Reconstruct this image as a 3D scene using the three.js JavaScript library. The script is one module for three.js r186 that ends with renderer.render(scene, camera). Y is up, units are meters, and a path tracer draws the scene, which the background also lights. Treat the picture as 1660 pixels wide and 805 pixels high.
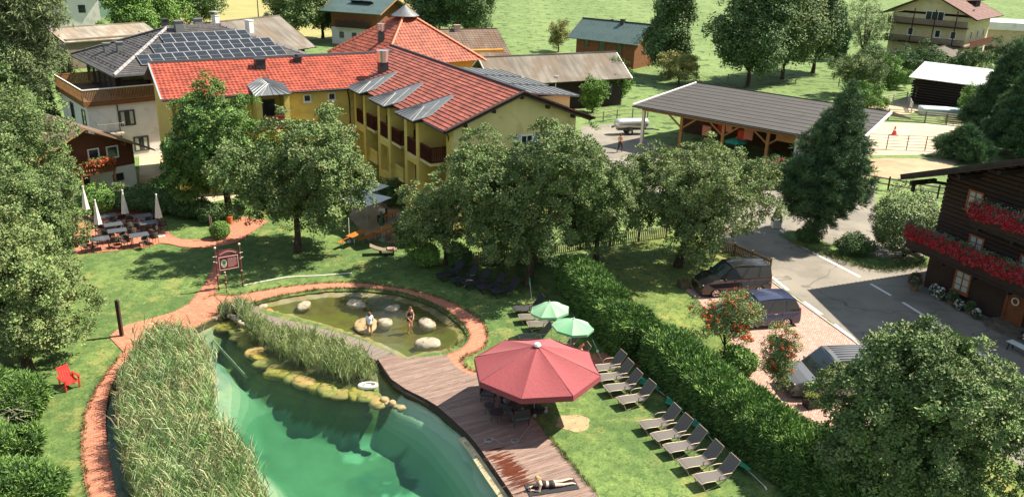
import * as THREE from 'three';
import { mergeGeometries, mergeVertices, toCreasedNormals } from 'three/addons/utils/BufferGeometryUtils.js';
import { RoundedBoxGeometry } from 'three/addons/geometries/RoundedBoxGeometry.js';
import { MarchingCubes } from 'three/addons/objects/MarchingCubes.js';

// ---------- camera, sky, sun, exposure ----------
const scene = new THREE.Scene();
const camera = new THREE.PerspectiveCamera(32.73, 1024 / 496, 0.5, 3000);
{
  const p = THREE.MathUtils.degToRad(20.8), r = THREE.MathUtils.degToRad(1.75);
  const R0 = new THREE.Vector3(1, 0, 0), U0 = new THREE.Vector3(0, Math.cos(p), -Math.sin(p)), B = new THREE.Vector3(0, Math.sin(p), Math.cos(p));
  const R = R0.clone().multiplyScalar(Math.cos(r)).addScaledVector(U0, Math.sin(r));
  const U = U0.clone().multiplyScalar(Math.cos(r)).addScaledVector(R0, -Math.sin(r));
  camera.quaternion.setFromRotationMatrix(new THREE.Matrix4().makeBasis(R, U, B));
  camera.position.set(0, 20, 0);
}
scene.add(camera);
const SUN = new THREE.Vector3(0.74, 1, -0.26).normalize(), SKYLIGHT = 0.54;
{ // a fair summer sky: pale blue with thin white cloud, whiter towards the horizon
  const W = 256, H = 128, d = new Float32Array(W * H * 4), h2 = (x, y, s) => { let h = Math.imul(x, 374761393) + Math.imul(y, 668265263) + Math.imul(s, 974634777) | 0; h = Math.imul(h ^ h >>> 13, 1274126177); return ((h ^ h >>> 16) >>> 0) / 4294967296; };
  const vn = (x, y, p, s) => { const a = Math.floor(x), b = Math.floor(y), f = x - a, g = y - b, u = f * f * (3 - 2 * f), v = g * g * (3 - 2 * g), m = (k) => ((k % p) + p) % p; return (h2(m(a), b, s) * (1 - u) + h2(m(a + 1), b, s) * u) * (1 - v) + (h2(m(a), b + 1, s) * (1 - u) + h2(m(a + 1), b + 1, s) * u) * v; };
  for (let y = 0; y < H; y++) for (let x = 0; x < W; x++) {
    const e = Math.sin((y / H - 0.5) * Math.PI), k = Math.pow(Math.max(0, 1 - e), 3), n = 0.5 * vn(x / W * 8, y / H * 10, 8, 1) + 0.3 * vn(x / W * 16, y / H * 24, 16, 2) + 0.2 * vn(x / W * 40, y / H * 50, 40, 3), c = Math.min(1, Math.max(0, (n - 0.42) / 0.25)), i = (y * W + x) * 4;
    const sky = e < 0 ? [0.2, 0.22, 0.16] : [0.22 + 0.3 * k, 0.34 + 0.24 * k, 0.52 + 0.12 * k].map((v, q) => v * (1 - 0.6 * c) + 0.6 * c * [0.78, 0.78, 0.77][q]);
    for (let q = 0; q < 3; q++) d[i + q] = sky[q] * SKYLIGHT; d[i + 3] = 1;
  }
  const tx = new THREE.DataTexture(d, W, H, THREE.RGBAFormat, THREE.FloatType); tx.mapping = THREE.EquirectangularReflectionMapping; tx.magFilter = tx.minFilter = THREE.LinearFilter; tx.wrapS = THREE.RepeatWrapping; tx.colorSpace = THREE.LinearSRGBColorSpace; tx.needsUpdate = true;
  scene.background = tx; scene.environment = tx;
}
const sun = new THREE.DirectionalLight(0xfff2df, 5.0);
sun.name = 'sun';
sun.position.copy(SUN).multiplyScalar(200).add(new THREE.Vector3(0, 0, -60));
sun.target.position.set(0, 0, -60); scene.add(sun, sun.target);
sun.castShadow = true; sun.shadow.mapSize.set(4096, 4096);
Object.assign(sun.shadow.camera, { left: -120, right: 120, top: 120, bottom: -120, near: 10, far: 500 });
const renderer = new THREE.WebGLRenderer({ antialias: true });
renderer.setSize(1024, 496);
renderer.shadowMap.enabled = true;
renderer.toneMapping = THREE.LinearToneMapping;
renderer.toneMappingExposure = 2.3;


// ---------- random, noise, textures ----------
function mulberry(a) { return () => { a |= 0; a = a + 0x6D2B79F5 | 0; let t = Math.imul(a ^ a >>> 15, 1 | a); t = t + Math.imul(t ^ t >>> 7, 61 | t) ^ t; return ((t ^ t >>> 14) >>> 0) / 4294967296; }; }
let rnd = mulberry(7);
const rr = (a, b) => a + (b - a) * rnd();
const lerp = (a, b, t) => a + (b - a) * t, clamp = (x, a = 0, b = 1) => Math.min(b, Math.max(a, x));
const smooth = (a, b, x) => { const t = clamp((x - a) / (b - a)); return t * t * (3 - 2 * t); };
function lat(ix, iy, s) { let h = Math.imul(ix, 374761393) + Math.imul(iy, 668265263) + Math.imul(s, 974634777) | 0; h = Math.imul(h ^ h >>> 13, 1274126177); return ((h ^ h >>> 16) >>> 0) / 4294967296; }
function tn(x, y, per, s) {
  const x0 = Math.floor(x), y0 = Math.floor(y), fx = x - x0, fy = y - y0, m = (k) => ((k % per) + per) % per;
  const sx = fx * fx * (3 - 2 * fx), sy = fy * fy * (3 - 2 * fy);
  return lerp(lerp(lat(m(x0), m(y0), s), lat(m(x0 + 1), m(y0), s), sx), lerp(lat(m(x0), m(y0 + 1), s), lat(m(x0 + 1), m(y0 + 1), s), sx), sy);
}
function fb(u, v, base, oct, s) { let a = 0, w = 0.5, t = 0; for (let k = 0; k < oct; k++) { const b = base << k; a += w * tn(u * b, v * b, b, s + k); t += w; w *= 0.55; } return a / t; }
function tex(size, fn, srgb = true) {
  const d = new Uint8Array(size * size * 4);
  for (let y = 0; y < size; y++) for (let x = 0; x < size; x++) {
    const c = fn(x / size, y / size, x, y), i = (y * size + x) * 4;
    d[i] = clamp(c[0], 0, 255); d[i + 1] = clamp(c[1], 0, 255); d[i + 2] = clamp(c[2], 0, 255); d[i + 3] = 255;
  }
  const t = new THREE.DataTexture(d, size, size);
  t.wrapS = t.wrapT = THREE.RepeatWrapping; t.magFilter = THREE.LinearFilter; t.minFilter = THREE.LinearMipmapLinearFilter; t.generateMipmaps = true;
  if (srgb) t.colorSpace = THREE.SRGBColorSpace; t.needsUpdate = true; return t;
}
function rep(t, metres, my) { const c = t.clone(); c.repeat.set(1 / metres, 1 / (my ?? metres)); c.needsUpdate = true; return c; }
const grey = (v) => [v, v, v];
const mixc = (a, b, t) => [lerp(a[0], b[0], t), lerp(a[1], b[1], t), lerp(a[2], b[2], t)];
const T = {};
T.lawn = tex(1024, (u, v, x, y) => {
  const big = fb(u, v, 3, 3, 11), mid = fb(u, v, 24, 3, 21), fine = lat(x, y, 5), f2 = fb(u, v, 160, 2, 31);
  let c = mixc([78, 106, 50], [114, 138, 70], clamp(0.5 + (big - 0.5) * 2.0 + (mid - 0.5) * 1.4));
  c = mixc(c, [146, 142, 78], smooth(0.56, 0.74, fb(u, v, 9, 4, 77)) * 0.55); c = mixc(c, [60, 92, 40], smooth(0.6, 0.7, fb(u, v, 30, 3, 79)) * 0.5);
  const k = 0.72 + 0.36 * f2 + 0.26 * (fine - 0.5);
  return [c[0] * k, c[1] * k, c[2] * k];
});
T.meadow = tex(1024, (u, v, x, y) => {
  const big = fb(u, v, 4, 4, 41), mid = fb(u, v, 40, 3, 51), fine = lat(x, y, 6), t = fb(u, v, 22, 3, 61);
  let c = mixc([102, 130, 66], [130, 154, 90], clamp(0.5 + (big - 0.5) * 1.5 + (mid - 0.5) * 0.9));
  c = mixc(c, [52, 80, 30], smooth(0.62, 0.74, t) * 0.75);
  const k = 0.86 + 0.28 * (fine - 0.5) + 0.28 * (fb(u, v, 120, 2, 71) - 0.5);
  return [c[0] * k, c[1] * k, c[2] * k];
});
T.hay = tex(512, (u, v, x, y) => {
  const c = mixc([150, 146, 88], [176, 168, 108], fb(u, v, 6, 5, 81)), k = 0.9 + 0.2 * (lat(x, y, 8) - 0.5);
  return mixc([c[0] * k, c[1] * k, c[2] * k], [112, 126, 62], smooth(0.5, 0.75, fb(u, v, 5, 4, 85)) * 0.6);
});
T.asphalt = tex(1024, (u, v, x, y) => {
  const a = fb(u, v, 4, 5, 91), p = fb(u, v, 2, 2, 95), k = 150 + (a - 0.5) * 46 + (p - 0.5) * 30 + (lat(x, y, 9) - 0.5) * 34 - 9 * smooth(0.6, 0.72, fb(u, v, 3, 5, 99));
  const cr = 1 - 0.2 * smooth(0.012, 0.003, Math.abs(fb(u, v, 3, 4, 97) - 0.5)) - 0.12 * smooth(0.5, 0.62, fb(u, v, 6, 3, 93)) * tn(u * 2, v * 40, 40, 3); return [k * cr, k * cr * 0.975, k * cr * 0.92];
});
T.sand = tex(512, (u, v, x, y) => { const k = 0.82 + 0.3 * fb(u, v, 6, 6, 101) + 0.1 * (lat(x, y, 3) - 0.5); return [200 * k, 189 * k, 167 * k]; });
T.plaster = tex(512, (u, v, x, y) => { const k = 228 + 22 * (fb(u, v, 5, 5, 111) - 0.5) + 14 * (lat(x, y, 4) - 0.5) - 16 * smooth(0.6, 0.78, fb(u, v, 4, 4, 115)); return grey(k); });
T.wood = tex(512, (u, v, x, y) => { const g = fb(u, v, 2, 3, 121) * 6 + v * 28, k = 186 + 44 * (tn(u * 4, g * 4, 4096, 5) - 0.5) + 40 * (tn(u * 8, v * 256, 256, 6) - 0.5) + 40 * (fb(u, v, 3, 3, 127) - 0.5); return [k, k * 0.97, k * 0.94]; });
T.metal = tex(512, (u, v, x, y) => { const k = 215 + 40 * (fb(u, v, 4, 5, 131) - 0.5) + 26 * (tn(u * 128, v * 6, 128, 8) - 0.5); return [k, k, k]; });
T.tile = tex(512, (u, v, x, y) => { let k = 205 + 90 * (fb(u, v, 10, 4, 141) - 0.5) + 70 * (fb(u, v, 3, 3, 145) - 0.5) + 14 * (lat(Math.floor(u * 10), Math.floor(v * 9), 7) - 0.5); return mixc([k, k * 0.97, k * 0.95], [96, 100, 84], smooth(0.62, 0.74, fb(u, v, 20, 4, 149)) * 0.45); });
T.oldroof = tex(512, (u, v, x, y) => { const s = tn(u * 24, v * 3, 24, 9), k = 170 + 70 * (fb(u, v, 4, 5, 151) - 0.5) + 40 * (s - 0.5); return mixc([k, k * 0.97, k * 0.92], [150, 126, 104], smooth(0.56, 0.75, fb(u, v, 3, 4, 155)) * 0.45); });
T.stone = tex(512, (u, v, x, y) => { const k = 205 + 90 * (fb(u, v, 5, 6, 161) - 0.5) + 20 * (lat(x, y, 2) - 0.5); return mixc([k, k * 0.97, k * 0.9], [120, 112, 70], smooth(0.58, 0.75, fb(u, v, 6, 4, 165)) * 0.55); });
T.ripple = tex(512, (u, v) => grey(255 * (0.6 * fb(u, v, 10, 4, 171) + 0.4 * fb(v, u, 26, 3, 175))), false);
T.weave = tex(256, (u, v, x, y) => { const k = 200 + 34 * ((x + y) % 4 < 2 ? 1 : -1) * 0.5 + 30 * (fb(u, v, 8, 3, 181) - 0.5); return grey(k); });
T.bark = tex(256, (u, v) => { const k = 150 + 120 * (tn(u * 32, v * 5, 32, 4) - 0.5) + 60 * (fb(u, v, 8, 3, 191) - 0.5); return [k, k * 0.93, k * 0.85]; });

// ---------- materials ----------
const C = (r, g, b) => new THREE.Color().setRGB(r, g, b);
function mat(c, rough = 0.85, o = {}) { return new THREE.MeshStandardMaterial({ color: Array.isArray(c) ? C(...c) : new THREE.Color(c), roughness: rough, side: THREE.DoubleSide, ...o }); }
function phys(c, rough, o = {}) { return new THREE.MeshPhysicalMaterial({ color: Array.isArray(c) ? C(...c) : new THREE.Color(c), roughness: rough, side: THREE.DoubleSide, ...o }); }
const M = {
  yellow: mat([0.9, 0.69, 0.18], 0.9, { map: rep(T.plaster, 4) }), yellowPale: mat([0.92, 0.80, 0.36], 0.9, { map: rep(T.plaster, 4) }), orangeWall: mat([0.78, 0.36, 0.05], 0.9, { map: rep(T.plaster, 4) }),
  white: mat([0.86, 0.85, 0.82], 0.9, { map: rep(T.plaster, 5) }), concrete: mat([0.55, 0.54, 0.52], 0.9, { map: rep(T.sand, 3) }),
  redTile: mat([0.50, 0.105, 0.06], 0.62, { map: rep(T.tile, 3) }), redTile2: mat([0.40, 0.12, 0.085], 0.62, { map: rep(T.tile, 3) }),
  greyMetal: mat([0.22, 0.24, 0.25], 0.45, { metalness: 0.35, map: rep(T.metal, 2) }), darkRoof: mat([0.115, 0.115, 0.12], 0.6, { map: rep(T.tile, 3) }), blackMetal: mat([0.035, 0.035, 0.04], 0.5, { metalness: 0.2 }),
  greenMetal: mat([0.12, 0.19, 0.18], 0.45, { metalness: 0.3, map: rep(T.metal, 3) }), membrane: mat([0.068, 0.066, 0.062], 0.75, { map: rep(T.plaster, 6) }), oldRoof: mat([0.36, 0.35, 0.33], 0.9, { map: rep(T.oldroof, 7) }), brownRoof: mat([0.34, 0.26, 0.22], 0.9, { map: rep(T.oldroof, 7) }), whiteMetal: mat([0.8, 0.8, 0.78], 0.4, { map: rep(T.metal, 3) }),
  woodLight: mat([0.58, 0.33, 0.13], 0.75, { map: rep(T.wood, 1.5) }), woodMid: mat([0.36, 0.15, 0.055], 0.75, { map: rep(T.wood, 1.5) }), woodRed: mat([0.24, 0.075, 0.03], 0.7, { map: rep(T.wood, 1.5) }), woodDark: mat([0.075, 0.046, 0.033], 0.85, { map: rep(T.wood, 1.5) }), woodBlack: mat([0.045, 0.03, 0.024], 0.85, { map: rep(T.wood, 1.5) }), woodGrey: mat([0.33, 0.28, 0.22], 0.85, { map: rep(T.wood, 1.5) }), balconyRed: mat([0.16, 0.022, 0.015], 0.6, { map: rep(T.wood, 1.5) }),
  glass: phys([0.03, 0.04, 0.045], 0.06, { specularIntensity: 1, clearcoat: 0.6, clearcoatRoughness: 0.03 }), frameWhite: mat([0.8, 0.79, 0.76], 0.5), frameDark: mat([0.05, 0.05, 0.055], 0.5), chrome: mat([0.75, 0.75, 0.74], 0.25, { metalness: 0.9 }), aluminium: mat([0.62, 0.63, 0.63], 0.4, { metalness: 0.7 }),
  rock: mat([0.5, 0.48, 0.43], 0.9, { map: rep(T.stone, 1.4) }), rockWarm: mat([0.5, 0.4, 0.25], 0.9, { map: rep(T.stone, 1.2) }), bark: mat([0.2, 0.16, 0.12], 0.95, { map: rep(T.bark, 1) }),
  fabricGrey: mat([0.19, 0.175, 0.16], 0.8, { map: rep(T.weave, 0.3) }), fabricDark: mat([0.05, 0.05, 0.058], 0.85, { map: rep(T.weave, 0.3) }), wicker: mat([0.06, 0.062, 0.065], 0.7, { map: rep(T.weave, 0.25) }), cream: phys([0.85, 0.83, 0.76], 0.85, { transmission: 0.15 }), bordeaux: phys([0.46, 0.09, 0.105], 0.85, { transmission: 0.12, map: rep(T.weave, 0.6) }), parasolGreen: phys([0.30, 0.58, 0.34], 0.8, { transmission: 0.25 }), parasolGreenDark: mat([0.02, 0.25, 0.14], 0.8), parasolWhite: phys([0.78, 0.84, 0.88], 0.8, { transmission: 0.2 }), frameTan: mat([0.36, 0.29, 0.21], 0.45, { metalness: 0.3 }), orangeWood: mat([0.80, 0.27, 0.03], 0.6, { map: rep(T.wood, 1.2) }), red: mat([0.6, 0.03, 0.03], 0.5), black: mat([0.02, 0.02, 0.022], 0.6),
};

// ---------- geometry helpers ----------
function scaleUV(g, su, sv) { const a = g.attributes.uv; for (let i = 0; i < a.count; i++) a.setXY(i, a.getX(i) * su, a.getY(i) * sv); return g; }
function boxG(w, h, d, longU) {
  const g = new THREE.BoxGeometry(w, h, d), uv = g.attributes.uv, n = g.attributes.normal, o = rnd() * 7;
  for (let i = 0; i < uv.count; i++) {
    const nx = Math.abs(n.getX(i)), ny = Math.abs(n.getY(i)); let a = nx > 0.5 ? d : w, b = ny > 0.5 ? d : h, u = uv.getX(i) * a, v = uv.getY(i) * b;
    if (b > a && longU !== 0) [u, v] = [v, u];
    uv.setXY(i, u + o, v + o);
  }
  return g;
}
const _m = new THREE.Matrix4(), _q = new THREE.Quaternion(), _e = new THREE.Euler();
class MB {
  constructor() { this.g = []; }
  add(g, x = 0, y = 0, z = 0, rx = 0, ry = 0, rz = 0, s = 1) {
    _m.compose(new THREE.Vector3(x, y, z), _q.setFromEuler(_e.set(rx, ry, rz, 'YXZ')), typeof s === 'number' ? new THREE.Vector3(s, s, s) : s);
    g = g.index ? g.toNonIndexed() : g; g.applyMatrix4(_m);
    for (const k of Object.keys(g.attributes)) if (!['position', 'normal', 'uv'].includes(k)) g.deleteAttribute(k);
    if (!g.attributes.uv) g.setAttribute('uv', new THREE.BufferAttribute(new Float32Array(g.attributes.position.count * 2), 2));
    this.g.push(g); return this;
  }
  box(x, y, z, w, h, d, rx = 0, ry = 0, rz = 0) { return this.add(boxG(w, h, d), x, y, z, rx, ry, rz); }   // centre
  bx(x0, x1, y0, y1, z0, z1) { return this.box((x0 + x1) / 2, (y0 + y1) / 2, (z0 + z1) / 2, Math.abs(x1 - x0), Math.abs(y1 - y0), Math.abs(z1 - z0)); }
  bar(a, b, w, h = w) {   // square bar from a to b
    const A = new THREE.Vector3(...a), B = new THREE.Vector3(...b), d = B.clone().sub(A), L = d.length(), g = boxG(w, L, h);
    const q = new THREE.Quaternion().setFromUnitVectors(new THREE.Vector3(0, 1, 0), d.normalize());
    g.applyQuaternion(q).translate((A.x + B.x) / 2, (A.y + B.y) / 2, (A.z + B.z) / 2); return this.add(g);
  }
  rod(a, b, r, r2 = r, seg = 8) {
    const A = new THREE.Vector3(...a), B = new THREE.Vector3(...b), d = B.clone().sub(A), L = d.length(), g = new THREE.CylinderGeometry(r2, r, L, seg);
    scaleUV(g, r * 6, L); g.applyQuaternion(new THREE.Quaternion().setFromUnitVectors(new THREE.Vector3(0, 1, 0), d.normalize())).translate((A.x + B.x) / 2, (A.y + B.y) / 2, (A.z + B.z) / 2); return this.add(g);
  }
  tube(pts, r, seg = 6, n = 3) { const c = new THREE.CatmullRomCurve3(pts.map((p) => new THREE.Vector3(...p))); return this.add(new THREE.TubeGeometry(c, pts.length * n, r, seg)); }
  quad(a, b, c, d, t = 0) { return this.add(slabG(a, b, c, d, t)); }
  geo() { return this.g.length === 1 ? this.g[0] : mergeGeometries(this.g); }
  build(name, m, parent = scene) { return put(new THREE.Mesh(this.geo(), m), name, parent); }
}
const mb = () => new MB();
function slabG(a, b, c, d, t) {   // quad a b c d (seen from above, counter-clockwise), thickness t downwards along its normal
  const V = [a, b, c, d].map((p) => new THREE.Vector3(...p)), n = V[1].clone().sub(V[0]).cross(V[3].clone().sub(V[0])).normalize();
  const e = V[1].clone().sub(V[0]).normalize(), f = n.clone().cross(e), W = V.map((p) => p.clone().addScaledVector(n, -Math.max(t, 1e-4)));
  const pos = [], uv = [], face = (p, q, r, s) => { for (const k of [p, q, r, p, r, s]) { pos.push(k.x, k.y, k.z); const w = k.clone().sub(V[0]); uv.push(w.dot(e), w.dot(f) + w.dot(n)); } };
  face(...V);
  if (t > 0) { face(W[3], W[2], W[1], W[0]); for (let i = 0; i < 4; i++) face(V[i], W[i], W[(i + 1) % 4], V[(i + 1) % 4]); }
  const g = new THREE.BufferGeometry(); g.setAttribute('position', new THREE.Float32BufferAttribute(pos, 3)); g.setAttribute('uv', new THREE.Float32BufferAttribute(uv, 2)); g.computeVertexNormals(); return g;
}
function prismG(pts, y0, y1) {   // vertical prism over outline [[x,z]...]
  const s = new THREE.Shape(pts.map(([x, z]) => new THREE.Vector2(x, -z))), g = new THREE.ExtrudeGeometry(s, { depth: y1 - y0, bevelEnabled: false });
  g.rotateX(-Math.PI / 2).translate(0, y0, 0); return g;
}
function sheetG(pts, y, holes = []) {
  const s = new THREE.Shape(pts.map(([x, z]) => new THREE.Vector2(x, -z)));
  for (const h of holes) s.holes.push(new THREE.Path(h.map(([x, z]) => new THREE.Vector2(x, -z))));
  const g = new THREE.ShapeGeometry(s); g.rotateX(-Math.PI / 2).translate(0, y, 0); return g;
}
function profG(pts, depth) { const g = new THREE.ExtrudeGeometry(new THREE.Shape(pts.map((p) => new THREE.Vector2(...p))), { depth, bevelEnabled: false }); g.translate(0, 0, -depth / 2); return g; }   // x-y outline extruded along z, centred
function put(o, name, parent = scene) { o.name = parent === scene ? numbered(name) : name; o.castShadow = o.receiveShadow = true; parent.add(o); return o; }
const taken = new Map();
function numbered(n) { const k = taken.get(n) ?? 0; taken.set(n, k + 1); return k ? `${n}_${String(k).padStart(3, '0')}` : n; }
function tag(o, label, category, group, kind) { o.userData = { label, category }; if (group) o.userData.group = group; if (kind) o.userData.kind = kind; return o; }
function struct(o) { o.userData.kind = 'structure'; return o; }
function thing(name, x, z, turn, label, category, group, y = 0) { const o = new THREE.Group(); o.position.set(x, y, z); o.rotation.y = turn; put(o, name); return tag(o, label, category, group); }
function dup(src, x, z, turn, label, group, y) { const o = src.clone(); scene.add(o); o.name = numbered(src.name.replace(/_\d{3}$/, '')); o.position.set(x, y ?? src.position.y, z); o.rotation.y = turn; o.userData = { ...src.userData }; if (label) o.userData.label = label; if (group) o.userData.group = group; return o; }
const D = Math.PI / 180;
function inside(p, poly) { let c = false; for (let i = 0, j = poly.length - 1; i < poly.length; j = i++) { const [xi, zi] = poly[i], [xj, zj] = poly[j]; if ((zi > p[1]) !== (zj > p[1]) && p[0] < (xj - xi) * (p[1] - zi) / (zj - zi) + xi) c = !c; } return c; }
function distPoly(p, poly, closed = true) { let b = 1e9; const n = poly.length; for (let i = 0; i < (closed ? n : n - 1); i++) { const [ax, az] = poly[i], [bx, bz] = poly[(i + 1) % n], dx = bx - ax, dz = bz - az, t = clamp(((p[0] - ax) * dx + (p[1] - az) * dz) / (dx * dx + dz * dz)); b = Math.min(b, Math.hypot(p[0] - ax - t * dx, p[1] - az - t * dz)); } return b; }
function spline(pts, n) { const c = new THREE.CatmullRomCurve3(pts.map(([x, z]) => new THREE.Vector3(x, 0, z)), false, 'centripetal'); return c.getSpacedPoints(n).map((p) => [p.x, p.z]); }
function inst(name, geo, m, list, parent, colors) {   // list of Matrix4
  const o = new THREE.InstancedMesh(geo, m, list.length); list.forEach((k, i) => o.setMatrixAt(i, k)); if (colors) colors.forEach((c, i) => o.setColorAt(i, c)); o.userData.kind = 'stuff'; return put(o, name, parent);
}

// ---------- ground, ponds, paths, road ----------
const mainPond = [[-18.28,-37.18],[-17.39,-37.71],[-16.67,-38.93],[-15.84,-40.67],[-14.89,-41.83],[-14.21,-41.48],[-13.47,-40.46],[-12.11,-39.67],[-10.33,-38.93],[-8.21,-37.85],[-6.82,-36.96],[-6.36,-36.54],[-5.41,-34.74],[-4.66,-33.88],[-3.61,-33.03],[-3.06,-32.48],[-2.42,-31.61],[-1.69,-30.55],[-1.17,-29.63],[-0.44,-28.06],[0.31,-26.43],[1.18,-24.20],[1.53,-21.56],[-8.09,-21.16],[-12.07,-22.68],[-13.56,-24.50],[-14.33,-25.68],[-15.46,-27.65],[-16.28,-29.17],[-17.13,-30.98],[-17.65,-32.16],[-18.17,-34.02],[-18.21,-35.42]];
const smallPond = [[-14.44,-42.34],[-13.86,-42.96],[-12.55,-43.90],[-10.70,-44.74],[-8.88,-44.97],[-7.90,-44.87],[-6.69,-44.69],[-5.43,-44.00],[-4.21,-43.00],[-3.21,-41.72],[-2.46,-40.48],[-2.17,-39.56],[-2.38,-38.77],[-3.09,-37.78],[-4.14,-37.52],[-4.94,-36.95],[-5.38,-37.11],[-6.09,-37.78],[-7.45,-38.85],[-9.65,-40.20],[-11.89,-41.33],[-13.40,-41.93]];
const gardenPts = [[-60, -15], [-60, -62], [-30, -60.5], [-22, -62], [-12, -62], [-9, -60], [3.5, -52], [4.5, -44], [6.5, -39], [9.5, -33], [12.5, -27], [16, -15]];
const bigRect = [[-900, 120], [-900, -1400], [900, -1400], [900, 120]];
const grassMat = mat([1, 1, 1], 0.95, { map: rep(T.meadow, 26), bumpMap: rep(T.meadow, 26), bumpScale: 0.12 });
struct(put(new THREE.Mesh(sheetG(bigRect, 0, [mainPond, smallPond]), grassMat), 'ground'));
const lawnMat = mat([1, 1, 1], 0.95, { map: rep(T.lawn, 9), bumpMap: rep(T.lawn, 9), bumpScale: 0.03 });
struct(put(new THREE.Mesh(sheetG(gardenPts, 0.006, [mainPond, smallPond]), lawnMat), 'lawn'));
struct(put(new THREE.Mesh(sheetG([[-61.60,-140.57],[-31.78,-158.68],[-23.13,-175.03],[-24.44,-244.52],[-51.63,-364.59],[-154.44,-305.60]], 0.008), mat([1, 1, 1], 0.95, { map: rep(T.hay, 22) })), 'mown_field'));
const dryMat = mat([1.25, 1.08, 0.95], 0.95, { map: rep(T.lawn, 7), bumpMap: rep(T.lawn, 7), bumpScale: 0.04 });
struct(put(new THREE.Mesh(sheetG([[6.2, -43], [9.5, -36], [13, -29], [16, -22], [30, -15], [30, -24], [21.16,-29.33], [20.47,-30.83], [18.48,-40.44], [16.92,-46.11], [16.28,-48.40], [16.43,-49.92], [13.76,-55.59], [11, -57], [4, -51]], 0.005), dryMat), 'orchard_grass'));
const asphaltMat = mat([0.72, 0.70, 0.66], 0.88, { map: rep(T.asphalt, 13), bumpMap: rep(T.asphalt, 13), bumpScale: 0.02 });
struct(put(new THREE.Mesh(sheetG([[21.16,-29.33],[20.47,-30.83],[19.63,-34.93],[18.48,-40.44],[17.64,-43.51],[16.92,-46.11],[16.28,-48.40],[16.43,-49.92],[13.76,-55.59],[10.92,-62.71],[8.12,-71.12],[6.85,-79.63],[6.95,-90.45],[13.79,-94.23],[13.31,-85.56],[21.19,-77.42],[25.07,-73.00],[31.35,-70.78],[26.35,-58.00],[29.35,-56.72],[60, -60],[90, -40],[90, -18],[36, -20]], 0.012), asphaltMat), 'road'));
struct(put(new THREE.Mesh(sheetG([[19.01,-57.08],[21.03,-58.19],[22.08,-55.34],[25.12,-52.78],[28.96,-53.79],[27.60,-51.88],[23.53,-50.80],[21.16,-53.24],[19.62,-55.00]], 0.05), lawnMat), 'verge'));
struct(put(new THREE.Mesh(sheetG([[-29.77,-64.23],[-34.15,-74.57],[-23.93,-77.00],[-19.55,-63.62],[-23.17,-60.08],[-25.17,-61.74]], 0.012), mat([0.8, 0.76, 0.68], 0.9, { map: rep(T.sand, 8) })), 'driveway'));
struct(put(new THREE.Mesh(sheetG([[36.41,-91.46],[40.83,-97.75],[54.07,-97.63],[54.50,-91.81],[47.46,-83.39],[33.62,-81.22],[31.96,-85.29]], 0.012), mat([0.82, 0.8, 0.76], 0.95, { map: rep(T.sand, 9), bumpMap: rep(T.sand, 9), bumpScale: 0.1 })), 'riding_arena'));
struct(put(new THREE.Mesh(sheetG([[29.65,-78.42],[36.40,-80.61],[43.82,-81.02],[39.29,-75.20],[33.28,-72.91],[30.23,-73.57]], 0.01), mat([0.62, 0.56, 0.46], 0.95, { map: rep(T.sand, 7) })), 'dirt_track'));
struct(put(new THREE.Mesh(sheetG([[41.02,-100.17],[44.42,-108.19],[53.15,-113.76],[51.95,-107.36],[48.12,-103.00]], 0.01), mat([0.7, 0.66, 0.58], 0.95, { map: rep(T.sand, 7) })), 'gravel_track'));
struct(put(new THREE.Mesh(sheetG([[-9.64,-53.28],[-12.32,-58.94],[-13.20,-66.01],[-9.05,-61.49],[-6.90,-55.38],[-7.43,-52.88]], 0.012), mat([0.56, 0.5, 0.45], 0.9, { map: rep(T.sand, 5) })), 'hotel_terrace'));
// worn patch of straw-dry grass beside the deck
{ const pts = []; for (let i = 0; i < 40; i++) { const a = i / 40 * Math.PI * 2, r = 0.55 + 0.22 * tn(i / 40 * 14, 0, 14, 3); pts.push([2.85 + Math.cos(a) * r * 1.1, -31.6 + Math.sin(a) * r]); }
  struct(put(new THREE.Mesh(sheetG(pts, 0.011), mat([0.62, 0.54, 0.40], 0.95, { map: rep(T.sand, 1.6) })), 'dry_patch')); }
// road markings
{ const paint = mat([0.9, 0.9, 0.88], 0.7, { map: rep(T.plaster, 4) });
  const stripe = (a, b, w) => { const dx = b[0] - a[0], dz = b[1] - a[1], L = Math.hypot(dx, dz), nx = -dz / L * w / 2, nz = dx / L * w / 2; struct(put(new THREE.Mesh(sheetG([[a[0] + nx, a[1] + nz], [a[0] - nx, a[1] - nz], [b[0] - nx, b[1] - nz], [b[0] + nx, b[1] + nz]], 0.018), paint), 'road_marking')); };
  stripe([19.84,-55.02], [22.02,-49.45], 0.22);
  for (const [a, b] of [[[22.27,-48.38], [22.82,-46.64]], [[23.12,-45.68], [23.58,-43.94]], [[23.81,-42.75], [24.18,-40.97]], [[24.38,-39.78], [24.62,-38.25]], [[24.78,-36.94], [24.94,-35.70]]]) stripe(a, b, 0.2);
  for (const [a, b] of [[[17.19,-45.33], [17.67,-43.60]], [[17.93,-42.34], [18.37,-40.58]], [[16.09,-50.10], [16.75,-47.01]], [[18.66,-39.20], [19.09,-37.15]]]) stripe(a, b, 0.2);
  stripe([19.46,-58.18], [19.73,-55.38], 0.14);
}
// kerb along the pavers
{ const kp = [[16.34,-48.21], [16.92,-46.11], [17.64,-43.51], [18.52,-40.37], [19.14,-37.27]], b = mb(); for (let i = 0; i < kp.length - 1; i++) b.bar([kp[i][0] - 0.25, 0.02, kp[i][1]], [kp[i + 1][0] - 0.25, 0.02, kp[i + 1][1]], 0.16, 0.1); struct(b.build('kerb', mat([0.42, 0.41, 0.39], 0.9, { map: rep(T.plaster, 3) }))); }

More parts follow.
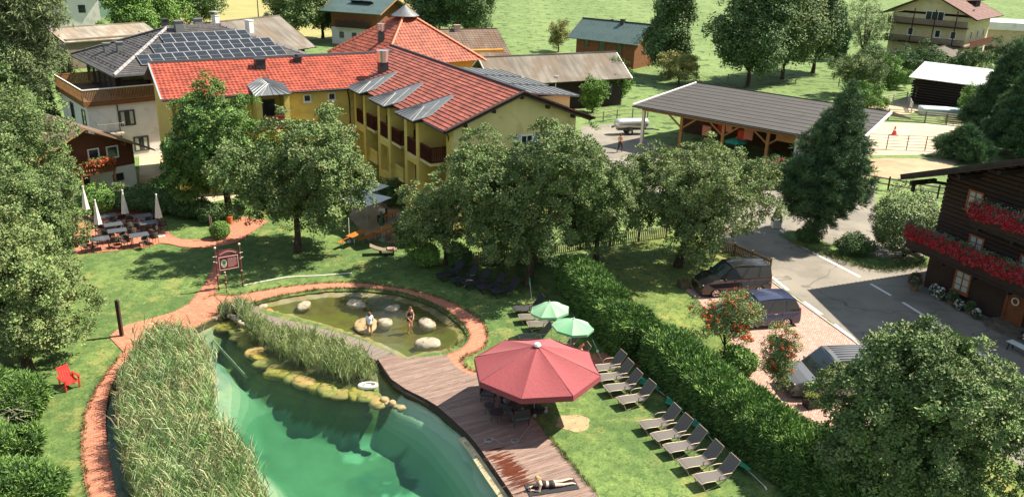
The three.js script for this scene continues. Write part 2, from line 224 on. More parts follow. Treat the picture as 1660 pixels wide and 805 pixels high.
// bricks: each paver is a small block; laid by the thousand, so one scattered mass for each surface
const brickGeo = (() => { const g = boxG(0.196, 0.06, 0.096); return g; })();
function brickStrip(L, R, list, cols, pal) {
  const n = Math.max(2, Math.round(spline(L, 60).reduce((s, p, i, a) => i ? s + Math.hypot(p[0] - a[i - 1][0], p[1] - a[i - 1][1]) : 0, 0) / 0.106)), l = spline(L, n), r = spline(R, n);
  for (let i = 0; i < n; i++) {
    const a = [(l[i][0] + l[i + 1][0]) / 2, (l[i][1] + l[i + 1][1]) / 2], b = [(r[i][0] + r[i + 1][0]) / 2, (r[i][1] + r[i + 1][1]) / 2], w = Math.hypot(b[0] - a[0], b[1] - a[1]), m = Math.max(1, Math.round(w / 0.206)), ang = -Math.atan2(b[1] - a[1], b[0] - a[0]);
    const sp = (Math.hypot(l[i + 1][0] - l[i][0], l[i + 1][1] - l[i][1]) + Math.hypot(r[i + 1][0] - r[i][0], r[i + 1][1] - r[i][1])) / 2 / 0.106;
    for (let k = 0; k < m + (i % 2); k++) { const t = clamp((k + (i % 2 ? 0 : 0.5)) / m, 0.02, 0.98); addBrick(lerp(a[0], b[0], t), lerp(a[1], b[1], t), ang, list, cols, pal, clamp(sp, 0.6, 1.25), w / m / 0.206); }
  }
}
function addBrick(x, z, ang, list, cols, pal, sz = 1, sx = 1) {
  list.push(new THREE.Matrix4().compose(new THREE.Vector3(x, 0.012 + rr(-0.003, 0.004), z), new THREE.Quaternion().setFromEuler(new THREE.Euler(rr(-0.008, 0.008), ang + rr(-0.009, 0.009), rr(-0.008, 0.008), 'YXZ')), new THREE.Vector3(sx, 1, sz)));
  const c = pal[Math.floor(rnd() * pal.length)], k = rr(0.92, 1.08); cols.push(C(c[0] * k, c[1] * k, c[2] * k));
}
function brickFill(poly, ang, list, cols, pal) {
  const ca = Math.cos(ang), sa = Math.sin(ang), q = poly.map(([x, z]) => [x * ca - z * sa, x * sa + z * ca]), xs = q.map((p) => p[0]), zs = q.map((p) => p[1]);
  let row = 0;
  for (let z = Math.min(...zs); z < Math.max(...zs); z += 0.106, row++) for (let x = Math.min(...xs) + (row % 2) * 0.103; x < Math.max(...xs); x += 0.206) { const X = x * ca + z * sa, Z = -x * sa + z * ca; if (inside([X, Z], poly)) addBrick(X, Z, ang, list, cols, pal); }
}
const palRed = [[0.57, 0.22, 0.13], [0.6, 0.24, 0.14], [0.54, 0.2, 0.12], [0.61, 0.26, 0.16], [0.56, 0.23, 0.14]], palPink = [[0.58, 0.35, 0.28], [0.54, 0.32, 0.25], [0.62, 0.39, 0.32], [0.5, 0.31, 0.25]];
const brickMat = mat([1, 1, 1], 0.85, { map: rep(T.plaster, 1.3) });
function brickSurface(name, label, fn, base) { const l = [], c = []; fn(l, c); const o = inst(name, brickGeo, brickMat, l, scene, c); o.userData = { kind: 'stuff', label, category: 'paving' }; return o; }
const jointMat = mat([0.3, 0.2, 0.15], 0.95, { map: rep(T.sand, 3) });
const strips = {
  left: [[[-18.89,-36.69],[-18.74,-34.85],[-18.53,-33.16],[-18.20,-31.66],[-17.85,-30.60],[-16.96,-28.62],[-15.88,-26.65],[-15.28,-25.64],[-14.37,-24.14],[-13.38,-22.62]], [[-18.31,-37.25],[-18.27,-35.36],[-18.22,-33.96],[-17.70,-32.15],[-17.19,-30.98],[-16.33,-29.17],[-15.50,-27.65],[-14.37,-25.68],[-13.43,-24.18],[-12.43,-22.66]]],
  junction: [[[-20.24,-38.20],[-20.15,-39.33],[-19.14,-40.36],[-18.18,-41.35],[-17.74,-42.43],[-17.17,-43.05]], [[-18.89,-36.69],[-18.31,-37.25],[-17.47,-37.90],[-16.72,-39.07],[-15.89,-40.82],[-14.99,-42.06]]],
  sign: [[[-17.74,-42.43],[-17.77,-43.94],[-17.86,-45.73],[-18.31,-48.13],[-18.92,-50.74]], [[-16.37,-42.94],[-17.03,-44.35],[-17.48,-46.33],[-17.66,-47.78],[-18.15,-50.81]]],
  loop: [[[-17.17,-43.05],[-16.83,-43.67],[-15.78,-43.66],[-14.70,-44.26],[-13.18,-45.09],[-11.18,-45.79],[-9.22,-46.04],[-8.02,-45.85],[-6.66,-45.50],[-5.03,-44.82],[-3.44,-43.73],[-2.24,-42.42],[-1.47,-41.15],[-1.18,-39.77],[-1.26,-38.44],[-1.67,-37.81],[-2.27,-37.12],[-2.33,-36.67],[-2.09,-36.19],[-1.44,-35.69]], [[-14.99,-42.06],[-14.83,-42.40],[-14.52,-42.75],[-13.96,-43.29],[-12.64,-44.24],[-10.77,-45.09],[-8.95,-45.32],[-7.95,-45.22],[-6.74,-45.04],[-5.40,-44.35],[-4.14,-43.34],[-3.10,-42.04],[-2.34,-40.71],[-2.02,-39.71],[-2.07,-38.93],[-2.48,-37.95],[-3.08,-37.33],[-2.96,-36.95],[-2.50,-36.11],[-1.75,-35.37]]],
  right: [[[-1.53,-35.68],[-0.71,-35.91],[1.38,-36.66],[4.20,-37.93],[6.75,-38.42]], [[-1.74,-35.31],[-0.69,-35.20],[1.37,-35.80],[4.18,-36.90],[6.56,-36.98]]],
  cross: [[[-24.80,-55.03],[-23.63,-53.99],[-22.68,-52.85],[-21.67,-52.34],[-20.00,-52.85],[-19.63,-54.23],[-19.62,-55.90],[-19.35,-57.28]], [[-23.10,-51.63],[-22.35,-51.47],[-21.17,-51.00],[-19.26,-51.28],[-18.18,-52.29],[-17.88,-54.01],[-17.62,-55.30],[-17.40,-56.65]]],
};
for (const [L, R] of Object.values(strips)) { const l = spline(L, 24), r = spline(R, 24); struct(put(new THREE.Mesh(sheetG([...l, ...r.reverse()], 0.022), jointMat), 'path_bed')); }
brickSurface('brick_path', 'terracotta brick garden path winding round the ponds', (l, c) => { for (const [L, R] of Object.values(strips)) brickStrip(L, R, l, c, palRed); });
// edging course of the path: bricks laid lengthwise on both sides
brickSurface('brick_edging', 'edging row of darker terracotta bricks along the garden path', (l, c) => {
  for (const key of ['left', 'loop', 'cross', 'sign']) for (const side of [0, 1]) { const P = strips[key][side], n = Math.round(spline(P, 60).reduce((s, p, i, a) => i ? s + Math.hypot(p[0] - a[i - 1][0], p[1] - a[i - 1][1]) : 0, 0) / 0.21), s = spline(P, n); for (let i = 0; i < n; i++) addBrick((s[i][0] + s[i + 1][0]) / 2, (s[i][1] + s[i + 1][1]) / 2, -Math.atan2(s[i + 1][1] - s[i][1], s[i + 1][0] - s[i][0]), l, c, [[0.4, 0.14, 0.09], [0.46, 0.17, 0.11]]); l.slice(-n).forEach((m) => { m.elements[13] += 0.008; }); }
});
const terracePoly = [[-30.93,-56.18],[-30.97,-59.01],[-27.89,-58.72],[-25.86,-57.63],[-24.00,-54.72],[-22.94,-51.64],[-23.68,-50.78],[-25.96,-49.70],[-27.50,-49.25]];
struct(put(new THREE.Mesh(sheetG(terracePoly, 0.02), jointMat), 'path_bed'));
brickSurface('brick_terrace', 'terracotta brick terrace under the dining tables', (l, c) => brickFill(terracePoly, 0.5, l, c, palRed));
const parkPoly = [[10.48,-46.53],[12.44,-47.43],[16.20,-48.11],[16.79,-45.92],[18.39,-40.37],[18.83,-37.25],[16.48,-32.13],[14.24,-31.91],[12.54,-33.02],[11.73,-34.47],[11.53,-37.43],[11.76,-40.86],[11.26,-43.55]];
struct(put(new THREE.Mesh(sheetG(parkPoly, 0.02), jointMat), 'path_bed'));
brickSurface('parking_pavers', 'dusty pink block paving of the parking bays', (l, c) => brickFill(parkPoly, 1.1, l, c, palPink));

// ----- ponds -----
const reedEdge = [[-17.52,-37.10],[-16.41,-37.57],[-15.00,-36.88],[-13.94,-35.21],[-13.04,-32.48],[-12.17,-30.07],[-11.04,-28.59],[-9.63,-27.15],[-8.67,-25.42],[-7.78,-22.87],[-7.32,-21.19]];
const reedBed = [...reedEdge, [-11.56,-22.70],[-13.02,-24.53],[-13.84,-25.71],[-14.96,-27.68],[-15.76,-29.20],[-16.60,-31.01],[-17.04,-32.19],[-17.39,-33.73],[-17.36,-35.00],[-17.27,-36.35]];
const midBed = [[-14.49,-41.30],[-13.61,-40.60],[-12.07,-39.53],[-10.28,-38.73],[-8.17,-37.65],[-6.61,-36.40],[-6.21,-35.81],[-6.35,-34.86],[-7.62,-34.84],[-9.37,-35.49],[-11.14,-36.62],[-12.54,-37.83],[-13.52,-39.00]];
const stoneLine = [[-15.02,-40.88],[-13.83,-39.48],[-12.95,-38.14],[-11.58,-36.59],[-10.24,-35.44],[-8.74,-34.65],[-7.20,-34.12],[-5.70,-33.66]];
const WL = -0.28;
const BAR = [-12.16,-34.74];
function floorAt(x, z) {
  const p = [x, z], e = distPoly(p, mainPond), r = distPoly(p, reedEdge, false), m = distPoly(p, midBed), n = fb(x / 32 + 0.5, z / 32 + 0.5, 24, 3, 401) - 0.5;
  if (inside(p, reedBed)) return WL + 0.05 - 0.25 * smooth(0.9, 0, r) + n * 0.1;
  if (inside(p, midBed)) return WL + 0.1 - 0.15 * smooth(0.4, 0, m) + n * 0.1;
  const d = Math.min(e * 1.1, r, m * 0.9);
  const bar = smooth(2.3, 0.3, Math.hypot((x - BAR[0]) * 0.8, z - BAR[1])), m2 = fb(x / 40 + 0.1, z / 40 + 0.6, 8, 3, 405) - 0.5; return WL - 0.1 - 0.35 * smooth(0, 0.5, d) - (1.75 - 0.95 * bar) * smooth(0.5, 1.9, d) + n * 0.2 + m2 * 1.0 * smooth(0.6, 1.6, d);
}
{
  const x0 = -18, x1 = 1.5, z0 = -44, z1 = -23, st = 0.13, nx = Math.ceil((x1 - x0) / st), nz = Math.ceil((z1 - z0) / st), pos = [], col = [], idx = [], id = new Map();
  const vert = (i, j) => { const k = i * 9999 + j; if (id.has(k)) return id.get(k); const x = x0 + i * st, z = z0 + j * st, y = floorAt(x, z); pos.push(x, y, z);
    const s1 = fb(x / 40 + 0.5, z / 40 + 0.7, 10, 5, 411), s2 = fb(x / 40 + 0.2, z / 40 + 0.1, 40, 4, 415), p = [x, z];
    let c = mixc([0.25, 0.26, 0.19], [0.13, 0.19, 0.15], smooth(0.3, 0.7, s2));
    const silt = smooth(0.44, 0.56, s1 + (s2 - 0.5) * 0.25); c = mixc(c, [0.34, 0.34, 0.23], silt * 0.8);
    const dk = distPoly(p, [[-5.27,-34.58],[-3.61,-33.03],[-2.42,-31.61],[-1.17,-29.63],[0.31,-26.43],[1.18,-24.20]], false); c = mixc(c, [0.62, 0.6, 0.48], smooth(0.45, 0.6, s2 + 0.42 - dk * 0.16) * 0.8);
    if (inside(p, reedBed) || inside(p, midBed)) c = mixc([0.06, 0.055, 0.03], [0.12, 0.13, 0.05], s2);
    else if (distPoly(p, midBed) < 1.1 + s2) c = mixc([0.26, 0.22, 0.04], [0.12, 0.13, 0.05], s2 * 1.2);
    else if (distPoly(p, [[-16.77,-38.36],[-15.87,-40.74],[-14.91,-41.91]], false) < 1.0 + s2 * 0.8) c = mixc([0.22, 0.2, 0.13], [0.3, 0.27, 0.18], s2);
    col.push(...c); id.set(k, pos.length / 3 - 1); return pos.length / 3 - 1; };
  for (let i = 0; i < nx; i++) for (let j = 0; j < nz; j++) { const c = [x0 + (i + 0.5) * st, z0 + (j + 0.5) * st]; if (!inside(c, mainPond) && distPoly(c, mainPond) > 0.2) continue; const a = vert(i, j), b = vert(i + 1, j), d = vert(i, j + 1), e = vert(i + 1, j + 1); idx.push(a, d, b, b, d, e); }
  const g = new THREE.BufferGeometry(); g.setAttribute('position', new THREE.Float32BufferAttribute(pos, 3)); g.setAttribute('color', new THREE.Float32BufferAttribute(col, 3)); g.setAttribute('uv', new THREE.Float32BufferAttribute(new Float32Array(pos.length / 3 * 2), 2)); g.setIndex(idx); g.computeVertexNormals();
  struct(put(new THREE.Mesh(g, mat([1, 1, 1], 0.9, { vertexColors: true })), 'pond_floor'));
  const wall = (poly, y0, y1, nm, m) => { const b = mb(); for (let i = 0; i < poly.length; i++) { const p = poly[i], q = poly[(i + 1) % poly.length]; b.quad([p[0], y0, p[1]], [q[0], y0, q[1]], [q[0], y1, q[1]], [p[0], y1, p[1]]); } struct(b.build(nm, m)); };
  wall(mainPond, -1.3, 0.0, 'pond_bank', mat([0.10, 0.095, 0.05], 0.95, { map: rep(T.stone, 1) }));
  wall(smallPond, -0.8, 0.0, 'pond_bank', mat([0.12, 0.11, 0.06], 0.95, { map: rep(T.stone, 1) }));
  // pale liner flap along the deck
  const dl = [[-1.69,-30.55],[-1.17,-29.63],[-0.44,-28.06],[0.31,-26.43],[1.13,-24.26]], bl = mb(); for (let i = 0; i < dl.length - 1; i++) { const p = dl[i], q = dl[i + 1], wv = (k) => 0.30 + 0.14 * fb(k * 0.17, 0.3, 16, 2, 5); bl.quad([p[0] - wv(i), WL + 0.02, p[1] + 0.05], [q[0] - wv(i + 1), WL + 0.02, q[1] + 0.05], [q[0] + 0.05, -0.1, q[1]], [p[0] + 0.05, -0.1, p[1]], 0.02); }
  struct(bl.build('liner_edge', mat([0.72, 0.66, 0.48], 0.8, { map: rep(T.stone, 0.8) })));
  // sunken stair string and ledge at the shallow end
  const st2 = mb(); st2.bar([[-15.56,-39.64][0], -0.75, [-15.56,-39.64][1]], [[-12.77,-36.26][0], -0.95, [-12.77,-36.26][1]], 0.1, 0.1); struct(st2.build('sunken_beam', mat([0.3, 0.27, 0.18], 0.9)));

}
function wavySheet(y) { const x0 = -18, x1 = 1.5, z0 = -44, z1 = -22, st = 0.5, pos = [], idx = [], id = new Map(), v = (i, j) => { const k = i * 999 + j; if (!id.has(k)) { const x = x0 + i * st, z = z0 + j * st; pos.push(x, y + 0.3 * (fb(x / 32 + 0.5 + y * 0.1, z / 32 + 0.5, 14, 3, 461) - 0.5), z); id.set(k, pos.length / 3 - 1); } return id.get(k); }; for (let i = 0; i < (x1 - x0) / st; i++) for (let j = 0; j < (z1 - z0) / st; j++) { const c = [x0 + (i + 0.5) * st, z0 + (j + 0.5) * st]; if (!inside(c, mainPond) && distPoly(c, mainPond) > 0.4) continue; const a = v(i, j), b = v(i + 1, j), d = v(i, j + 1), e = v(i + 1, j + 1); idx.push(a, d, b, b, d, e); } const g = new THREE.BufferGeometry(); g.setAttribute('position', new THREE.Float32BufferAttribute(pos, 3)); g.setIndex(idx); g.computeVertexNormals(); return g; }
{ // water: a rippled surface over layers of cloudy green water
  const surf = phys([0.80, 0.96, 0.88], 0.03, { transmission: 1, ior: 1.33, bumpMap: rep(T.ripple, 2.6), bumpScale: 0.045 }); surf.color = C(0.86, 0.95, 0.9);
  const w = put(new THREE.Mesh(sheetG(mainPond, WL), surf), 'pond_water'); struct(w);
  [0.2, 0.5, 0.8, 1.1, 1.4].map((d) => [d, 1]).forEach(([d, t]) => put(new THREE.Mesh(wavySheet(WL - d), phys([0.82, 0.925, 0.89], 0.0, { transmission: t, ior: 1.0, specularIntensity: 0 })), 'cloudy_layer', w));
  const surf2 = phys([0.66, 0.70, 0.46], 0.03, { transmission: 0.97, ior: 1.33, bumpMap: rep(T.ripple, 2.4), bumpScale: 0.014 });
  struct(put(new THREE.Mesh(sheetG(smallPond, -0.16), surf2), 'wading_pond_water'));
  // wading pond floor: pebbly, with weed
  const x0 = -15, x1 = -1.5, z0 = -46, z1 = -35.5, st = 0.11, pos = [], col = [], idx = [], id = new Map(); let nx = Math.ceil((x1 - x0) / st), nz = Math.ceil((z1 - z0) / st);
  const vert = (i, j) => { const k = i * 9999 + j; if (id.has(k)) return id.get(k); const x = x0 + i * st, z = z0 + j * st, p = [x, z], d = inside(p, smallPond) ? distPoly(p, smallPond) : 0, n = fb(x / 20 + 0.5, z / 20 + 0.5, 60, 3, 431), b = fb(x / 20 + 0.3, z / 20 + 0.9, 8, 4, 433);
    pos.push(x, -0.1 - 0.42 * smooth(0.1, 1.6, d) + (n - 0.5) * 0.12, z);
    let c = mixc([0.075, 0.062, 0.014], [0.15, 0.13, 0.035], n); c = mixc(c, [0.16, 0.18, 0.14], smooth(0.5, 0.62, b) * 0.6); c = mixc(c, [0.12, 0.14, 0.012], smooth(0.5, 0.62, fb(x / 20 + 0.1, z / 20, 12, 4, 437)) * 0.8); if (d < 0.5) c = mixc(c, [0.28, 0.24, 0.13], 0.5 * n);
    col.push(...c); id.set(k, pos.length / 3 - 1); return pos.length / 3 - 1; };
  for (let i = 0; i < nx; i++) for (let j = 0; j < nz; j++) { const c = [x0 + (i + 0.5) * st, z0 + (j + 0.5) * st]; if (!inside(c, smallPond) && distPoly(c, smallPond) > 0.18) continue; const a = vert(i, j), b = vert(i + 1, j), d = vert(i, j + 1), e = vert(i + 1, j + 1); idx.push(a, d, b, b, d, e); }
  const g = new THREE.BufferGeometry(); g.setAttribute('position', new THREE.Float32BufferAttribute(pos, 3)); g.setAttribute('color', new THREE.Float32BufferAttribute(col, 3)); g.setAttribute('uv', new THREE.Float32BufferAttribute(new Float32Array(pos.length / 3 * 2), 2)); g.setIndex(idx); g.computeVertexNormals();
  struct(put(new THREE.Mesh(g, mat([1, 1, 1], 0.9, { vertexColors: true })), 'wading_pond_floor'));
}
// ----- deck and boardwalk -----
function plankClip(poly, ang, width, gap, y, th, mats, parent, maxLen) {
  const ca = Math.cos(ang), sa = Math.sin(ang), to = ([x, z]) => [x * ca - z * sa, x * sa + z * ca], fr = ([s, v]) => [s * ca + v * sa, -s * sa + v * ca], q = poly.map(to), vs = q.map((p) => p[1]);
  const hit = (v) => { const xs = []; for (let i = 0, j = q.length - 1; i < q.length; j = i++) if ((q[i][1] > v) !== (q[j][1] > v)) xs.push(q[j][0] + (q[i][0] - q[j][0]) * (v - q[j][1]) / (q[i][1] - q[j][1])); return xs.sort((a, b) => a - b); };
  for (let v = Math.min(...vs) + 0.01; v < Math.max(...vs) - width; v += width + gap) {
    const A = hit(v), B = hit(v + width), n = Math.min(A.length, B.length) >> 1;
    for (let k = 0; k < n; k++) {
      let a0 = A[2 * k], a1 = A[2 * k + 1], b0 = B[2 * k], b1 = B[2 * k + 1]; const L = Math.max(a1 - a0, b1 - b0), parts = maxLen && L > maxLen ? 2 : 1, cut = rr(0.35, 0.65);
      for (let h = 0; h < parts; h++) {
        const s0 = h ? lerp(Math.min(a0, b0), Math.max(a1, b1), cut) + 0.004 : null, s1 = parts === 2 && !h ? lerp(Math.min(a0, b0), Math.max(a1, b1), cut) - 0.004 : null;
        const c = [[s0 ?? a0, v], [s1 ?? a1, v], [s1 ?? b1, v + width], [s0 ?? b0, v + width]].map(fr), dy = rr(-0.003, 0.003), g = slabG(...[c[3], c[2], c[1], c[0]].map(([x, z]) => [x, y + dy, z]), th), uo = rnd() * 9; const uv = g.attributes.uv; for (let i = 0; i < uv.count; i++) uv.setXY(i, uv.getX(i) + uo, uv.getY(i) + uo * 0.37);
        if (Math.abs(c[0][0] - c[1][0]) + Math.abs(c[0][1] - c[1][1]) > 0.1) put(new THREE.Mesh(g, mats[Math.floor(rnd() * mats.length)]), 'plank', parent);
      }
    }
  }
}
const deckPoly = [[-6.42,-36.73],[-5.85,-37.41],[-5.13,-36.81],[-4.10,-37.07],[-3.08,-37.33],[-2.96,-36.95],[-2.50,-36.11],[-1.75,-35.37],[-1.00,-35.78],[-0.71,-35.91],[1.62,-30.74],[3.50,-26.55],[4.27,-24.73],[4.76,-23.42],[1.37,-23.27],[0.88,-24.84],[0.28,-26.47],[-0.46,-28.10],[-1.20,-29.67],[-1.72,-30.60],[-2.45,-31.66],[-3.09,-32.53],[-3.64,-33.08],[-4.70,-33.94],[-5.47,-34.79]];
const deckMats = [[0.40, 0.29, 0.25], [0.45, 0.335, 0.29], [0.37, 0.27, 0.235], [0.47, 0.36, 0.31], [0.42, 0.29, 0.25]].map((c) => mat(c, 0.75, { map: rep(T.wood, 1.6) }));
const wetMats = [[0.20, 0.062, 0.035], [0.17, 0.05, 0.03]].map((c) => mat(c, 0.3, { map: rep(T.wood, 1.6) }));
{
  const deck = struct(put(new THREE.Group(), 'deck'));
  const joist = mb().add(prismG(deckPoly.map(([x, z]) => [x + 0.06, z]), -0.12, 0.02)); joist.build('joists', M.black, deck);
  plankClip(deckPoly, 30.5 * D, 0.138, 0.008, 0.07, 0.028, deckMats, deck, 4.2);
  const edge = [[-6.42,-36.73],[-5.47,-34.79],[-4.70,-33.94],[-3.64,-33.08],[-3.09,-32.53],[-2.45,-31.66],[-1.72,-30.60],[-1.20,-29.67],[-0.46,-28.10],[0.28,-26.47],[0.88,-24.84]], b = mb(); const e2 = spline(edge, 40); for (let i = 0; i < 40; i++) b.bar([e2[i][0] - 0.03, -0.04, e2[i][1] + 0.02], [e2[i + 1][0] - 0.03, -0.04, e2[i + 1][1] + 0.02], 0.05, 0.2); b.build('fascia', M.woodBlack, deck);
  // wet reddish splashes: damp boards' film lying on the planks where bathers climb out
  const wp = [[-0.76,-29.43],[-0.20,-29.16],[0.21,-28.46],[0.75,-27.84],[1.13,-27.00],[1.03,-26.43],[0.47,-26.59],[-0.16,-27.79],[-0.61,-28.71]];
  const ca = Math.cos(30.5 * D), sa = Math.sin(30.5 * D); const wet = mb();
  for (let k = 0; k < 170; k++) { const i = Math.floor(rnd() * wp.length), c = [lerp(wp[i][0], wp[(i + 1) % wp.length][0], rnd()), lerp(wp[i][1], wp[(i + 1) % wp.length][1], rnd())], m = [wp.reduce((s, p) => s + p[0], 0) / wp.length, wp.reduce((s, p) => s + p[1], 0) / wp.length], t = rnd(), x = lerp(c[0], m[0], t), z = lerp(c[1], m[1], t), L = rr(0.25, 0.9), w = rr(0.012, 0.035); const pts = []; for (let q = 0; q < 10; q++) { const a = q / 10 * Math.PI * 2, s = Math.cos(a) * L / 2, v = Math.sin(a) * w * rr(0.7, 1.2); pts.push([x + s * ca + v * sa, z - s * sa + v * ca]); } wet.add(sheetG(pts, 0.0765 + k * 0.00002)); }
  const wo = wet.build('wet_stain', wetMats[0], deck); wo.userData.kind = 'stuff';
  const walk = struct(put(new THREE.Group(), 'boardwalk')), cl = spline([[-15.20,-42.29],[-14.39,-41.86],[-13.59,-40.98],[-12.11,-40.26],[-10.30,-39.50],[-7.99,-38.33],[-6.16,-37.00]], 96), wm = [[0.36, 0.32, 0.29], [0.40, 0.36, 0.32], [0.33, 0.29, 0.26]].map((c) => mat(c, 0.8, { map: rep(T.wood, 1.2) })); const pg = [boxG(1.05, 0.035, 0.135), boxG(1.02, 0.035, 0.135)];
  for (let i = 0; i < 96; i++) { const dx = cl[i + 1][0] - cl[i][0], dz = cl[i + 1][1] - cl[i][1], L = Math.hypot(dx, dz), o = put(new THREE.Mesh(pg[i % 2], wm[i % 3]), 'plank', walk); o.position.set((cl[i][0] + cl[i + 1][0]) / 2, 0.04, (cl[i][1] + cl[i + 1][1]) / 2); o.rotation.y = Math.PI / 2 - Math.atan2(dz, dx); o.scale.z = L / 0.142; }
}

// ---------- buildings ----------
function tileRoofG(a, b, c, d, o = {}) {   // eave a-b, top d-c; relief of curved tiles in courses
  const A = new THREE.Vector3(...a), B = new THREE.Vector3(...b), Cc = new THREE.Vector3(...c), Dd = new THREE.Vector3(...d), tw = o.w ?? 0.3, tl = o.l ?? 0.36, wave = o.wave ?? 0.03, step = o.step ?? 0.03;
  const e = B.clone().sub(A), W = e.length(); e.normalize(); const n = e.clone().cross(Dd.clone().sub(A)).normalize(); if (n.y < 0) n.negate(); const f = n.clone().cross(e).normalize(); if (f.dot(Dd.clone().sub(A)) < 0) f.negate();
  const sD = Dd.clone().sub(A), sC = Cc.clone().sub(A), H = sD.dot(f), sl = (t) => sD.dot(e) * t / H, sr = (t) => W + (sC.dot(e) - W) * t / H, pos = [], uv = [], idx = [], rows = Math.ceil(H / tl), seg = o.seg ?? 4, cols = Math.ceil((Math.max(W, sC.dot(e)) - Math.min(0, sD.dot(e))) / tw), s0 = Math.min(0, sD.dot(e));
  const P = (s, t, h) => { const p = A.clone().addScaledVector(e, s).addScaledVector(f, t).addScaledVector(n, h); pos.push(p.x, p.y, p.z); uv.push(s, t); return pos.length / 3 - 1; };
  for (let r = 0; r < rows; r++) {
    const t0 = r * tl, t1 = Math.min(H, (r + 1) * tl), lift = step; let prev = null;
    for (let k = 0; k <= cols * seg; k++) {
      const s = s0 + k * tw / seg, L0 = sl(t0), R0 = sr(t0), L1 = sl(t1), R1 = sr(t1); if (s < Math.min(L0, L1) - tw / seg || s > Math.max(R0, R1) + tw / seg) { prev = null; continue; }
      const h = wave * (0.5 + 0.5 * Math.cos(k / seg * Math.PI * 2)), c0 = clamp(s, L0, R0), c1 = clamp(s, L1, R1), v = [P(c0, t0, lift * 0.2), P(c0, t0, h + lift), P(c1, t1, h)];
      if (prev) idx.push(prev[0], v[0], prev[1], prev[1], v[0], v[1], prev[1], v[1], prev[2], prev[2], v[1], v[2]); prev = v;
    }
  }
  const g = new THREE.BufferGeometry(); g.setAttribute('position', new THREE.Float32BufferAttribute(pos, 3)); g.setAttribute('uv', new THREE.Float32BufferAttribute(uv, 2)); g.setIndex(idx); const q = g.toNonIndexed(); q.computeVertexNormals(); return q;
}
function seamRoof(b, a, bb, c, d, t, pitch = 0.5) {   // sheet-metal roof: slab with standing seams running up the slope
  b.quad(a, bb, c, d, t); const A = new THREE.Vector3(...a), B = new THREE.Vector3(...bb), Cc = new THREE.Vector3(...c), Dd = new THREE.Vector3(...d), n = Math.max(1, Math.round(A.distanceTo(B) / pitch)), nv = B.clone().sub(A).cross(Dd.clone().sub(A)).normalize().multiplyScalar(0.02);
  for (let i = 0; i <= n; i++) { const p = A.clone().lerp(B, i / n).add(nv), q = Dd.clone().lerp(Cc, i / n).add(nv); if (p.distanceTo(q) > 0.2) b.bar(p.toArray(), q.toArray(), 0.035, 0.04); }
}
// a window: frame with mullions (part), pane (sub-part); it faces local +z turned by ry
function win(parent, x, y, z, w, h, o = {}) {
  const t = o.t ?? 0.09, d = 0.08, b = mb(); b.box(0, h / 2 - t / 2, 0, w, t, d).box(0, -h / 2 + t / 2, 0, w, t, d).box(-w / 2 + t / 2, 0, 0, t, h - 2 * t, d).box(w / 2 - t / 2, 0, 0, t, h - 2 * t, d);
  for (let k = 1; k < (o.nx ?? 1); k++) b.box(-w / 2 + w * k / o.nx, 0, 0.004, t * 0.6, h - 2 * t, d * 0.8);
  for (let k = 1; k < (o.ny ?? 1); k++) b.box(0, -h / 2 + h * k / o.ny, 0.006, w - 2 * t, t * 0.4, d * 0.7);
  if (o.sill) b.box(0, -h / 2 - 0.03, 0.06, w + 0.14, 0.05, 0.2);
  const f = b.build(o.name ?? 'window', o.frame ?? M.frameWhite, parent); f.position.set(x, y, z); f.rotation.y = o.ry ?? 0;
  mb().box(0, 0, -0.02, w - t, h - t, 0.03).build('pane', o.pane ?? M.glass, f);
  if (o.curtain) for (const s of [-1, 1]) mb().box(s * w * 0.28, 0, -0.003, w * 0.22, h - 2.4 * t, 0.012).build('curtain', mat([0.36, 0.42, 0.36], 0.9), f);
  if (o.shutters) for (const s of [-1, 1]) mb().box(s * (w / 2 + w * 0.27), 0, 0, w * 0.48, h, 0.05).build('shutter', o.shutters, f);
  return f;
}
// railing of vertical slats between two points
function railing(parent, a, b, y, h, m, o = {}) {
  const A = new THREE.Vector3(a[0], 0, a[1]), B = new THREE.Vector3(b[0], 0, b[1]), L = A.distanceTo(B), n = Math.max(2, Math.round(L / (o.pitch ?? 0.16))), r = mb();
  r.bar([A.x, y + h, A.z], [B.x, y + h, B.z], 0.1, 0.06); r.bar([A.x, y + 0.08, A.z], [B.x, y + 0.08, B.z], 0.06, 0.06);
  for (let i = 0; i <= n; i++) { const p = A.clone().lerp(B, i / n); r.bar([p.x, y + 0.02, p.z], [p.x, y + h - 0.02, p.z], o.sw ?? 0.12, 0.025); }
  return r.build(o.name ?? 'railing', m, parent);
}
function gablePrism(x0, x1, z, h0, h1, t, axisMid) { const g = profG([[x0, 0], [x1, 0], [x1, h0], [axisMid ?? (x0 + x1) / 2, h1], [x0, h0]], t); g.translate(0, 0, z); return g; }
function chimney(parent, x, y, z, w, h, d, m = M.blackMetal, cap = true) { const c = mb().box(x, y + h / 2, z, w, h, d); if (cap) c.box(x, y + h + 0.05, z, w + 0.12, 0.1, d + 0.12); return c.build('chimney', m, parent); }
function roofLines(len, step, fn) { for (let k = step; k < len - 0.01; k += step) fn(k); }

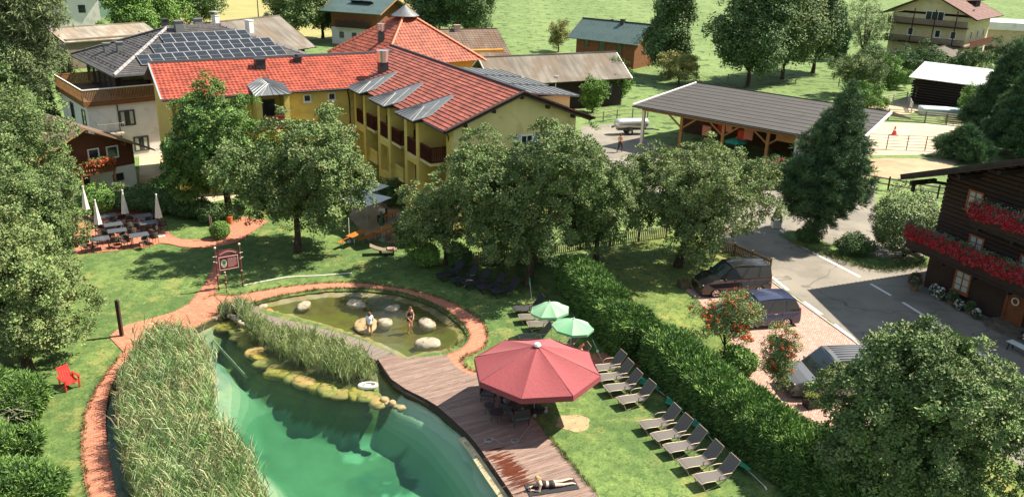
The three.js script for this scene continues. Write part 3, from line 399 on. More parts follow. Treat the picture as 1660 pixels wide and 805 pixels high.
{ // --- yellow hotel ---
  const h = thing('hotel_building', -4.55, -53.4, 29.8 * D, 'yellow hotel with bright red tiled roofs, brown balconies and three grey-roofed bays', 'hotel');
  // right wing
  const w1 = mb(); w1.add(gablePrism(1.0, 10.6, -0.95, 7.65, 9.45, 0.3, 5.8)); w1.build('gable_wall', M.yellowPale, h);
  mb().bx(1.9, 2.2, 0, 8.1, -1.9, -17.4).bx(1.0, 2.2, 0, 7.85, -1.1, -1.9).build('side_wall', M.yellow, h);
  mb().bx(10.3, 10.6, 0, 7.7, -1.1, -24).build('side_wall', M.yellow, h);
  const rise = 2.2 / 5.8, ry = (x) => 7.6 + (5.8 - Math.abs(x - 5.8)) * rise;
  const r1 = mb(); r1.add(tileRoofG([0, 7.6, 0], [0, 7.6, -24], [5.8, 9.8, -24], [5.8, 9.8, 0], { w: 0.3, l: 0.36, wave: 0.022, step: 0.05 })); const roof = r1.build('roof', M.redTile2, h); roof.userData.label = 'red tiled roof of the right wing';
  mb().add(tileRoofG([11.6, 7.6, -24], [11.6, 7.6, 0], [5.8, 9.8, 0], [5.8, 9.8, -24], { w: 0.3, l: 0.36, wave: 0.022, step: 0.05 })).build('roof', M.redTile2, h);
  const under = mb(); under.quad([0.04, 7.58, -0.04], [5.8, 9.77, -0.04], [5.8, 9.77, -24], [0.04, 7.58, -24], 0.16); under.quad([5.8, 9.77, -0.04], [11.56, 7.58, -0.04], [11.56, 7.58, -24], [5.8, 9.77, -24], 0.16); under.build('roof_boarding', M.woodDark, h);
  const vg = mb(); for (const s of [0, 1]) { const a = s ? 11.62 : -0.02; vg.bar([a, 7.62, 0.03], [5.8, 9.84, 0.03], 0.06, 0.30); vg.bar([a, 7.48, 0.0], [5.8, 9.68, 0.0], 0.05, 0.12); } vg.build('verge_board', M.woodDark, h);
  const vl = mb(); for (const s of [0, 1]) { const a = s ? 11.5 : 0.1; vl.bar([a, 7.38, -0.2], [5.8, 9.5, -0.2], 0.12, 0.05); } vl.build('verge_trim', M.woodGrey, h);
  for (const x of [1.6, 3.7, 5.8, 7.9, 10]) mb().bar([x, ry(x) - 0.42, -0.5], [x, ry(x) - 0.42, -0.12], 0.18, 0.24).build('purlin_end', M.woodDark, h);
  mb().bar([5.8, 9.86, 0.02], [5.8, 9.86, -24], 0.2, 0.12).build('ridge_cap', M.blackMetal, h);
  const gut = mb(); gut.rod([-0.08, 7.55, 0], [-0.08, 7.55, -3.2], 0.07).rod([11.68, 7.55, 0], [11.68, 7.55, -20], 0.07).tube([[-0.05, 7.5, -0.6], [0.5, 7.2, -1.2], [0.95, 6.9, -1.5], [0.95, 0.2, -1.5]], 0.05); gut.build('gutter', M.blackMetal, h);
  win(h, 6.6, 5.9, -0.79, 1.0, 1.5, { frame: M.frameWhite, nx: 2, ny: 2, shutters: mat([0.30, 0.45, 0.62], 0.6) });
  win(h, 4.0, 3.2, -0.79, 1.0, 1.4, { frame: M.frameWhite, nx: 2, ny: 2 }); win(h, 8.4, 3.2, -0.79, 1.0, 1.4, { frame: M.frameWhite, nx: 2, ny: 2 });
  // right-slope dormers with flat sheet roofs
  for (const z of [-3.2, -7.4, -11.6]) { const dm = mb(); dm.bx(7.6, 10.6, 7.7, 9.0, z - 1.5, z + 1.5); const dd = dm.build('dormer', M.yellowPale, h); const dr = mb(); seamRoof(dr, [7.0, 9.42, z + 1.8], [11.2, 8.95, z + 1.8], [11.2, 8.95, z - 1.8], [7.0, 9.42, z - 1.8], 0.12, 0.6); dr.build('dormer_roof', M.greyMetal, dd); }
  // three bays with balconies on the garden side
  for (const zc of [-4.3, -9.6, -14.9]) {
    const bay = mb(); bay.bx(-0.15, 1.9, 0, 7.55, zc - 0.1, zc + 0.35).bx(-0.15, 0.35, 0, 7.55, zc - 2.2, zc - 1.7).bx(0.35, 1.9, 0, 4.7, zc - 1.7, zc - 0.1).bx(-0.15, 0.2, 0, 2.2, zc - 1.7, zc - 0.1).bx(-0.15, 0.35, 4.3, 4.72, zc - 1.7, zc - 0.1); const bo = bay.build('bay', M.yellow, h);
    mb().bx(-0.15, 1.9, 4.72, 4.9, zc - 1.7, zc - 0.1).build('balcony_floor', M.yellowPale, bo); mb().bx(-0.05, 1.9, 4.72, 4.9, zc + 0.35, zc + 2.1).build('balcony_floor', M.yellowPale, bo);
    mb().bx(0.1, 1.9, 2.15, 2.3, zc + 0.35, zc + 2.1).build('balcony_floor', M.yellowPale, bo);
    railing(h, [-0.1, zc - 1.66], [-0.1, zc - 0.14], 4.92, 1.05, M.balconyRed, { pitch: 0.14, name: 'balcony_railing' }); railing(h, [0.0, zc + 0.4], [0.0, zc + 2.1], 4.92, 1.05, M.balconyRed, { pitch: 0.14, name: 'balcony_railing' });
    railing(h, [0.0, zc + 2.1], [1.88, zc + 2.1], 4.92, 1.05, M.balconyRed, { pitch: 0.14, name: 'balcony_railing' });
    mb().bx(0.12, 0.22, 2.3, 3.2, zc + 0.35, zc + 2.1).bx(0.22, 1.88, 2.3, 3.2, zc + 2.0, zc + 2.1).build('parapet', M.yellow, bo);
    win(h, 1.87, 6.0, zc + 1.2, 0.95, 2.05, { ry: -90 * D, frame: M.frameWhite, nx: 1, name: 'balcony_door' }); win(h, 1.87, 6.0, zc - 0.9, 0.85, 2.05, { ry: -90 * D, frame: M.frameDark, name: 'balcony_door' });
    win(h, 1.87, 3.4, zc + 1.0, 0.85, 1.9, { ry: -90 * D, frame: M.frameWhite, name: 'balcony_door' }); win(h, 1.87, 3.45, zc + 2.7, 0.8, 1.4, { ry: -90 * D, frame: M.frameWhite, nx: 1, ny: 2 }); win(h, 0.32, 3.4, zc - 0.9, 0.8, 1.6, { ry: -90 * D, frame: M.woodDark });
    win(h, -0.17, 1.15, zc + 0.12, 0.36, 0.5, { ry: -90 * D, name: 'wall_shield', frame: mat([0.5, 0.6, 0.62], 0.5), pane: mat([0.62, 0.7, 0.7], 0.5) });
    // bay roof: sheet metal, hipped to the front, ridge running back into the main slope
    const br = mb(), zf = zc + 0.75, zb = zc - 2.55, zm = (zf + zb) / 2; seamRoof(br, [-0.75, 7.62, zb], [-0.75, 7.62, zf], [0.75, 8.22, zm + 0.25], [0.75, 8.22, zm - 0.25], 0.08, 0.55); seamRoof(br, [-0.75, 7.62, zf], [0.55, 7.86, zf], [3.0, 8.8, zm + 0.25], [0.75, 8.22, zm + 0.25], 0.08, 0.55); seamRoof(br, [0.75, 8.22, zm - 0.25], [3.0, 8.8, zm - 0.25], [0.55, 7.86, zb], [-0.75, 7.62, zb], 0.08, 0.55); br.quad([0.75, 8.23, zm + 0.26], [3.0, 8.81, zm + 0.26], [3.0, 8.81, zm - 0.26], [0.75, 8.23, zm - 0.26], 0.06);
    br.build('bay_roof', M.greyMetal, h); mb().bx(-0.7, 0.9, 7.45, 7.58, zb + 0.08, zf - 0.08).build('bay_soffit', M.woodDark, h);
  }
  mb().bx(-0.1, 1.9, 0, 2.3, -17.3, -17.2).build('entrance_pier', M.yellow, h); win(h, 1.86, 1.25, -12.6, 1.7, 2.3, { ry: -90 * D, frame: M.woodRed, nx: 2, ny: 3, name: 'entrance_door', t: 0.12 });
  mb().box(-0.24, 4.1, -16.9, 0.1, 0.5, 0.4).box(-0.24, 3.85, -16.9, 0.08, 0.3, 0.25).build('heart_decoration', M.red, h);
  // left wing
  const wl = mb(); wl.bx(-14.0, 1.0, 0, 7.7, -17.4, -17.7).bx(-14.0, 1.0, 0, 7.4, -26, -26.3); wl.build('side_wall', M.yellow, h);
  const gl = profG([[-17.4, 0], [-26.3, 0], [-26.3, 7.7], [-21.8, 9.1], [-17.4, 7.7]], 0.3); gl.rotateY(-Math.PI / 2); gl.translate(-13.9, 0, 0); mb().add(gl).build('gable_wall', M.yellow, h);
  mb().add(tileRoofG([-14.7, 7.6, -16.75], [0.4, 7.6, -16.75], [5.6, 9.45, -21.8], [-14.7, 9.45, -21.8], { w: 0.32, l: 0.38, wave: 0.05, step: 0.035 })).build('roof', M.redTile, h).userData.label = 'bright red tiled roof of the left wing';
  mb().add(tileRoofG([4, 7.6, -26.9], [-14.7, 7.6, -26.9], [-14.7, 9.45, -21.8], [4, 9.45, -21.8], { w: 0.32, l: 0.38, wave: 0.05, step: 0.035, seg: 3 })).build('roof', M.redTile, h);
  const u2 = mb(); u2.quad([-14.66, 7.57, -16.8], [0.3, 7.57, -16.8], [5.5, 9.41, -21.8], [-14.66, 9.41, -21.8], 0.14); u2.quad([4, 7.57, -26.85], [-14.66, 7.57, -26.85], [-14.66, 9.41, -21.8], [4, 9.41, -21.8], 0.14); u2.build('roof_boarding', M.woodDark, h);
  mb().bar([-14.8, 9.5, -21.8], [5.8, 9.5, -21.8], 0.34, 0.12).build('ridge_cap', M.greyMetal, h);
  mb().bar([-14.76, 7.62, -16.7], [-14.76, 9.5, -21.8], 0.12, 0.1).build('verge_flashing', M.aluminium, h);
  mb().rod([-14.7, 7.55, -16.7], [-0.6, 7.55, -16.7], 0.07).tube([[-0.8, 7.5, -16.75], [-0.6, 7.2, -17.2], [-0.5, 6.9, -17.3], [-0.5, 0.2, -17.3]], 0.05).build('gutter', M.blackMetal, h);
  for (const [x, y] of [[-3.9, 6.9], [-1.9, 6.9], [-1.9, 4.2], [-3.9, 4.2], [-8, 4.4], [-11, 4.4], [-8, 1.6], [-3, 1.6]]) win(h, x, y, -17.36, 0.62, 0.62, { frame: M.frameWhite, sill: true });
  // left-wing bay with its own little hipped roof and balcony
  { const bx = mb(); bx.bx(-8.2, -7.8, 0, 7.6, -17.3, -15.9).bx(-6.1, -5.7, 0, 7.6, -17.3, -15.9).bx(-7.8, -6.1, 4.75, 4.9, -17.3, -15.9); bx.build('bay', M.yellow, h); railing(h, [-7.8, -15.95], [-6.1, -15.95], 4.92, 1.05, mat([0.35, 0.02, 0.03], 0.6), { pitch: 0.14, name: 'balcony_railing' });
    win(h, -6.95, 6.0, -17.33, 0.95, 2.05, { frame: M.frameDark, name: 'balcony_door' });
    const br = mb(), e = 7.66, t = 8.3; seamRoof(br, [-8.35, e, -15.6], [-5.55, e, -15.6], [-6.9, t, -16.9], [-7.0, t, -16.9], 0.06, 0.5); seamRoof(br, [-5.55, e, -15.6], [-5.55, e + 0.5, -18.4], [-6.9, t + 0.15, -18.9], [-6.9, t, -16.9], 0.06, 0.5); seamRoof(br, [-8.35, e + 0.5, -18.4], [-8.35, e, -15.6], [-7.0, t, -16.9], [-7.0, t + 0.15, -18.9], 0.06, 0.5); br.build('bay_roof', M.greyMetal, h); }
  chimney(h, -6.7, 8.6, -20.4, 0.75, 1.0, 0.75); chimney(h, -3.5, 8.9, -21.0, 0.55, 0.65, 0.55); mb().box(-3.5, 9.6, -21.0, 0.3, 0.4, 0.3, 0, 0.78).build('vent_hood', M.blackMetal, h);
  { const c = chimney(h, 2.6, 8.2, -17.6, 0.7, 1.2, 0.7, M.blackMetal, false); const cy = new THREE.CylinderGeometry(0.52, 0.42, 0.95, 10); mb().add(cy, 2.6, 9.85, -17.6).build('flue_cowl', M.chrome, c); }
  { // tower with pyramid roof
    const cx = 9.4, cz = -29.2, R = 7.7, hb = 8.0, ap = 12.1, k = (i, r = R) => [cx + r * Math.cos((38 - 90 * i) * D), 0, cz + r * Math.sin((38 - 90 * i) * D)], tw = [];
    for (let i = 0; i < 4; i++) { const p = k(i), q = k(i + 1), t = 0.07; const tp = (v) => [lerp(cx, v[0], t), ap - (ap - hb) * t, lerp(cz, v[2], t)]; tw.push(tileRoofG([p[0], hb, p[2]], [q[0], hb, q[2]], tp(q), tp(p), { w: 0.34, l: 0.4, wave: 0.05, step: 0.03, seg: 3 })); }
    const rt = mb(); tw.forEach((g) => rt.add(g)); const ro = rt.build('tower_roof', mat([0.47, 0.125, 0.07], 0.62, { map: rep(T.tile, 3) }), h); ro.userData.label = 'red tiled pyramid roof of the tower';
    const hips = mb(); for (let i = 0; i < 4; i++) { const p = k(i); for (let s = 0.08; s < 0.99; s += 0.045) hips.bar([lerp(cx, p[0], s), ap - (ap - hb) * s + 0.1, lerp(cz, p[2], s)], [lerp(cx, p[0], s + 0.05), ap - (ap - hb) * (s + 0.05) + 0.06, lerp(cz, p[2], s + 0.05)], 0.26, 0.14); } hips.build('hip_tiles', mat([0.66, 0.2, 0.1], 0.65), ro);
    const cap = new THREE.ConeGeometry(1.35, 1.0, 16); mb().add(cap, cx, ap + 0.22, cz).build('roof_cap', M.greyMetal, ro); mb().rod([cx, ap + 0.6, cz], [cx, ap + 1.7, cz], 0.05).add(new THREE.SphereGeometry(0.14, 8, 6), cx, ap + 1.1, cz).add(new THREE.SphereGeometry(0.09, 8, 6), cx, ap + 1.7, cz).build('finial', M.blackMetal, ro);
    const tb = mb(), pts = [0, 1, 2, 3].map((i) => { const p = k(i, R - 1.1); return [p[0], p[2]]; }); tb.add(prismG(pts, 0, hb - 0.05)); tb.build('tower_wall', M.orangeWall, h);
    chimney(h, 6.3, 9.3, -27.6, 0.5, 1.4, 0.5, M.blackMetal, false); mb().add(new THREE.CylinderGeometry(0.36, 0.3, 0.7, 8), 6.3, 10.95, -27.6).build('flue_cowl', M.chrome, h);
    const v = k(0), u = k(1); const sx = (v[0] + u[0]) / 2, sz = (v[2] + u[2]) / 2; const sk = mb().box(0, 0, 0, 0.7, 0.07, 0.9).build('skylight', M.frameDark, h); sk.position.set(lerp(cx, sx, 0.45), ap - (ap - hb) * 0.45 + 0.12, lerp(cz, sz, 0.45)); sk.rotation.set(0.62, -7 * D, 0, 'YXZ');
  }
}
{ // --- white hotel annex with dark hip roof, solar panels and timber terrace ---
  const h = thing('annex_building', -34, -67, 40 * D, 'white annex with dark hip roof, rows of solar panels and a timber-railed roof terrace', 'building');
  mb().bx(0.5, 6.2, 0, 4.9, -4.0, -13).bx(6.2, 21, 0, 5.2, -5.0, -15).build('wall', M.white, h);
  mb().bx(3.4, 20.5, 5.2, 7.5, -5.2, -14.5).build('upper_wall', M.woodDark, h);
  mb().bx(6.25, 9.5, 4.95, 7.5, -4.6, -5.15).build('timber_wall', M.woodLight, h);
  for (let k = 0; k < 5; k++) win(h, 3.36, 6.3, -6 - k * 1.7, 1.5, 2.1, { ry: -90 * D, frame: M.frameDark, name: 'terrace_door' }); win(h, 4.9, 6.3, -5.16, 2.2, 2.1, { frame: M.frameDark, nx: 2, name: 'terrace_door' });
  mb().bx(0.2, 6.6, 4.85, 5.2, -3.7, -13.2).build('terrace_slab', M.woodMid, h);
  const floor = put(new THREE.Group(), 'terrace_floor', h); for (let i = 0; i < 20; i++) put(new THREE.Mesh(boxG(0.14, 0.02, 9.0), M.woodGrey), 'plank', floor).position.set(0.4 + i * 0.15, 5.215, -8.4);
  railing(h, [0.25, -3.75], [6.5, -3.75], 5.2, 1.05, M.woodLight, { pitch: 0.13, sw: 0.07, name: 'terrace_railing' });
  railing(h, [0.25, -3.8], [0.25, -13], 5.2, 1.05, M.woodLight, { pitch: 0.13, sw: 0.11, name: 'terrace_railing' }); railing(h, [0.4, -13], [3.4, -13], 5.2, 1.05, M.woodLight, { pitch: 0.13, name: 'terrace_railing' });
  mb().bar([0.22, 6.28, -3.72], [6.5, 6.28, -3.72], 0.1, 0.04).bar([0.22, 6.28, -3.72], [0.22, 6.28, -13], 0.1, 0.04).build('handrail', M.frameWhite, h);
  win(h, 3.6, 3.55, -3.97, 1.3, 1.35, { frame: M.frameDark, nx: 2, curtain: true, t: 0.1 }); win(h, 4.5, 1.15, -3.97, 1.3, 1.3, { frame: M.frameDark, nx: 2, curtain: true, t: 0.1 }); win(h, 7.3, 3.9, -4.97, 1.0, 1.3, { frame: M.frameDark, curtain: true, t: 0.1 }); win(h, 7.6, 1.3, -4.97, 1.0, 1.2, { frame: M.frameDark, t: 0.1 });
  for (const z of [-5.4, -9.2]) win(h, 0.48, 3.4, z, 1.1, 1.9, { ry: -90 * D, frame: M.frameDark, name: z < -9 ? 'window' : 'balcony_door' });
  mb().bx(1.0, 3.0, 2.35, 2.5, -2.9, -4.0).build('balcony_floor', M.concrete, h); { const r = mb(); r.bar([1.0, 3.4, -2.9], [3.0, 3.4, -2.9], 0.05); for (let i = 0; i <= 6; i++) r.bar([1 + i / 3, 2.5, -2.9], [1 + i / 3, 3.4, -2.9], 0.025); r.bar([3.0, 3.4, -2.9], [3.0, 3.4, -4], 0.05).bar([1.0, 3.4, -2.9], [1.0, 3.4, -4], 0.05); r.build('balcony_railing', M.aluminium, h); }
  mb().rod([2.9, 0, -3.95], [2.9, 4.9, -3.95], 0.05).build('downpipe', M.frameDark, h);
  // hip roof
  const x0 = 2.6, x1 = 21.5, z0 = -2.4, z1 = -16.2, e = 7.5, t = 10.35, ra = 9.6, rb = 14.6, zm = -9.3, o = { w: 0.45, l: 0.3, wave: 0.012, step: 0.035, seg: 2 };
  const r = mb(); r.add(tileRoofG([x0, e, z0], [x1, e, z0], [rb, t, zm], [ra, t, zm], o)); r.add(tileRoofG([x1, e, z1], [x0, e, z1], [ra, t, zm], [rb, t, zm], o)); r.add(tileRoofG([x0, e, z1], [x0, e, z0], [ra, t, zm], [ra, t, zm - 0.01], o)); r.add(tileRoofG([x1, e, z0], [x1, e, z1], [rb, t, zm - 0.01], [rb, t, zm], o)); const ro = r.build('roof', M.darkRoof, h);
  const hp = mb(); for (const [a, b] of [[[x0, e, z0], [ra, t, zm]], [[x0, e, z1], [ra, t, zm]], [[x1, e, z0], [rb, t, zm]], [[x1, e, z1], [rb, t, zm]], [[ra, t, zm], [rb, t, zm]]]) { const L = 14; for (let i = 0; i < L; i++) { const f = (k) => a.map((q, j) => lerp(q, b[j], k) + (j === 1 ? 0.08 : 0)); hp.bar(f(i / L), f((i + 1) / L + 0.01), 0.24, 0.1); } } hp.build('ridge_tiles', mat([0.2, 0.2, 0.205], 0.6), ro);
  mb().bx(x0 + 0.05, x1 - 0.05, e - 0.22, e - 0.02, z0 - 0.05, z1 + 0.05).build('eave_board', M.woodDark, ro);
  const gt = mb(); gt.bar([x0 - 0.06, e - 0.06, z0 + 0.06], [x1, e - 0.06, z0 + 0.06], 0.14, 0.14).bar([x0 - 0.06, e - 0.06, z0 + 0.06], [x0 - 0.06, e - 0.06, z1], 0.14, 0.14); gt.build('gutter', M.greyMetal, ro);
  const sg = mb(); for (let i = 0; i < 9; i++) for (let j = 0; j < 4; j++) { const tt = 0.1 + j * 0.22, zz = lerp(z0, zm, tt) - 0; sg.box(lerp(x0, ra, tt) - 0.02, lerp(e, t, tt) + 0.08, lerp(z0 - 2, z1 + 2, i / 8) * (1 - tt * 0.4) - 3.6 * tt * 0.9, 0.05, 0.1, 0.22); } sg.build('snow_guard', M.blackMetal, ro);
  // solar panels, three rows on the front slope
  const sl = Math.atan2(t - e, zm - z0), pm = phys([0.022, 0.028, 0.036], 0.35, { specularIntensity: 0.45 }), pg = boxG(0.98, 0.05, 1.6), fg = mb().box(0, 0, 0.8, 1.02, 0.06, 0.03).box(0, 0, -0.8, 1.02, 0.06, 0.03).box(0.5, 0, 0, 0.03, 0.06, 1.6).box(-0.5, 0, 0, 0.03, 0.06, 1.6).box(0, 0.002, 0, 0.94, 0.056, 0.02).geo();
  [[0.25, 4.9, 13], [0.475, 6.6, 11], [0.7, 8.0, 8]].forEach(([tt, xs, n], row) => { for (let i = 0; i < n; i++) { const o2 = put(new THREE.Mesh(pg, pm), 'solar_panel', h); o2.position.set(xs + 0.8 + i * 1.03, lerp(e, t, tt) + 0.16, lerp(z0, zm, tt)); o2.rotation.x = Math.atan2(t - e, z0 - zm); put(new THREE.Mesh(fg, M.aluminium), 'panel_frame', o2); } });
  for (const [x, z, tt] of [[4.6, -11.4, 0.28], [5.2, -9.4, 0.38]]) chimney(h, x, lerp(e, t, tt) - 0.1, z, 0.5, 0.75, 0.5, mat([0.14, 0.16, 0.16], 0.5)); chimney(h, 10.4, 9.8, -8.6, 0.75, 1.15, 0.6, mat([0.14, 0.16, 0.16], 0.5)); chimney(h, 12.8, 9.9, -10.2, 0.7, 1.0, 0.5, mat([0.14, 0.16, 0.16], 0.5)); chimney(h, 9.6, 10.1, -10, 0.5, 0.9, 0.5, M.blackMetal);
}
{ // --- small timber chalet beside the dining terrace ---
  const h = thing('timber_chalet', -31.76, -60.26, 50 * D, 'small brown timber chalet on a white base beside the dining terrace', 'house');
  const W = 7.4, e = 3.55, r = 5.35; mb().bx(-W / 2, W / 2, 0, 2.1, -6, 0).build('base_wall', M.white, h);
  mb().add(gablePrism(-W / 2 - 0.02, W / 2 + 0.02, 0, e + 0.1 - 2.1, r - 2.25, 0.2), 0, 2.1, -0.08).bx(W / 2 - 0.15, W / 2 + 0.02, 2.1, e, -6, -0.2).build('gable_wall', M.woodRed, h);
  const logs = mb(); for (let y = 2.25; y < 3.4; y += 0.2) logs.bx(-W / 2, W / 2, y, y + 0.015, 0.02, 0.03); logs.build('board_joints', M.woodBlack, h);
  const rf = mb(), ov = 1.3, rs = (r - e) / (W / 2), ee = e - ov * rs; rf.quad([-W / 2 - ov, ee + 0.25, 0.9], [0, r + 0.25, 0.9], [0, r + 0.25, -6.5], [-W / 2 - ov, ee + 0.25, -6.5], 0.12); rf.quad([0, r + 0.25, 0.9], [W / 2 + ov, ee + 0.25, 0.9], [W / 2 + ov, ee + 0.25, -6.5], [0, r + 0.25, -6.5], 0.12); rf.build('roof', M.brownRoof, h);
  const v = mb(); for (const s of [-1, 1]) { v.bar([s * (W / 2 + ov), ee + 0.16, 0.93], [0, r + 0.16, 0.93], 0.06, 0.24); } v.build('verge_board', M.woodLight, h);
  for (const x of [-2.8, 0, 2.8]) mb().bar([x, r - 0.02 - Math.abs(x) * rs - 0.05, 0.1], [x, r - 0.02 - Math.abs(x) * rs - 0.05, 0.8], 0.16, 0.18).build('purlin_end', M.woodMid, h);
  win(h, 0.7, 3.15, 0.06, 0.85, 1.3, { name: 'balcony_door' }); win(h, 2.1, 3.3, 0.06, 0.9, 0.95, {}); win(h, 2.3, 1.3, 0.04, 0.8, 0.55, { frame: M.woodDark }); win(h, -0.3, 1.0, 0.04, 0.9, 1.9, { frame: M.woodDark, name: 'door', pane: M.woodDark });
  mb().bx(-0.9, 1.7, 2.15, 2.3, 0.05, 1.15).build('balcony_floor', M.woodMid, h); railing(h, [-0.9, 1.1], [1.7, 1.1], 2.3, 0.75, M.woodMid, { name: 'balcony_railing', pitch: 0.2 }); railing(h, [1.7, 1.1], [1.7, 0.1], 2.3, 0.75, M.woodMid, { name: 'balcony_railing', pitch: 0.2 });
  mb().bar([1.6, 0, 1.05], [1.6, 2.15, 1.05], 0.12).bar([-0.8, 0, 1.05], [-0.8, 2.15, 1.05], 0.12).build('balcony_post', M.woodLight, h);
  mb().box(-1.2, 5.2, -4.2, 0.5, 0.8, 0.5).build('chimney', mat([0.5, 0.16, 0.1], 0.9), h);
}
// --- simple gabled farm and village buildings, ridge along local x ---
function gabled(name, label, x, z, turn, o) {
  const h = thing(name, x, z, turn, label, o.cat ?? 'house'), W = o.w, Dp = o.d, e = o.e, r = o.r, ov = o.over ?? 0.8, ox = o.overx ?? ov, rs = (r - e) / (Dp / 2), ee = e - ov * rs, zm = -Dp / 2;
  const seg = o.walls ?? [[0, e, o.wall]]; seg.forEach(([y0, y1, m], i) => mb().bx(-W / 2 - i * 0.02, W / 2 + i * 0.02, y0, y1, 0 + i * 0.02, -Dp - i * 0.02).build(i ? 'upper_wall' : 'wall', m, h));
  const gb = mb(); for (const s of [-1, 1]) { const g = profG([[0, e], [-Dp, e], [-Dp / 2, r]], 0.2); g.rotateY(-Math.PI / 2); g.translate(s * (W / 2 - 0.1), 0, 0); gb.add(g); } gb.build('gable_wall', o.gable ?? seg[seg.length - 1][2], h);
  const rf = mb(), th = 0.14, A = [[-W / 2 - ox, ee, ov], [W / 2 + ox, ee, ov], [W / 2 + ox, r, zm], [-W / 2 - ox, r, zm]], B = [[W / 2 + ox, ee, -Dp - ov], [-W / 2 - ox, ee, -Dp - ov], [-W / 2 - ox, r, zm], [W / 2 + ox, r, zm]];
  for (const q of [A, B]) { const p = q.map(([a, b, c]) => [a, b + 0.2, c]); if (o.seam) seamRoof(rf, ...p, th, o.seam); else if (o.tile) { rf.quad(...p, th); rf.add(tileRoofG(...p.map(([a, b, c]) => [a, b + 0.02, c]), o.tile)); } else rf.quad(...p, th); }
  const ro = rf.build('roof', o.roof, h); mb().bar([-W / 2 - ox, r + 0.22, zm], [W / 2 + ox, r + 0.22, zm], 0.3, 0.08).build('ridge_cap', o.cap ?? o.roof, ro);
  const v = mb(); for (const s of [-1, 1]) for (const q of [ov, -Dp - ov]) v.bar([s * (W / 2 + ox + 0.03), ee + 0.12, q], [s * (W / 2 + ox + 0.03), r + 0.14, zm], 0.05, 0.2); v.build('verge_board', o.verge ?? M.woodDark, ro);
  for (const w of o.wins ?? []) win(h, w[0], w[1], w[5] ? 0 : 0.06 + 0.02 * (seg.length - 1), w[2], w[3], { frame: M.frameDark, ...(w[4] ?? {}) });
  for (const w of o.sideWins ?? []) win(h, (w[5] ?? 1) * (W / 2 + 0.05), w[1], w[0], w[2], w[3], { frame: M.frameDark, ry: (w[5] ?? 1) * 90 * D, ...(w[4] ?? {}) });
  for (const c of o.chim ?? []) chimney(h, ...c);
  return h;
}
gabled('timber_house', 'dark green metal-roofed timber house at the meadow edge', [14.59,-139.23][0] - 1.0, [14.59,-139.23][1] + 4, -36 * D, { w: 10.6, d: 6.6, e: 4.3, r: 6.3, over: 1.1, walls: [[0, 4.2, M.woodMid]], roof: M.greenMetal, cap: M.blackMetal, verge: M.woodLight, seam: 0.6, wins: [[-3.4, 3.2, 0.9, 1.2], [-0.5, 2.9, 1.2, 1.9, { name: 'door' }], [2.6, 2.9, 1.0, 1.9, { name: 'door' }]], sideWins: [[-3.5, 3.0, 0.9, 1.9], [-5.5, 3.2, 0.8, 1.0]], chim: [[1.2, 5.6, -3.0, 0.6, 1.3, 0.6], [-1.4, 5.9, -4.2, 0.3, 0.7, 0.3]] });
gabled('old_barn', 'long dark timber barn with a weathered grey sheet roof', 5.2, -99.5, 26.5 * D, { w: 17, d: 6.2, e: 3.7, r: 5.7, over: 0.8, walls: [[0, 3.7, M.woodBlack]], roof: M.oldRoof, cat: 'barn', verge: M.aluminium, wins: [[6.6, 2.2, 0.9, 1.0], [-2, 1.6, 1.4, 2.2, { name: 'door', pane: M.woodDark }]] });
gabled('brown_roof_house', 'house behind the red tower with a faded brown tiled roof', -6.0, -112.5, 24 * D, { w: 9, d: 9, e: 4.2, r: 6.7, over: 0.8, walls: [[0, 4.8, M.orangeWall]], roof: M.brownRoof, tile: { w: 0.4, l: 0.4, wave: 0.03, step: 0.03, seg: 2 }, chim: [[-0.6, 6.5, -4.2, 0.8, 1.0, 0.5, mat([0.4, 0.3, 0.25], 0.9)]] });
{ const h = gabled('alpine_house', 'timber-topped white house with green roof behind the tower', -28.5, -150, -20 * D, { w: 9, d: 9, e: 6.0, r: 7.6, over: 1.6, walls: [[0, 2.9, M.white], [2.9, 6.0, M.woodMid]], roof: M.greenMetal, cap: M.blackMetal, verge: M.woodLight, wins: [[-2.5, 1.6, 0.8, 1.0], [0, 1.6, 0.8, 1.0], [2.4, 1.6, 0.8, 1.0]], chim: [[0.4, 7.0, -4, 0.7, 1.3, 0.7], [-2.2, 7.0, -4.2, 0.5, 1.0, 0.5]] });
  mb().box(0.5, 7.15, -2.2, 4.5, 0.06, 1.4, -0.31).build('solar_panel', M.glass, h); mb().bx(-3, 3.4, 3.0, 3.15, 0.05, 1.2).build('balcony_floor', M.woodDark, h); railing(h, [-3, 1.15], [3.4, 1.15], 3.1, 1.0, M.woodDark, { name: 'balcony_railing' }); }
{ const h = gabled('grey_roof_house', 'house with grey shingle roof and white chimneys behind the solar roof', -30, -104, 62 * D, { w: 12, d: 9.5, e: 5.4, r: 8.2, over: 1.0, walls: [[0, 5.4, M.woodBlack]], roof: M.oldRoof, chim: [[-4.5, 8.0, -4.0, 0.6, 1.3, 0.6, M.white], [-1, 7.2, -2.2, 0.7, 1.4, 0.7, M.white]] });
  mb().box(-4.5, 9.75, -4.0, 1.0, 0.1, 1.0).build('chimney_hood', mat([0.3, 0.28, 0.24], 0.8), h); }
gabled('pale_green_house', 'pale mint green house with white gable in the far distance', [-82.45,-167.47][0] - 3, [-82.45,-167.47][1] - 12, 28 * D, { w: 15, d: 9, e: 9.0, r: 11.5, over: 1, walls: [[0, 9, mat([0.52, 0.68, 0.60], 0.9)]], roof: M.brownRoof, wins: [[-6, 7.2, 1.2, 1.6], [-3, 7.2, 1.0, 2], [-0.8, 7.2, 1.0, 2], [2.5, 7.2, 1.2, 1.6], [-6, 4.2, 1.2, 1.6], [-3, 4.2, 1.0, 1.5], [-0.5, 4.2, 1.0, 1.5], [3, 4.2, 1.0, 1.5]] });
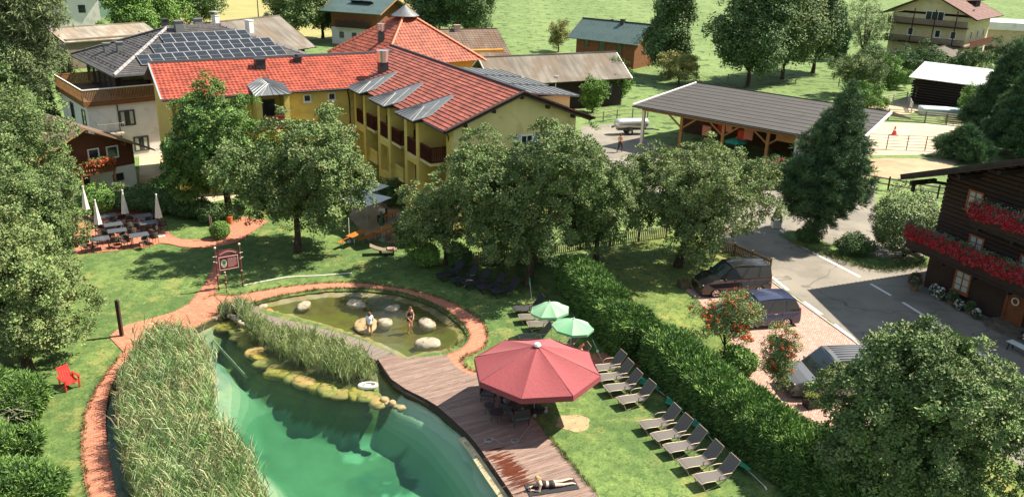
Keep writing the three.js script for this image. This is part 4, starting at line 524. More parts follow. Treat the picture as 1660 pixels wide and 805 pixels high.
{ const h = gabled('white_gable_house', 'far white gabled house next to the mint green house', [-81.55,-172.28][0], [-81.55,-172.28][1] + 4, 120 * D, { w: 9, d: 12, e: 6.2, r: 8.8, over: 0.7, walls: [[0, 6.2, M.white]], roof: M.brownRoof, sideWins: [[-6, 6.2, 1.0, 1.3], [-3, 3.2, 1.2, 1.4], [-8, 3.2, 1.2, 1.4], [-6, 6.2, 1.0, 1.3, {}, -1], [-3, 3.4, 1.2, 1.4, {}, -1], [-9, 3.4, 1.2, 1.4, {}, -1]] }); }
gabled('shed_roof_building', 'low building with wide pale sheet roof beyond the annex', [-56.02,-119.33][0] - 1, [-56.02,-119.33][1] - 2, 48 * D, { w: 13, d: 10, e: 3.6, r: 4.8, over: 0.4, walls: [[0, 4, M.woodGrey]], roof: mat([0.58, 0.56, 0.5], 0.8, { map: rep(T.oldroof, 8) }), cat: 'building' });
gabled('garden_shed', 'small grey-roofed shed between the annex and the red tower', -17.5, -103, 20 * D, { w: 6, d: 4, e: 3.0, r: 3.8, over: 0.4, walls: [[0, 3, M.woodGrey]], roof: M.oldRoof, cat: 'shed' });

{ // --- carport hall with big dark roof ---
  const px = 11.57, pz = -82.82, h = thing('carport_hall', px, pz, -39.9 * D, 'open-fronted timber hall with a broad dark flat-pitched roof', 'building');
  const L = 21.8, Dp = 9.5, e = 4.0, r = 5.3; // ridge along the back; single broad slope rising away from the front eave
  const rf = mb(); rf.quad([0, e, 0], [L, e, 0], [L - 0.5, r, -Dp], [1.5, r, -Dp], 0.18); rf.quad([L - 0.5, r, -Dp], [1.5, r, -Dp], [1.5, e, -Dp - 5], [L, e, -Dp - 5], 0.1); const ro = rf.build('roof', M.membrane, h);
  const sm = mb(); for (let k = 0.9; k < Dp; k += 0.95) sm.bar([lerp(0, 1.5, k / Dp) + 0.05, lerp(e, r, k / Dp) + 0.012, -k], [lerp(L, L - 0.5, k / Dp) - 0.05, lerp(e, r, k / Dp) + 0.012, -k], 0.03, 0.02); sm.build('roof_lap', mat([0.06, 0.058, 0.055], 0.7), ro);
  mb().bar([-0.06, e + 0.0, 0.05], [1.46, r, -Dp], 0.14, 0.22).bar([L + 0.06, e, 0.05], [L - 0.44, r, -Dp], 0.14, 0.22).build('verge_flashing', M.frameWhite, ro); mb().bar([-0.1, e - 0.14, 0.08], [L + 0.1, e - 0.14, 0.08], 0.12, 0.22).build('gutter', M.blackMetal, ro);
  mb().bx(0.5, L - 0.5, e - 0.55, e - 0.15, -0.75, -0.95).build('eave_beam', M.woodLight, h);
  for (const [i, x] of [0.7, 5, 9.4, 13.8, 18.2, L - 3].entries()) { mb().bar([x, 0, -0.85], [x, e - 0.5, -0.85], 0.28).build('post', i ? M.woodLight : M.white, h); if (i) mb().bar([x, e - 1.6, -0.85], [x + 1.5, e - 0.5, -0.85], 0.14).bar([x, e - 1.6, -0.85], [x - 1.5, e - 0.5, -0.85], 0.14).build('brace', M.woodLight, h); }
  mb().bx(0.6, L - 2, 0, e + 0.2, -Dp + 0.4, -Dp).build('back_wall', M.woodDark, h); mb().bx(L - 2.2, L - 1.8, 0, e, -0.9, -Dp + 0.4).bx(L - 5.5, L - 2.2, 0, e - 0.5, -0.8, -1.1).build('end_wall', M.white, h);
  mb().bx(14.5, L - 3, 2.9, e - 0.55, -0.84, -0.9).build('board_lining', M.woodLight, h);
  { const nb = 5; for (let i = 0; i < nb; i++) { const bn = mb(); bn.box(6 + i * 1.1, 1.8 + (i % 3) * 0.4, -4.2 - (i % 2), 0.9, 1.0, 0.25); tag(put(new THREE.Mesh(bn.geo().applyMatrix4(new THREE.Matrix4().compose(h.position, h.quaternion, new THREE.Vector3(1, 1, 1))), i % 2 ? M.red : mat([0.7, 0.3, 0.3], 0.8)), 'hanging_banner'), i % 2 ? 'deep red cloth hung inside the timber hall' : 'pink cloth hung inside the timber hall', 'banner', 'cloths hung inside the timber hall'); } }
}
{ // --- yellow three-storey house on the far right ---
  const h = gabled('yellow_house', 'pale yellow three-storey house with brown balconies and red-brown roof', 0, 0, 0, { w: 13, d: 12.5, e: 8.4, r: 11.4, over: 1.6, overx: 1.4, walls: [[0, 8, mat([0.84, 0.74, 0.42], 0.9, { map: rep(T.plaster, 4) })]], roof: mat([0.20, 0.075, 0.06], 0.7, { map: rep(T.tile, 3) }), tile: { w: 0.4, l: 0.4, wave: 0.03, step: 0.03, seg: 2 }, wins: [] });
  h.position.set(79.5, 0, -151); h.rotation.y = (-42 + 90) * D;
  // its gable end (local -x) faces the camera's left; balconies wrap the front
  const fx = -6.55, ws = [[-9, 2], [-4.5, 2], [-9, 5.0], [-4.5, 5.0], [-2, 5.0]]; for (const [z, y] of ws) win(h, fx, y, z, 1.0, 1.35, { ry: -90 * D, t: 0.14, sill: true }); win(h, fx, 7.9, -5.5, 3.0, 1.5, { ry: -90 * D, nx: 3 });
  for (const [x, y] of [[-3.5, 2], [-3.8, 5], [0, 5], [3.5, 5]]) win(h, x, y, 0.06, 0.9, 1.4, { t: 0.12 }); win(h, 0.6, 2.1, 0.86, 2.6, 1.4, { nx: 3, name: 'bay_window' }); mb().bx(-0.9, 2.1, 0.5, 1.4, 0.05, 0.82).bx(-0.9, 2.1, 2.8, 3.0, 0.05, 0.9).build('bay', M.white, h);
  for (const y of [3.35, 6.35]) { mb().bx(-7.9, -6.5, y - 0.15, y, 0.2, -12.7).build('balcony_floor', M.woodDark, h); railing(h, [-7.85, 0.2], [-7.85, -12.7], y, 1.0, M.balconyRed, { name: 'balcony_railing', pitch: 0.17, sw: 0.15 }); railing(h, [-7.85, -12.7], [-6.5, -12.7], y, 1.0, M.balconyRed, { name: 'balcony_railing', pitch: 0.17, sw: 0.15 }); }
  mb().bx(-7.9, 5.8, 3.2, 3.35, 0.1, 1.3).build('balcony_floor', M.woodDark, h); railing(h, [-7.85, 1.25], [5.8, 1.25], 3.35, 1.0, M.woodRed, { name: 'balcony_railing', pitch: 0.2, sw: 0.15 });
  for (const z of [-8.5, -5, -1.6]) mb().bar([-7.8, 3.3, z], [-7.8, 9.0, z], 0.14).build('balcony_post', M.woodDark, h); mb().bx(-6.7, -6.5, 0, 0.9, 0, -12.4).build('plinth', mat([0.36, 0.4, 0.42], 0.9), h);
  mb().box(3, 9.7, -2.4, 2.6, 1.0, 1.6).box(3, 10.3, -2.2, 3.2, 0.15, 2.4, -0.1).build('dormer', M.woodDark, h); mb().box(-2.5, 9.0, -0.8, 0.7, 0.08, 1.0, -0.5).build('skylight', M.glass, h);
}
gabled('carport_shed', 'low grey-roofed shed in front of the yellow house', 71.5, -140, 48 * D, { w: 6.5, d: 6, e: 2.5, r: 3.4, over: 0.6, walls: [[0, 2.5, M.woodDark]], roof: mat([0.2, 0.19, 0.18], 0.8, { map: rep(T.oldroof, 6) }), cat: 'shed' });
{ const h = thing('garage_building', [85.98,-160.04][0] + 8, [85.98,-160.04][1] - 8, -14 * D, 'long beige garage with blue door and white flat-roof parapet beyond the yellow house', 'garage'); mb().bx(-8, 22, 0, 4.2, 0, -9).build('wall', mat([0.62, 0.5, 0.34], 0.9, { map: rep(T.plaster, 5) }), h); mb().bx(-8.5, 22, 4.2, 5.6, 0.5, -9).build('parapet', M.white, h); mb().bx(4, 12, 0, 3.4, 0.05, 0.1).build('garage_door', mat([0.06, 0.075, 0.15], 0.6), h); win(h, -4.5, 2.9, 0.06, 2.2, 1.4, {}); mb().bx(-8.4, 3.5, 0, 1.0, 0.3, 0.5).build('low_wall', M.woodRed, h); }
{ const h = thing('log_hut', 54.2, -107.5, -42 * D, 'slatted log hut with a bright white tin roof by the riding arena', 'hut'), W = 8, Dp = 8;
  const rf = mb(); seamRoof(rf, [-W / 2 - 0.4, 3.5, 1.0], [W / 2 + 0.4, 3.5, 1.0], [W / 2 + 0.4, 5.0, -Dp / 2 - 0.3], [-W / 2 - 0.4, 5.0, -Dp / 2 - 0.3], 0.08, 0.9); rf.quad([W / 2 + 0.4, 4.0, -Dp], [-W / 2 - 0.4, 4.0, -Dp], [-W / 2 - 0.4, 5.0, -Dp / 2 - 0.3], [W / 2 + 0.4, 5.0, -Dp / 2 - 0.3], 0.06); rf.build('roof', M.whiteMetal, h);
  for (let y = 0.25; y < 3.6; y += 0.34) { mb().rod([-W / 2, y, 0], [W / 2, y, 0], 0.12).build('log', M.woodBlack, h); mb().rod([W / 2, y, 0.2], [W / 2, y, -Dp + 0.6], 0.12).build('log', M.woodDark, h); mb().rod([-W / 2, y, 0.2], [-W / 2, y, -Dp + 0.6], 0.12).build('log', M.woodBlack, h); }
  mb().bx(-W / 2 + 0.2, W / 2 - 0.2, 0, 3.3, -1.2, -1.3).build('back_wall', M.woodBlack, h); }
tag(mb().bx(-3.4, 3.4, 0, 0.75, -1.2, 1.2).bx(-3.3, 3.3, 0.75, 0.8, -1.1, 1.1).build('feed_trough', mat([0.42, 0.5, 0.54], 0.6)), 'long pale blue trough in front of the log hut', 'trough').position.set(53.2, 0, -103.4); scene.children.at(-1).rotation.y = -8 * D;

{ // --- dark chalet with geraniums by the road ---
  const cx = 25.5, cz = -48.3, h = thing('dark_chalet', cx, cz, -67.4 * D, 'dark brown log chalet with balconies of red geraniums by the road', 'house'), W = 13.4, Dp = 14, e = 7.0, r = 9.6, mid = 6.7;
  mb().bx(0, W, 0, 2.5, 0, -Dp).build('ground_wall', M.woodDark, h);
  const lg = [mat([0.07, 0.044, 0.032], 0.85, { map: rep(T.wood, 1.5) }), mat([0.085, 0.052, 0.037], 0.85, { map: rep(T.wood, 1.5) })]; let li = 0;
  for (let y = 2.5; y < 9.4; y += 0.26) { const t = y < e ? 0 : (y - e) / (r - e) * mid; if (W - 2 * t < 1) break; const o = mb().add(new RoundedBoxGeometry(W - 2 * t, 0.25, 0.3, 1, 0.06), W / 2, y + 0.13, -0.12).build('log', lg[li++ % 2], h); if (y < 7.0) mb().add(new RoundedBoxGeometry(0.3, 0.25, Dp - 0.4, 1, 0.06), 0.12, y + 0.13, -Dp / 2 - 0.2).build('log', lg[li % 2], h); }
  const ov = 2.0, rs = (r - e) / mid, ee = e - 1.5 * rs, y = (t) => e + t * rs + 0.3; const rf = mb(); const q1 = [[-1.5, ee + 0.3, ov], [mid, r + 0.3, ov], [mid, r + 0.3, -Dp - 1], [-1.5, ee + 0.3, -Dp - 1]]; rf.quad(...q1, 0.16); rf.quad([mid, r + 0.3, ov], [W + 1.5, ee + 0.3, ov], [W + 1.5, ee + 0.3, -Dp - 1], [mid, r + 0.3, -Dp - 1], 0.16); const ro = rf.build('roof', mat([0.10, 0.085, 0.075], 0.85, { map: rep(T.oldroof, 5) }), h);
  { const sh = mb(); for (let k = 0; k < 46; k++) { const z = ov + 0.02 - k * 0.34; sh.bar([-1.5, ee + 0.33, z], [mid, r + 0.33, z], 0.30, 0.03 + 0.02 * (k % 2)); } const g = sh.build('shingle_strips', mat([0.085, 0.072, 0.065], 0.85, { map: rep(T.oldroof, 3) }), ro); g.userData.kind = 'stuff'; }
  const vb = mb(); vb.bar([-1.5, ee + 0.16, ov + 0.04], [mid, r + 0.16, ov + 0.04], 0.06, 0.3).bar([W + 1.5, ee + 0.16, ov + 0.04], [mid, r + 0.16, ov + 0.04], 0.06, 0.3); vb.build('verge_board', M.woodDark, ro);
  for (const x of [-0.9, 2.2, 4.5, 6.7, 9, 11.4]) mb().bar([x, y(mid - Math.abs(x - mid)) - 0.45, -0.2], [x, y(mid - Math.abs(x - mid)) - 0.45, ov - 0.25], 0.2, 0.26).build('purlin', M.woodBlack, h);
  mb().bar([-0.9, ee + 0.2, 1.5], [-0.9, ee - 0.45, 1.5], 0.16).bar([0.1, ee + 0.2, 0.1], [0.1, ee + 0.45, 1.5], 0.16).build('roof_bracket', M.woodBlack, h);
  const fr = mat([0.30, 0.10, 0.04], 0.7), cur = phys([0.42, 0.5, 0.44], 0.25);
  for (const [x, yy, ww, hh] of [[2.2, 6.2, 1.0, 1.15], [5.6, 6.0, 0.95, 1.3], [8.6, 6.0, 0.95, 1.3], [2.9, 3.65, 1.0, 1.3], [6.2, 3.6, 1.0, 1.3], [9.5, 3.6, 1, 1.3], [2.6, 1.35, 1.1, 1.3], [9.2, 1.35, 1.1, 1.3]]) win(h, x, yy, 0.08, ww, hh, { frame: fr, nx: 2, ny: 3, t: 0.1, pane: cur, sill: true });
  const door = win(h, 6.1, 1.15, 0.08, 1.25, 2.25, { frame: mat([0.34, 0.12, 0.04], 0.6, { map: rep(T.wood, 1.2) }), name: 'door', t: 0.16, pane: mat([0.34, 0.12, 0.04], 0.6, { map: rep(T.wood, 1.2) }) });
  mb().add(new THREE.TorusGeometry(0.2, 0.05, 6, 14), 0, 0.45, 0.06).build('wreath', mat([0.6, 0.55, 0.42], 0.9), door);
  mb().add(prismG([[5, 0], [7.4, 0], [7.4, 0.8], [6.9, 1.3], [5.5, 1.3], [5, 0.8]], 0, 0.16)).add(prismG([[5.3, 0], [7.1, 0], [7.1, 0.5], [6.7, 0.85], [5.7, 0.85], [5.3, 0.5]], 0.16, 0.32)).build('door_step', mat([0.2, 0.18, 0.16], 0.9, { map: rep(T.stone, 1) }), h);
  for (const [by, z1, x0, x1] of [[2.6, 1.2, -0.9, W], [5.25, 1.0, 2.9, W - 2.6]]) {
    mb().bx(x0, x1, by - 0.18, by, 0.05, z1).build('balcony_floor', M.woodBlack, h); const rl = mb(); rl.bx(x0, x1, by + 0.02, by + 0.95, z1 - 0.05, z1).bar([x0, by + 1.0, z1 - 0.02], [x1, by + 1.0, z1 - 0.02], 0.14, 0.08).bx(x0, x0 + 0.05, by, by + 0.95, 0.1, z1 - 0.06); rl.build('balcony_railing', M.woodDark, h);
    for (let x = x0 + 0.5; x < x1; x += 2.2) mb().bar([x, by - 0.3, 0.05], [x, by - 0.3, z1 - 0.05], 0.16, 0.2).build('balcony_joist', M.woodBlack, h);
  }
}

// ---------- plants ----------
function leafClump(n, rad, L, W, seed, flat = 0.6) {   // n folded leaves spread through a small ball
  const g = mulberry(seed), pos = [], up = new THREE.Vector3(0, 1, 0);
  for (let i = 0; i < n; i++) {
    const c = new THREE.Vector3(g() * 2 - 1, (g() * 2 - 1) * 0.7, g() * 2 - 1).multiplyScalar(rad), dir = new THREE.Vector3(g() * 2 - 1, g() * 1.0 - 0.35, g() * 2 - 1).normalize(), nrm = up.clone().lerp(new THREE.Vector3(g() * 2 - 1, g(), g() * 2 - 1), flat).normalize(), side = dir.clone().cross(nrm).normalize(), s = 0.75 + g() * 0.5, fold = nrm.clone().multiplyScalar(0.18 * W * s);
    const b = c, t = c.clone().addScaledVector(dir, L * s).addScaledVector(nrm, -0.25 * L * s * g()), m = c.clone().lerp(t, 0.45), l = m.clone().addScaledVector(side, W * s / 2).add(fold), r = m.clone().addScaledVector(side, -W * s / 2).add(fold);
    for (const p of [b, l, t, b, t, r]) pos.push(p.x, p.y, p.z);
  }
  const q = new THREE.BufferGeometry(); q.setAttribute('position', new THREE.Float32BufferAttribute(pos, 3)); q.computeVertexNormals(); return q;
}
function spikeTuft(n, L, w, seed, spread) {   // needles or narrow sprays fanning from a point
  const g = mulberry(seed), pos = [];
  for (let i = 0; i < n; i++) { const a = g() * Math.PI * 2, e = spread * Math.sqrt(g()), d = new THREE.Vector3(Math.sin(e) * Math.cos(a), Math.cos(e), Math.sin(e) * Math.sin(a)), s = new THREE.Vector3(g() - 0.5, g() - 0.5, g() - 0.5).cross(d).normalize(), l = L * (0.6 + 0.5 * g()), o = d.clone().multiplyScalar(g() * L * 0.3), m = o.clone().addScaledVector(d, l * 0.5), t = o.clone().addScaledVector(d, l); for (const p of [o, m.clone().addScaledVector(s, w / 2), t, o, t, m.clone().addScaledVector(s, -w / 2)]) pos.push(p.x, p.y, p.z); }
  const q = new THREE.BufferGeometry(); q.setAttribute('position', new THREE.Float32BufferAttribute(pos, 3)); q.computeVertexNormals(); return q;
}
const leafMat = mat([1, 1, 1], 0.72), needleMat = mat([1, 1, 1], 0.8), glossLeaf = mat([1, 1, 1], 0.45);
const GEO = { broad: leafClump(10, 0.24, 0.17, 0.1, 3), apple: leafClump(11, 0.2, 0.12, 0.068, 5), fine: leafClump(12, 0.22, 0.11, 0.045, 8), back: leafClump(12, 0.5, 0.24, 0.15, 9), willow: leafClump(12, 0.3, 0.3, 0.05, 12), needle: spikeTuft(22, 0.34, 0.03, 4, 1.25), yew: spikeTuft(13, 0.26, 0.05, 6, 1.2), small: leafClump(10, 0.14, 0.08, 0.05, 15) };
const PAL = {
  apple: [[0.085, 0.125, 0.032], [0.11, 0.15, 0.042], [0.065, 0.1, 0.028], [0.14, 0.165, 0.06], [0.17, 0.17, 0.07]], chestnut: [[0.075, 0.13, 0.025], [0.10, 0.165, 0.035], [0.06, 0.105, 0.02], [0.13, 0.18, 0.045]], dark: [[0.04, 0.07, 0.02], [0.055, 0.085, 0.025], [0.03, 0.055, 0.018], [0.085, 0.11, 0.04]], pale: [[0.15, 0.18, 0.06], [0.12, 0.15, 0.045], [0.18, 0.2, 0.08], [0.1, 0.13, 0.04], [0.2, 0.19, 0.07]], bright: [[0.11, 0.18, 0.03], [0.14, 0.21, 0.04], [0.09, 0.15, 0.03]], pine: [[0.03, 0.055, 0.025], [0.045, 0.075, 0.03], [0.025, 0.042, 0.02], [0.06, 0.09, 0.035]], yew: [[0.055, 0.095, 0.02], [0.08, 0.125, 0.025], [0.11, 0.155, 0.035], [0.04, 0.07, 0.018]], willow: [[0.11, 0.13, 0.05], [0.14, 0.155, 0.07], [0.085, 0.105, 0.04]], yellow: [[0.22, 0.19, 0.05], [0.16, 0.16, 0.05], [0.25, 0.19, 0.06]],
};
for (const k of Object.keys(PAL)) PAL[k] = PAL[k].map((c) => c.map((v, i) => v * [0.86, 1.04, 0.95][i] * ({ dark: 1.9, pine: 2.2, yew: 1.75 }[k] ?? 1.3)));
const Y = new THREE.Vector3(0, 1, 0);
function place(p, dir, s, spin = rnd() * 6.283) { const q = new THREE.Quaternion().setFromUnitVectors(Y, dir).multiply(new THREE.Quaternion().setFromAxisAngle(Y, spin)); return new THREE.Matrix4().compose(p, q, new THREE.Vector3(s, s, s)); }
function pick(pal, v = 0.22) { const c = pal[Math.floor(rnd() * pal.length)], k = rr(1 - v, 1 + v); return C(c[0] * k, c[1] * k, c[2] * k); }
function rdir() { const a = rnd() * 6.2832, y = rnd() * 2 - 1, r = Math.sqrt(1 - y * y); return new THREE.Vector3(r * Math.cos(a), y, r * Math.sin(a)); }
const groupLabelUsed = 0;
function tree(name, label, x, z, o, group) {
  rnd = mulberry((o.seed ?? 1) + Math.round(x * 31 + z * 17));
  const t = thing(name, x, z, 0, label, o.cat ?? 'tree', group), [rx, ry, rz] = o.r, cy = o.cy ?? o.h - ry, lob = [], nl = Math.round((o.lobes ?? 14) * 2.0), off = o.off ?? [0, 0];
  for (let i = 0; i < nl; i++) { const d = rdir(), k = i < 5 ? 0.3 : rr(0.45, 0.9); if (d.y < -0.85) d.y *= 0.7; lob.push({ c: new THREE.Vector3(off[0] + d.x * rx * k, cy + d.y * ry * k, off[1] + d.z * rz * k), r: (i < 5 ? 0.42 : rr(0.17, 0.34)) * (rx + ry + rz) / 3 * (o.lr ?? 1) }); }
  const tr = mb(), base = o.trunk ?? 0.2, fork = new THREE.Vector3(off[0] * 0.4, Math.max(0.6, o.fork ?? (cy - ry * 0.75)), off[1] * 0.4);
  tr.rod([0, -0.05, 0], [fork.x * 0.5 + 0.05, fork.y * 0.55, fork.z * 0.5], base * 1.25, base * 0.92, 9).rod([fork.x * 0.5 + 0.05, fork.y * 0.55 - 0.03, fork.z * 0.5], fork.toArray(), base * 0.93, base * 0.8, 9);
  for (const l of lob.slice(0, o.limbs ?? 9)) { const m = fork.clone().lerp(l.c, 0.5).add(new THREE.Vector3(rr(-0.3, 0.3), rr(0.1, 0.4), rr(-0.3, 0.3))); tr.rod(fork.toArray(), m.toArray(), base * 0.5, base * 0.3, 6).rod(m.toArray(), l.c.toArray(), base * 0.3, base * 0.1, 6); for (let k = 0; k < 3; k++) { const d = rdir().multiplyScalar(l.r * 0.85); tr.rod(l.c.clone().lerp(m, 0.3).toArray(), l.c.clone().add(d).toArray(), base * 0.13, base * 0.04, 4); } }
  tr.build('trunk', o.bark ?? M.bark, t);
  // leaves hang in sprays: flattened tufts spread over the lobes, with gaps between them
  const list = [], cols = [], sp = [], sr = (o.spray ?? 0.34) * (o.ls ?? 1);
  for (let i = 0; i < nl; i++) { const l = lob[i], m = Math.ceil(l.r * l.r / (sr * sr) * 2.6); for (let k = 0; k < m; k++) { const d = rdir(); if (d.y < -0.55 && rnd() < 0.45) continue; const c = l.c.clone().addScaledVector(d, l.r * (rnd() < 0.16 ? rr(1.1, 1.35) : rr(0.72, 1.08))); let hid = false; for (let j = 0; j < nl; j++) if (j !== i && lob[j].c.distanceTo(c) < lob[j].r * 0.66) { hid = true; break; } if (hid && rnd() < 0.8) continue; if (c.y < (o.minY ?? 0.3)) continue; const nrm = d.clone().lerp(Y, 0.5).add(rdir().multiplyScalar(0.3)).normalize(), e1 = nrm.clone().cross(Math.abs(nrm.x) < 0.8 ? new THREE.Vector3(1, 0, 0) : new THREE.Vector3(0, 0, 1)).normalize(); sp.push([c, nrm, e1, nrm.clone().cross(e1), rr(0.7, 1.3) * sr, rr(0.78, 1.22)]); } }
  const per = Math.max(2, Math.round(o.n * 1.1 / sp.length));
  for (const [c, nrm, e1, e2, R, tone] of sp) for (let k = 0; k < per; k++) { const a = rnd() * 6.283, q = Math.sqrt(rnd()) * R, p = c.clone().addScaledVector(e1, Math.cos(a) * q).addScaledVector(e2, Math.sin(a) * q).addScaledVector(nrm, rr(-0.1, 0.06) * R - q * q / R * 0.35); list.push(place(p, nrm.clone().add(rdir().multiplyScalar(0.45)).normalize(), rr(0.6, 1.25) * (o.ls ?? 1))); cols.push(pick(o.pal).multiplyScalar(tone)); }
  inst('crown', o.geo, o.mat ?? leafMat, list, t, cols);
  if (o.berries) { const bl = [], bc = []; for (let k = 0; k < o.berries; k++) { const l = lob[Math.floor(rnd() * nl)], d = rdir(); d.y = Math.abs(d.y) * 0.8; const p = l.c.clone().addScaledVector(d.normalize(), l.r * rr(0.95, 1.15)); bl.push(place(p, d, rr(0.7, 1.3))); bc.push(pick(o.berryPal ?? [[0.62, 0.11, 0.02], [0.5, 0.06, 0.015]], 0.2)); } inst(o.berryName ?? 'berry_clusters', berryGeo, mat([1, 1, 1], 0.5), bl, t, bc); }
  return t;
}
const berryGeo = (() => { const b = mb(), g = mulberry(4); for (let i = 0; i < 9; i++) b.add(new THREE.IcosahedronGeometry(0.035, 0), (g() - 0.5) * 0.16, (g() - 0.5) * 0.1, (g() - 0.5) * 0.16); return b.geo(); })();
function conifer(name, label, x, z, o, group) {   // tiers of boughs with needle tufts
  const t = thing(name, x, z, 0, label, 'tree', group), tr = mb(); tr.rod([0, -0.05, 0], [o.lean ?? 0, o.h * 0.97, 0], o.trunk ?? 0.22, 0.03, 9); const list = [], cols = [];
  const tiers = o.tiers ?? 16; for (let i = 0; i < tiers; i++) {
    const u = i / (tiers - 1), y = lerp(o.base ?? 1.4, o.h * 0.97, u), R = o.rad * (o.prof ? o.prof(u) : Math.pow(1 - u, 0.75)) + 0.12, nb = Math.max(4, Math.round(R * 4.2) + 3), a0 = rnd() * 6;
    for (let k = 0; k < nb; k++) { const a = a0 + k / nb * 6.283 + rr(-0.25, 0.25), L = R * rr(0.75, 1.1), rise = L * rr(o.rise ? o.rise[0] : 0.05, o.rise ? o.rise[1] : 0.45), ca = Math.cos(a), sa = Math.sin(a), lx = (o.lean ?? 0) * u; tr.rod([lx, y, 0], [lx + ca * L, y + rise, sa * L], 0.045, 0.012, 4);
      const m = Math.max(4, Math.round(L * (o.dens ?? 12))); for (let q = 0; q < m; q++) { const f = 1 - Math.pow(rnd(), 1.6) * 0.75, w = 0.32 * L * (1.15 - f) + 0.1; list.push(place(new THREE.Vector3(lx + ca * L * f + rr(-w, w), y + rise * f + rr(-0.16, 0.22), sa * L * f + rr(-w, w)), new THREE.Vector3(ca * 0.7, 0.75, sa * 0.7).add(rdir().multiplyScalar(0.4)).normalize(), rr(0.8, 1.35) * (o.ls ?? 1))); cols.push(pick(o.pal ?? PAL.pine, 0.25)); } }
  }
  tr.build('trunk', M.bark, t); inst('crown', o.geo ?? GEO.needle, o.mat ?? needleMat, list, t, cols); return t;
}
function shrub(name, label, x, z, r, o, group) {   // rounded bush: mound of leaf clumps on a few stems
  const t = thing(name, x, z, 0, label, o.cat ?? 'shrub', group), list = [], cols = [], tr = mb(), [rx, ry, rz] = r, cy = ry * (o.up ?? 0.85);
  for (let k = 0; k < 5; k++) { const d = rdir(); tr.rod([d.x * 0.1, -0.05, d.z * 0.1], [d.x * rx * 0.7, cy + Math.abs(d.y) * ry * 0.6, d.z * rz * 0.7], 0.035, 0.012, 5); } tr.build('stems', M.bark, t);
  const bump = mulberry(Math.floor(x * 13 + z * 7) + 99), bs = []; for (let i = 0; i < (o.bumps ?? 9); i++) { const a = bump() * 6.28, e = bump(); bs.push([new THREE.Vector3(Math.cos(a) * Math.sqrt(1 - e * e), e, Math.sin(a) * Math.sqrt(1 - e * e)), (o.bump ?? 0.25) * (0.4 + bump())]); }
  for (let i = 0; i < o.n; i++) { const d = rdir(); if (d.y < -0.6) d.y *= -0.5; let k = 0.82; for (const [b, h] of bs) k += h * Math.pow(Math.max(0, b.dot(d)), 8); k *= rnd() < 0.8 ? rr(0.9, 1.04) : rr(0.55, 0.9); const p = new THREE.Vector3(d.x * rx * k, cy + d.y * ry * k, d.z * rz * k); if (p.y < 0.06) p.y = rr(0.05, 0.3); list.push(place(p, d.clone().lerp(Y, 0.3).add(rdir().multiplyScalar(0.4)).normalize(), rr(0.75, 1.25) * (o.ls ?? 1))); cols.push(pick(o.pal)); }
  inst('foliage', o.geo ?? GEO.apple, o.mat ?? leafMat, list, t, cols);
  if (o.flowers) { const bl = [], bc = []; for (let i = 0; i < o.flowers; i++) { const d = rdir(); d.y = Math.abs(d.y); bl.push(place(new THREE.Vector3(d.x * rx, cy + d.y * ry, d.z * rz), d, rr(0.8, 1.4))); bc.push(pick(o.fpal, 0.2)); } inst('blossoms', berryGeo, mat([1, 1, 1], 0.7), bl, t, bc); }
  return t;
}
// garden trees
tree('maple_tree', 'round bright green tree beside the annex, standing near the dining terrace', ...[-20.60,-58.14], { h: 9.8, r: [4.1, 4.6, 3.8], off: [-0.8, 0], cy: 5.1, n: 7500, geo: GEO.broad, pal: PAL.chestnut, trunk: 0.24, lobes: 18, fork: 2.6 });
tree('walnut_tree', 'dense dark green tree shading the lawn in front of the left hotel wing', ...[-13.85,-50.84], { h: 10, r: [4.5, 5.0, 3.9], off: [0.1, -0.2], cy: 5.4, n: 8200, geo: GEO.broad, pal: PAL.apple, trunk: 0.22, lobes: 18, fork: 2.2 });
tree('apple_tree', 'light green apple tree in front of the bay facade with a slim forked trunk', ...[-4.17,-49.49], { h: 6.4, r: [3.2, 3.0, 2.7], off: [-0.1, 0], cy: 3.4, n: 4200, geo: GEO.apple, pal: PAL.pale, trunk: 0.14, lobes: 13, fork: 1.2, minY: 0.5 });
tree('apple_tree', 'large broad apple tree before the yellow gable wall, shading the loungers', ...[0.99,-46.55], { h: 10, r: [5.4, 5.0, 4.2], off: [0.4, -0.6], cy: 5.2, n: 13500, geo: GEO.apple, pal: PAL.apple, trunk: 0.26, lobes: 22, fork: 2.0, ls: 1.1 });
tree('apple_tree', 'apple tree between the yellow gable and the hedge', ...[5.34,-50.06], { h: 8.2, r: [3.6, 4.0, 3.2], cy: 4.3, n: 6500, geo: GEO.apple, pal: PAL.apple, trunk: 0.18, lobes: 14, fork: 1.7 });
tree('apple_tree', 'spreading apple tree on the dry orchard grass beside the picket fence', ...[10.61,-50.28], { h: 9.0, r: [4.8, 4.3, 4.1], off: [1.0, -0.6], cy: 4.8, n: 10000, geo: GEO.apple, pal: PAL.pale, trunk: 0.26, lobes: 20, fork: 1.8, ls: 1.1 });
tree('pear_tree', 'leafy pear tree beside the silver van at the parking bays', 13.7, -24.6, { h: 8.3, r: [3.2, 4.1, 3.1], off: [0.6, -0.3], cy: 4.2, n: 13500, geo: GEO.apple, pal: PAL.apple, trunk: 0.2, lobes: 30, fork: 1.6, ls: 0.95 });
conifer('pine_tree', 'tall dark stone pine at the roadside by the timber hall', ...[21.22,-56.25], { h: 11.2, rad: 3.0, base: 1.0, tiers: 19, dens: 13, trunk: 0.24, lean: 1.0, prof: (u) => (u < 0.14 ? 0.62 + u * 2.4 : Math.pow((1 - u) / 0.86, 0.85) * 0.98), ls: 1.0, rise: [0.25, 0.7] });
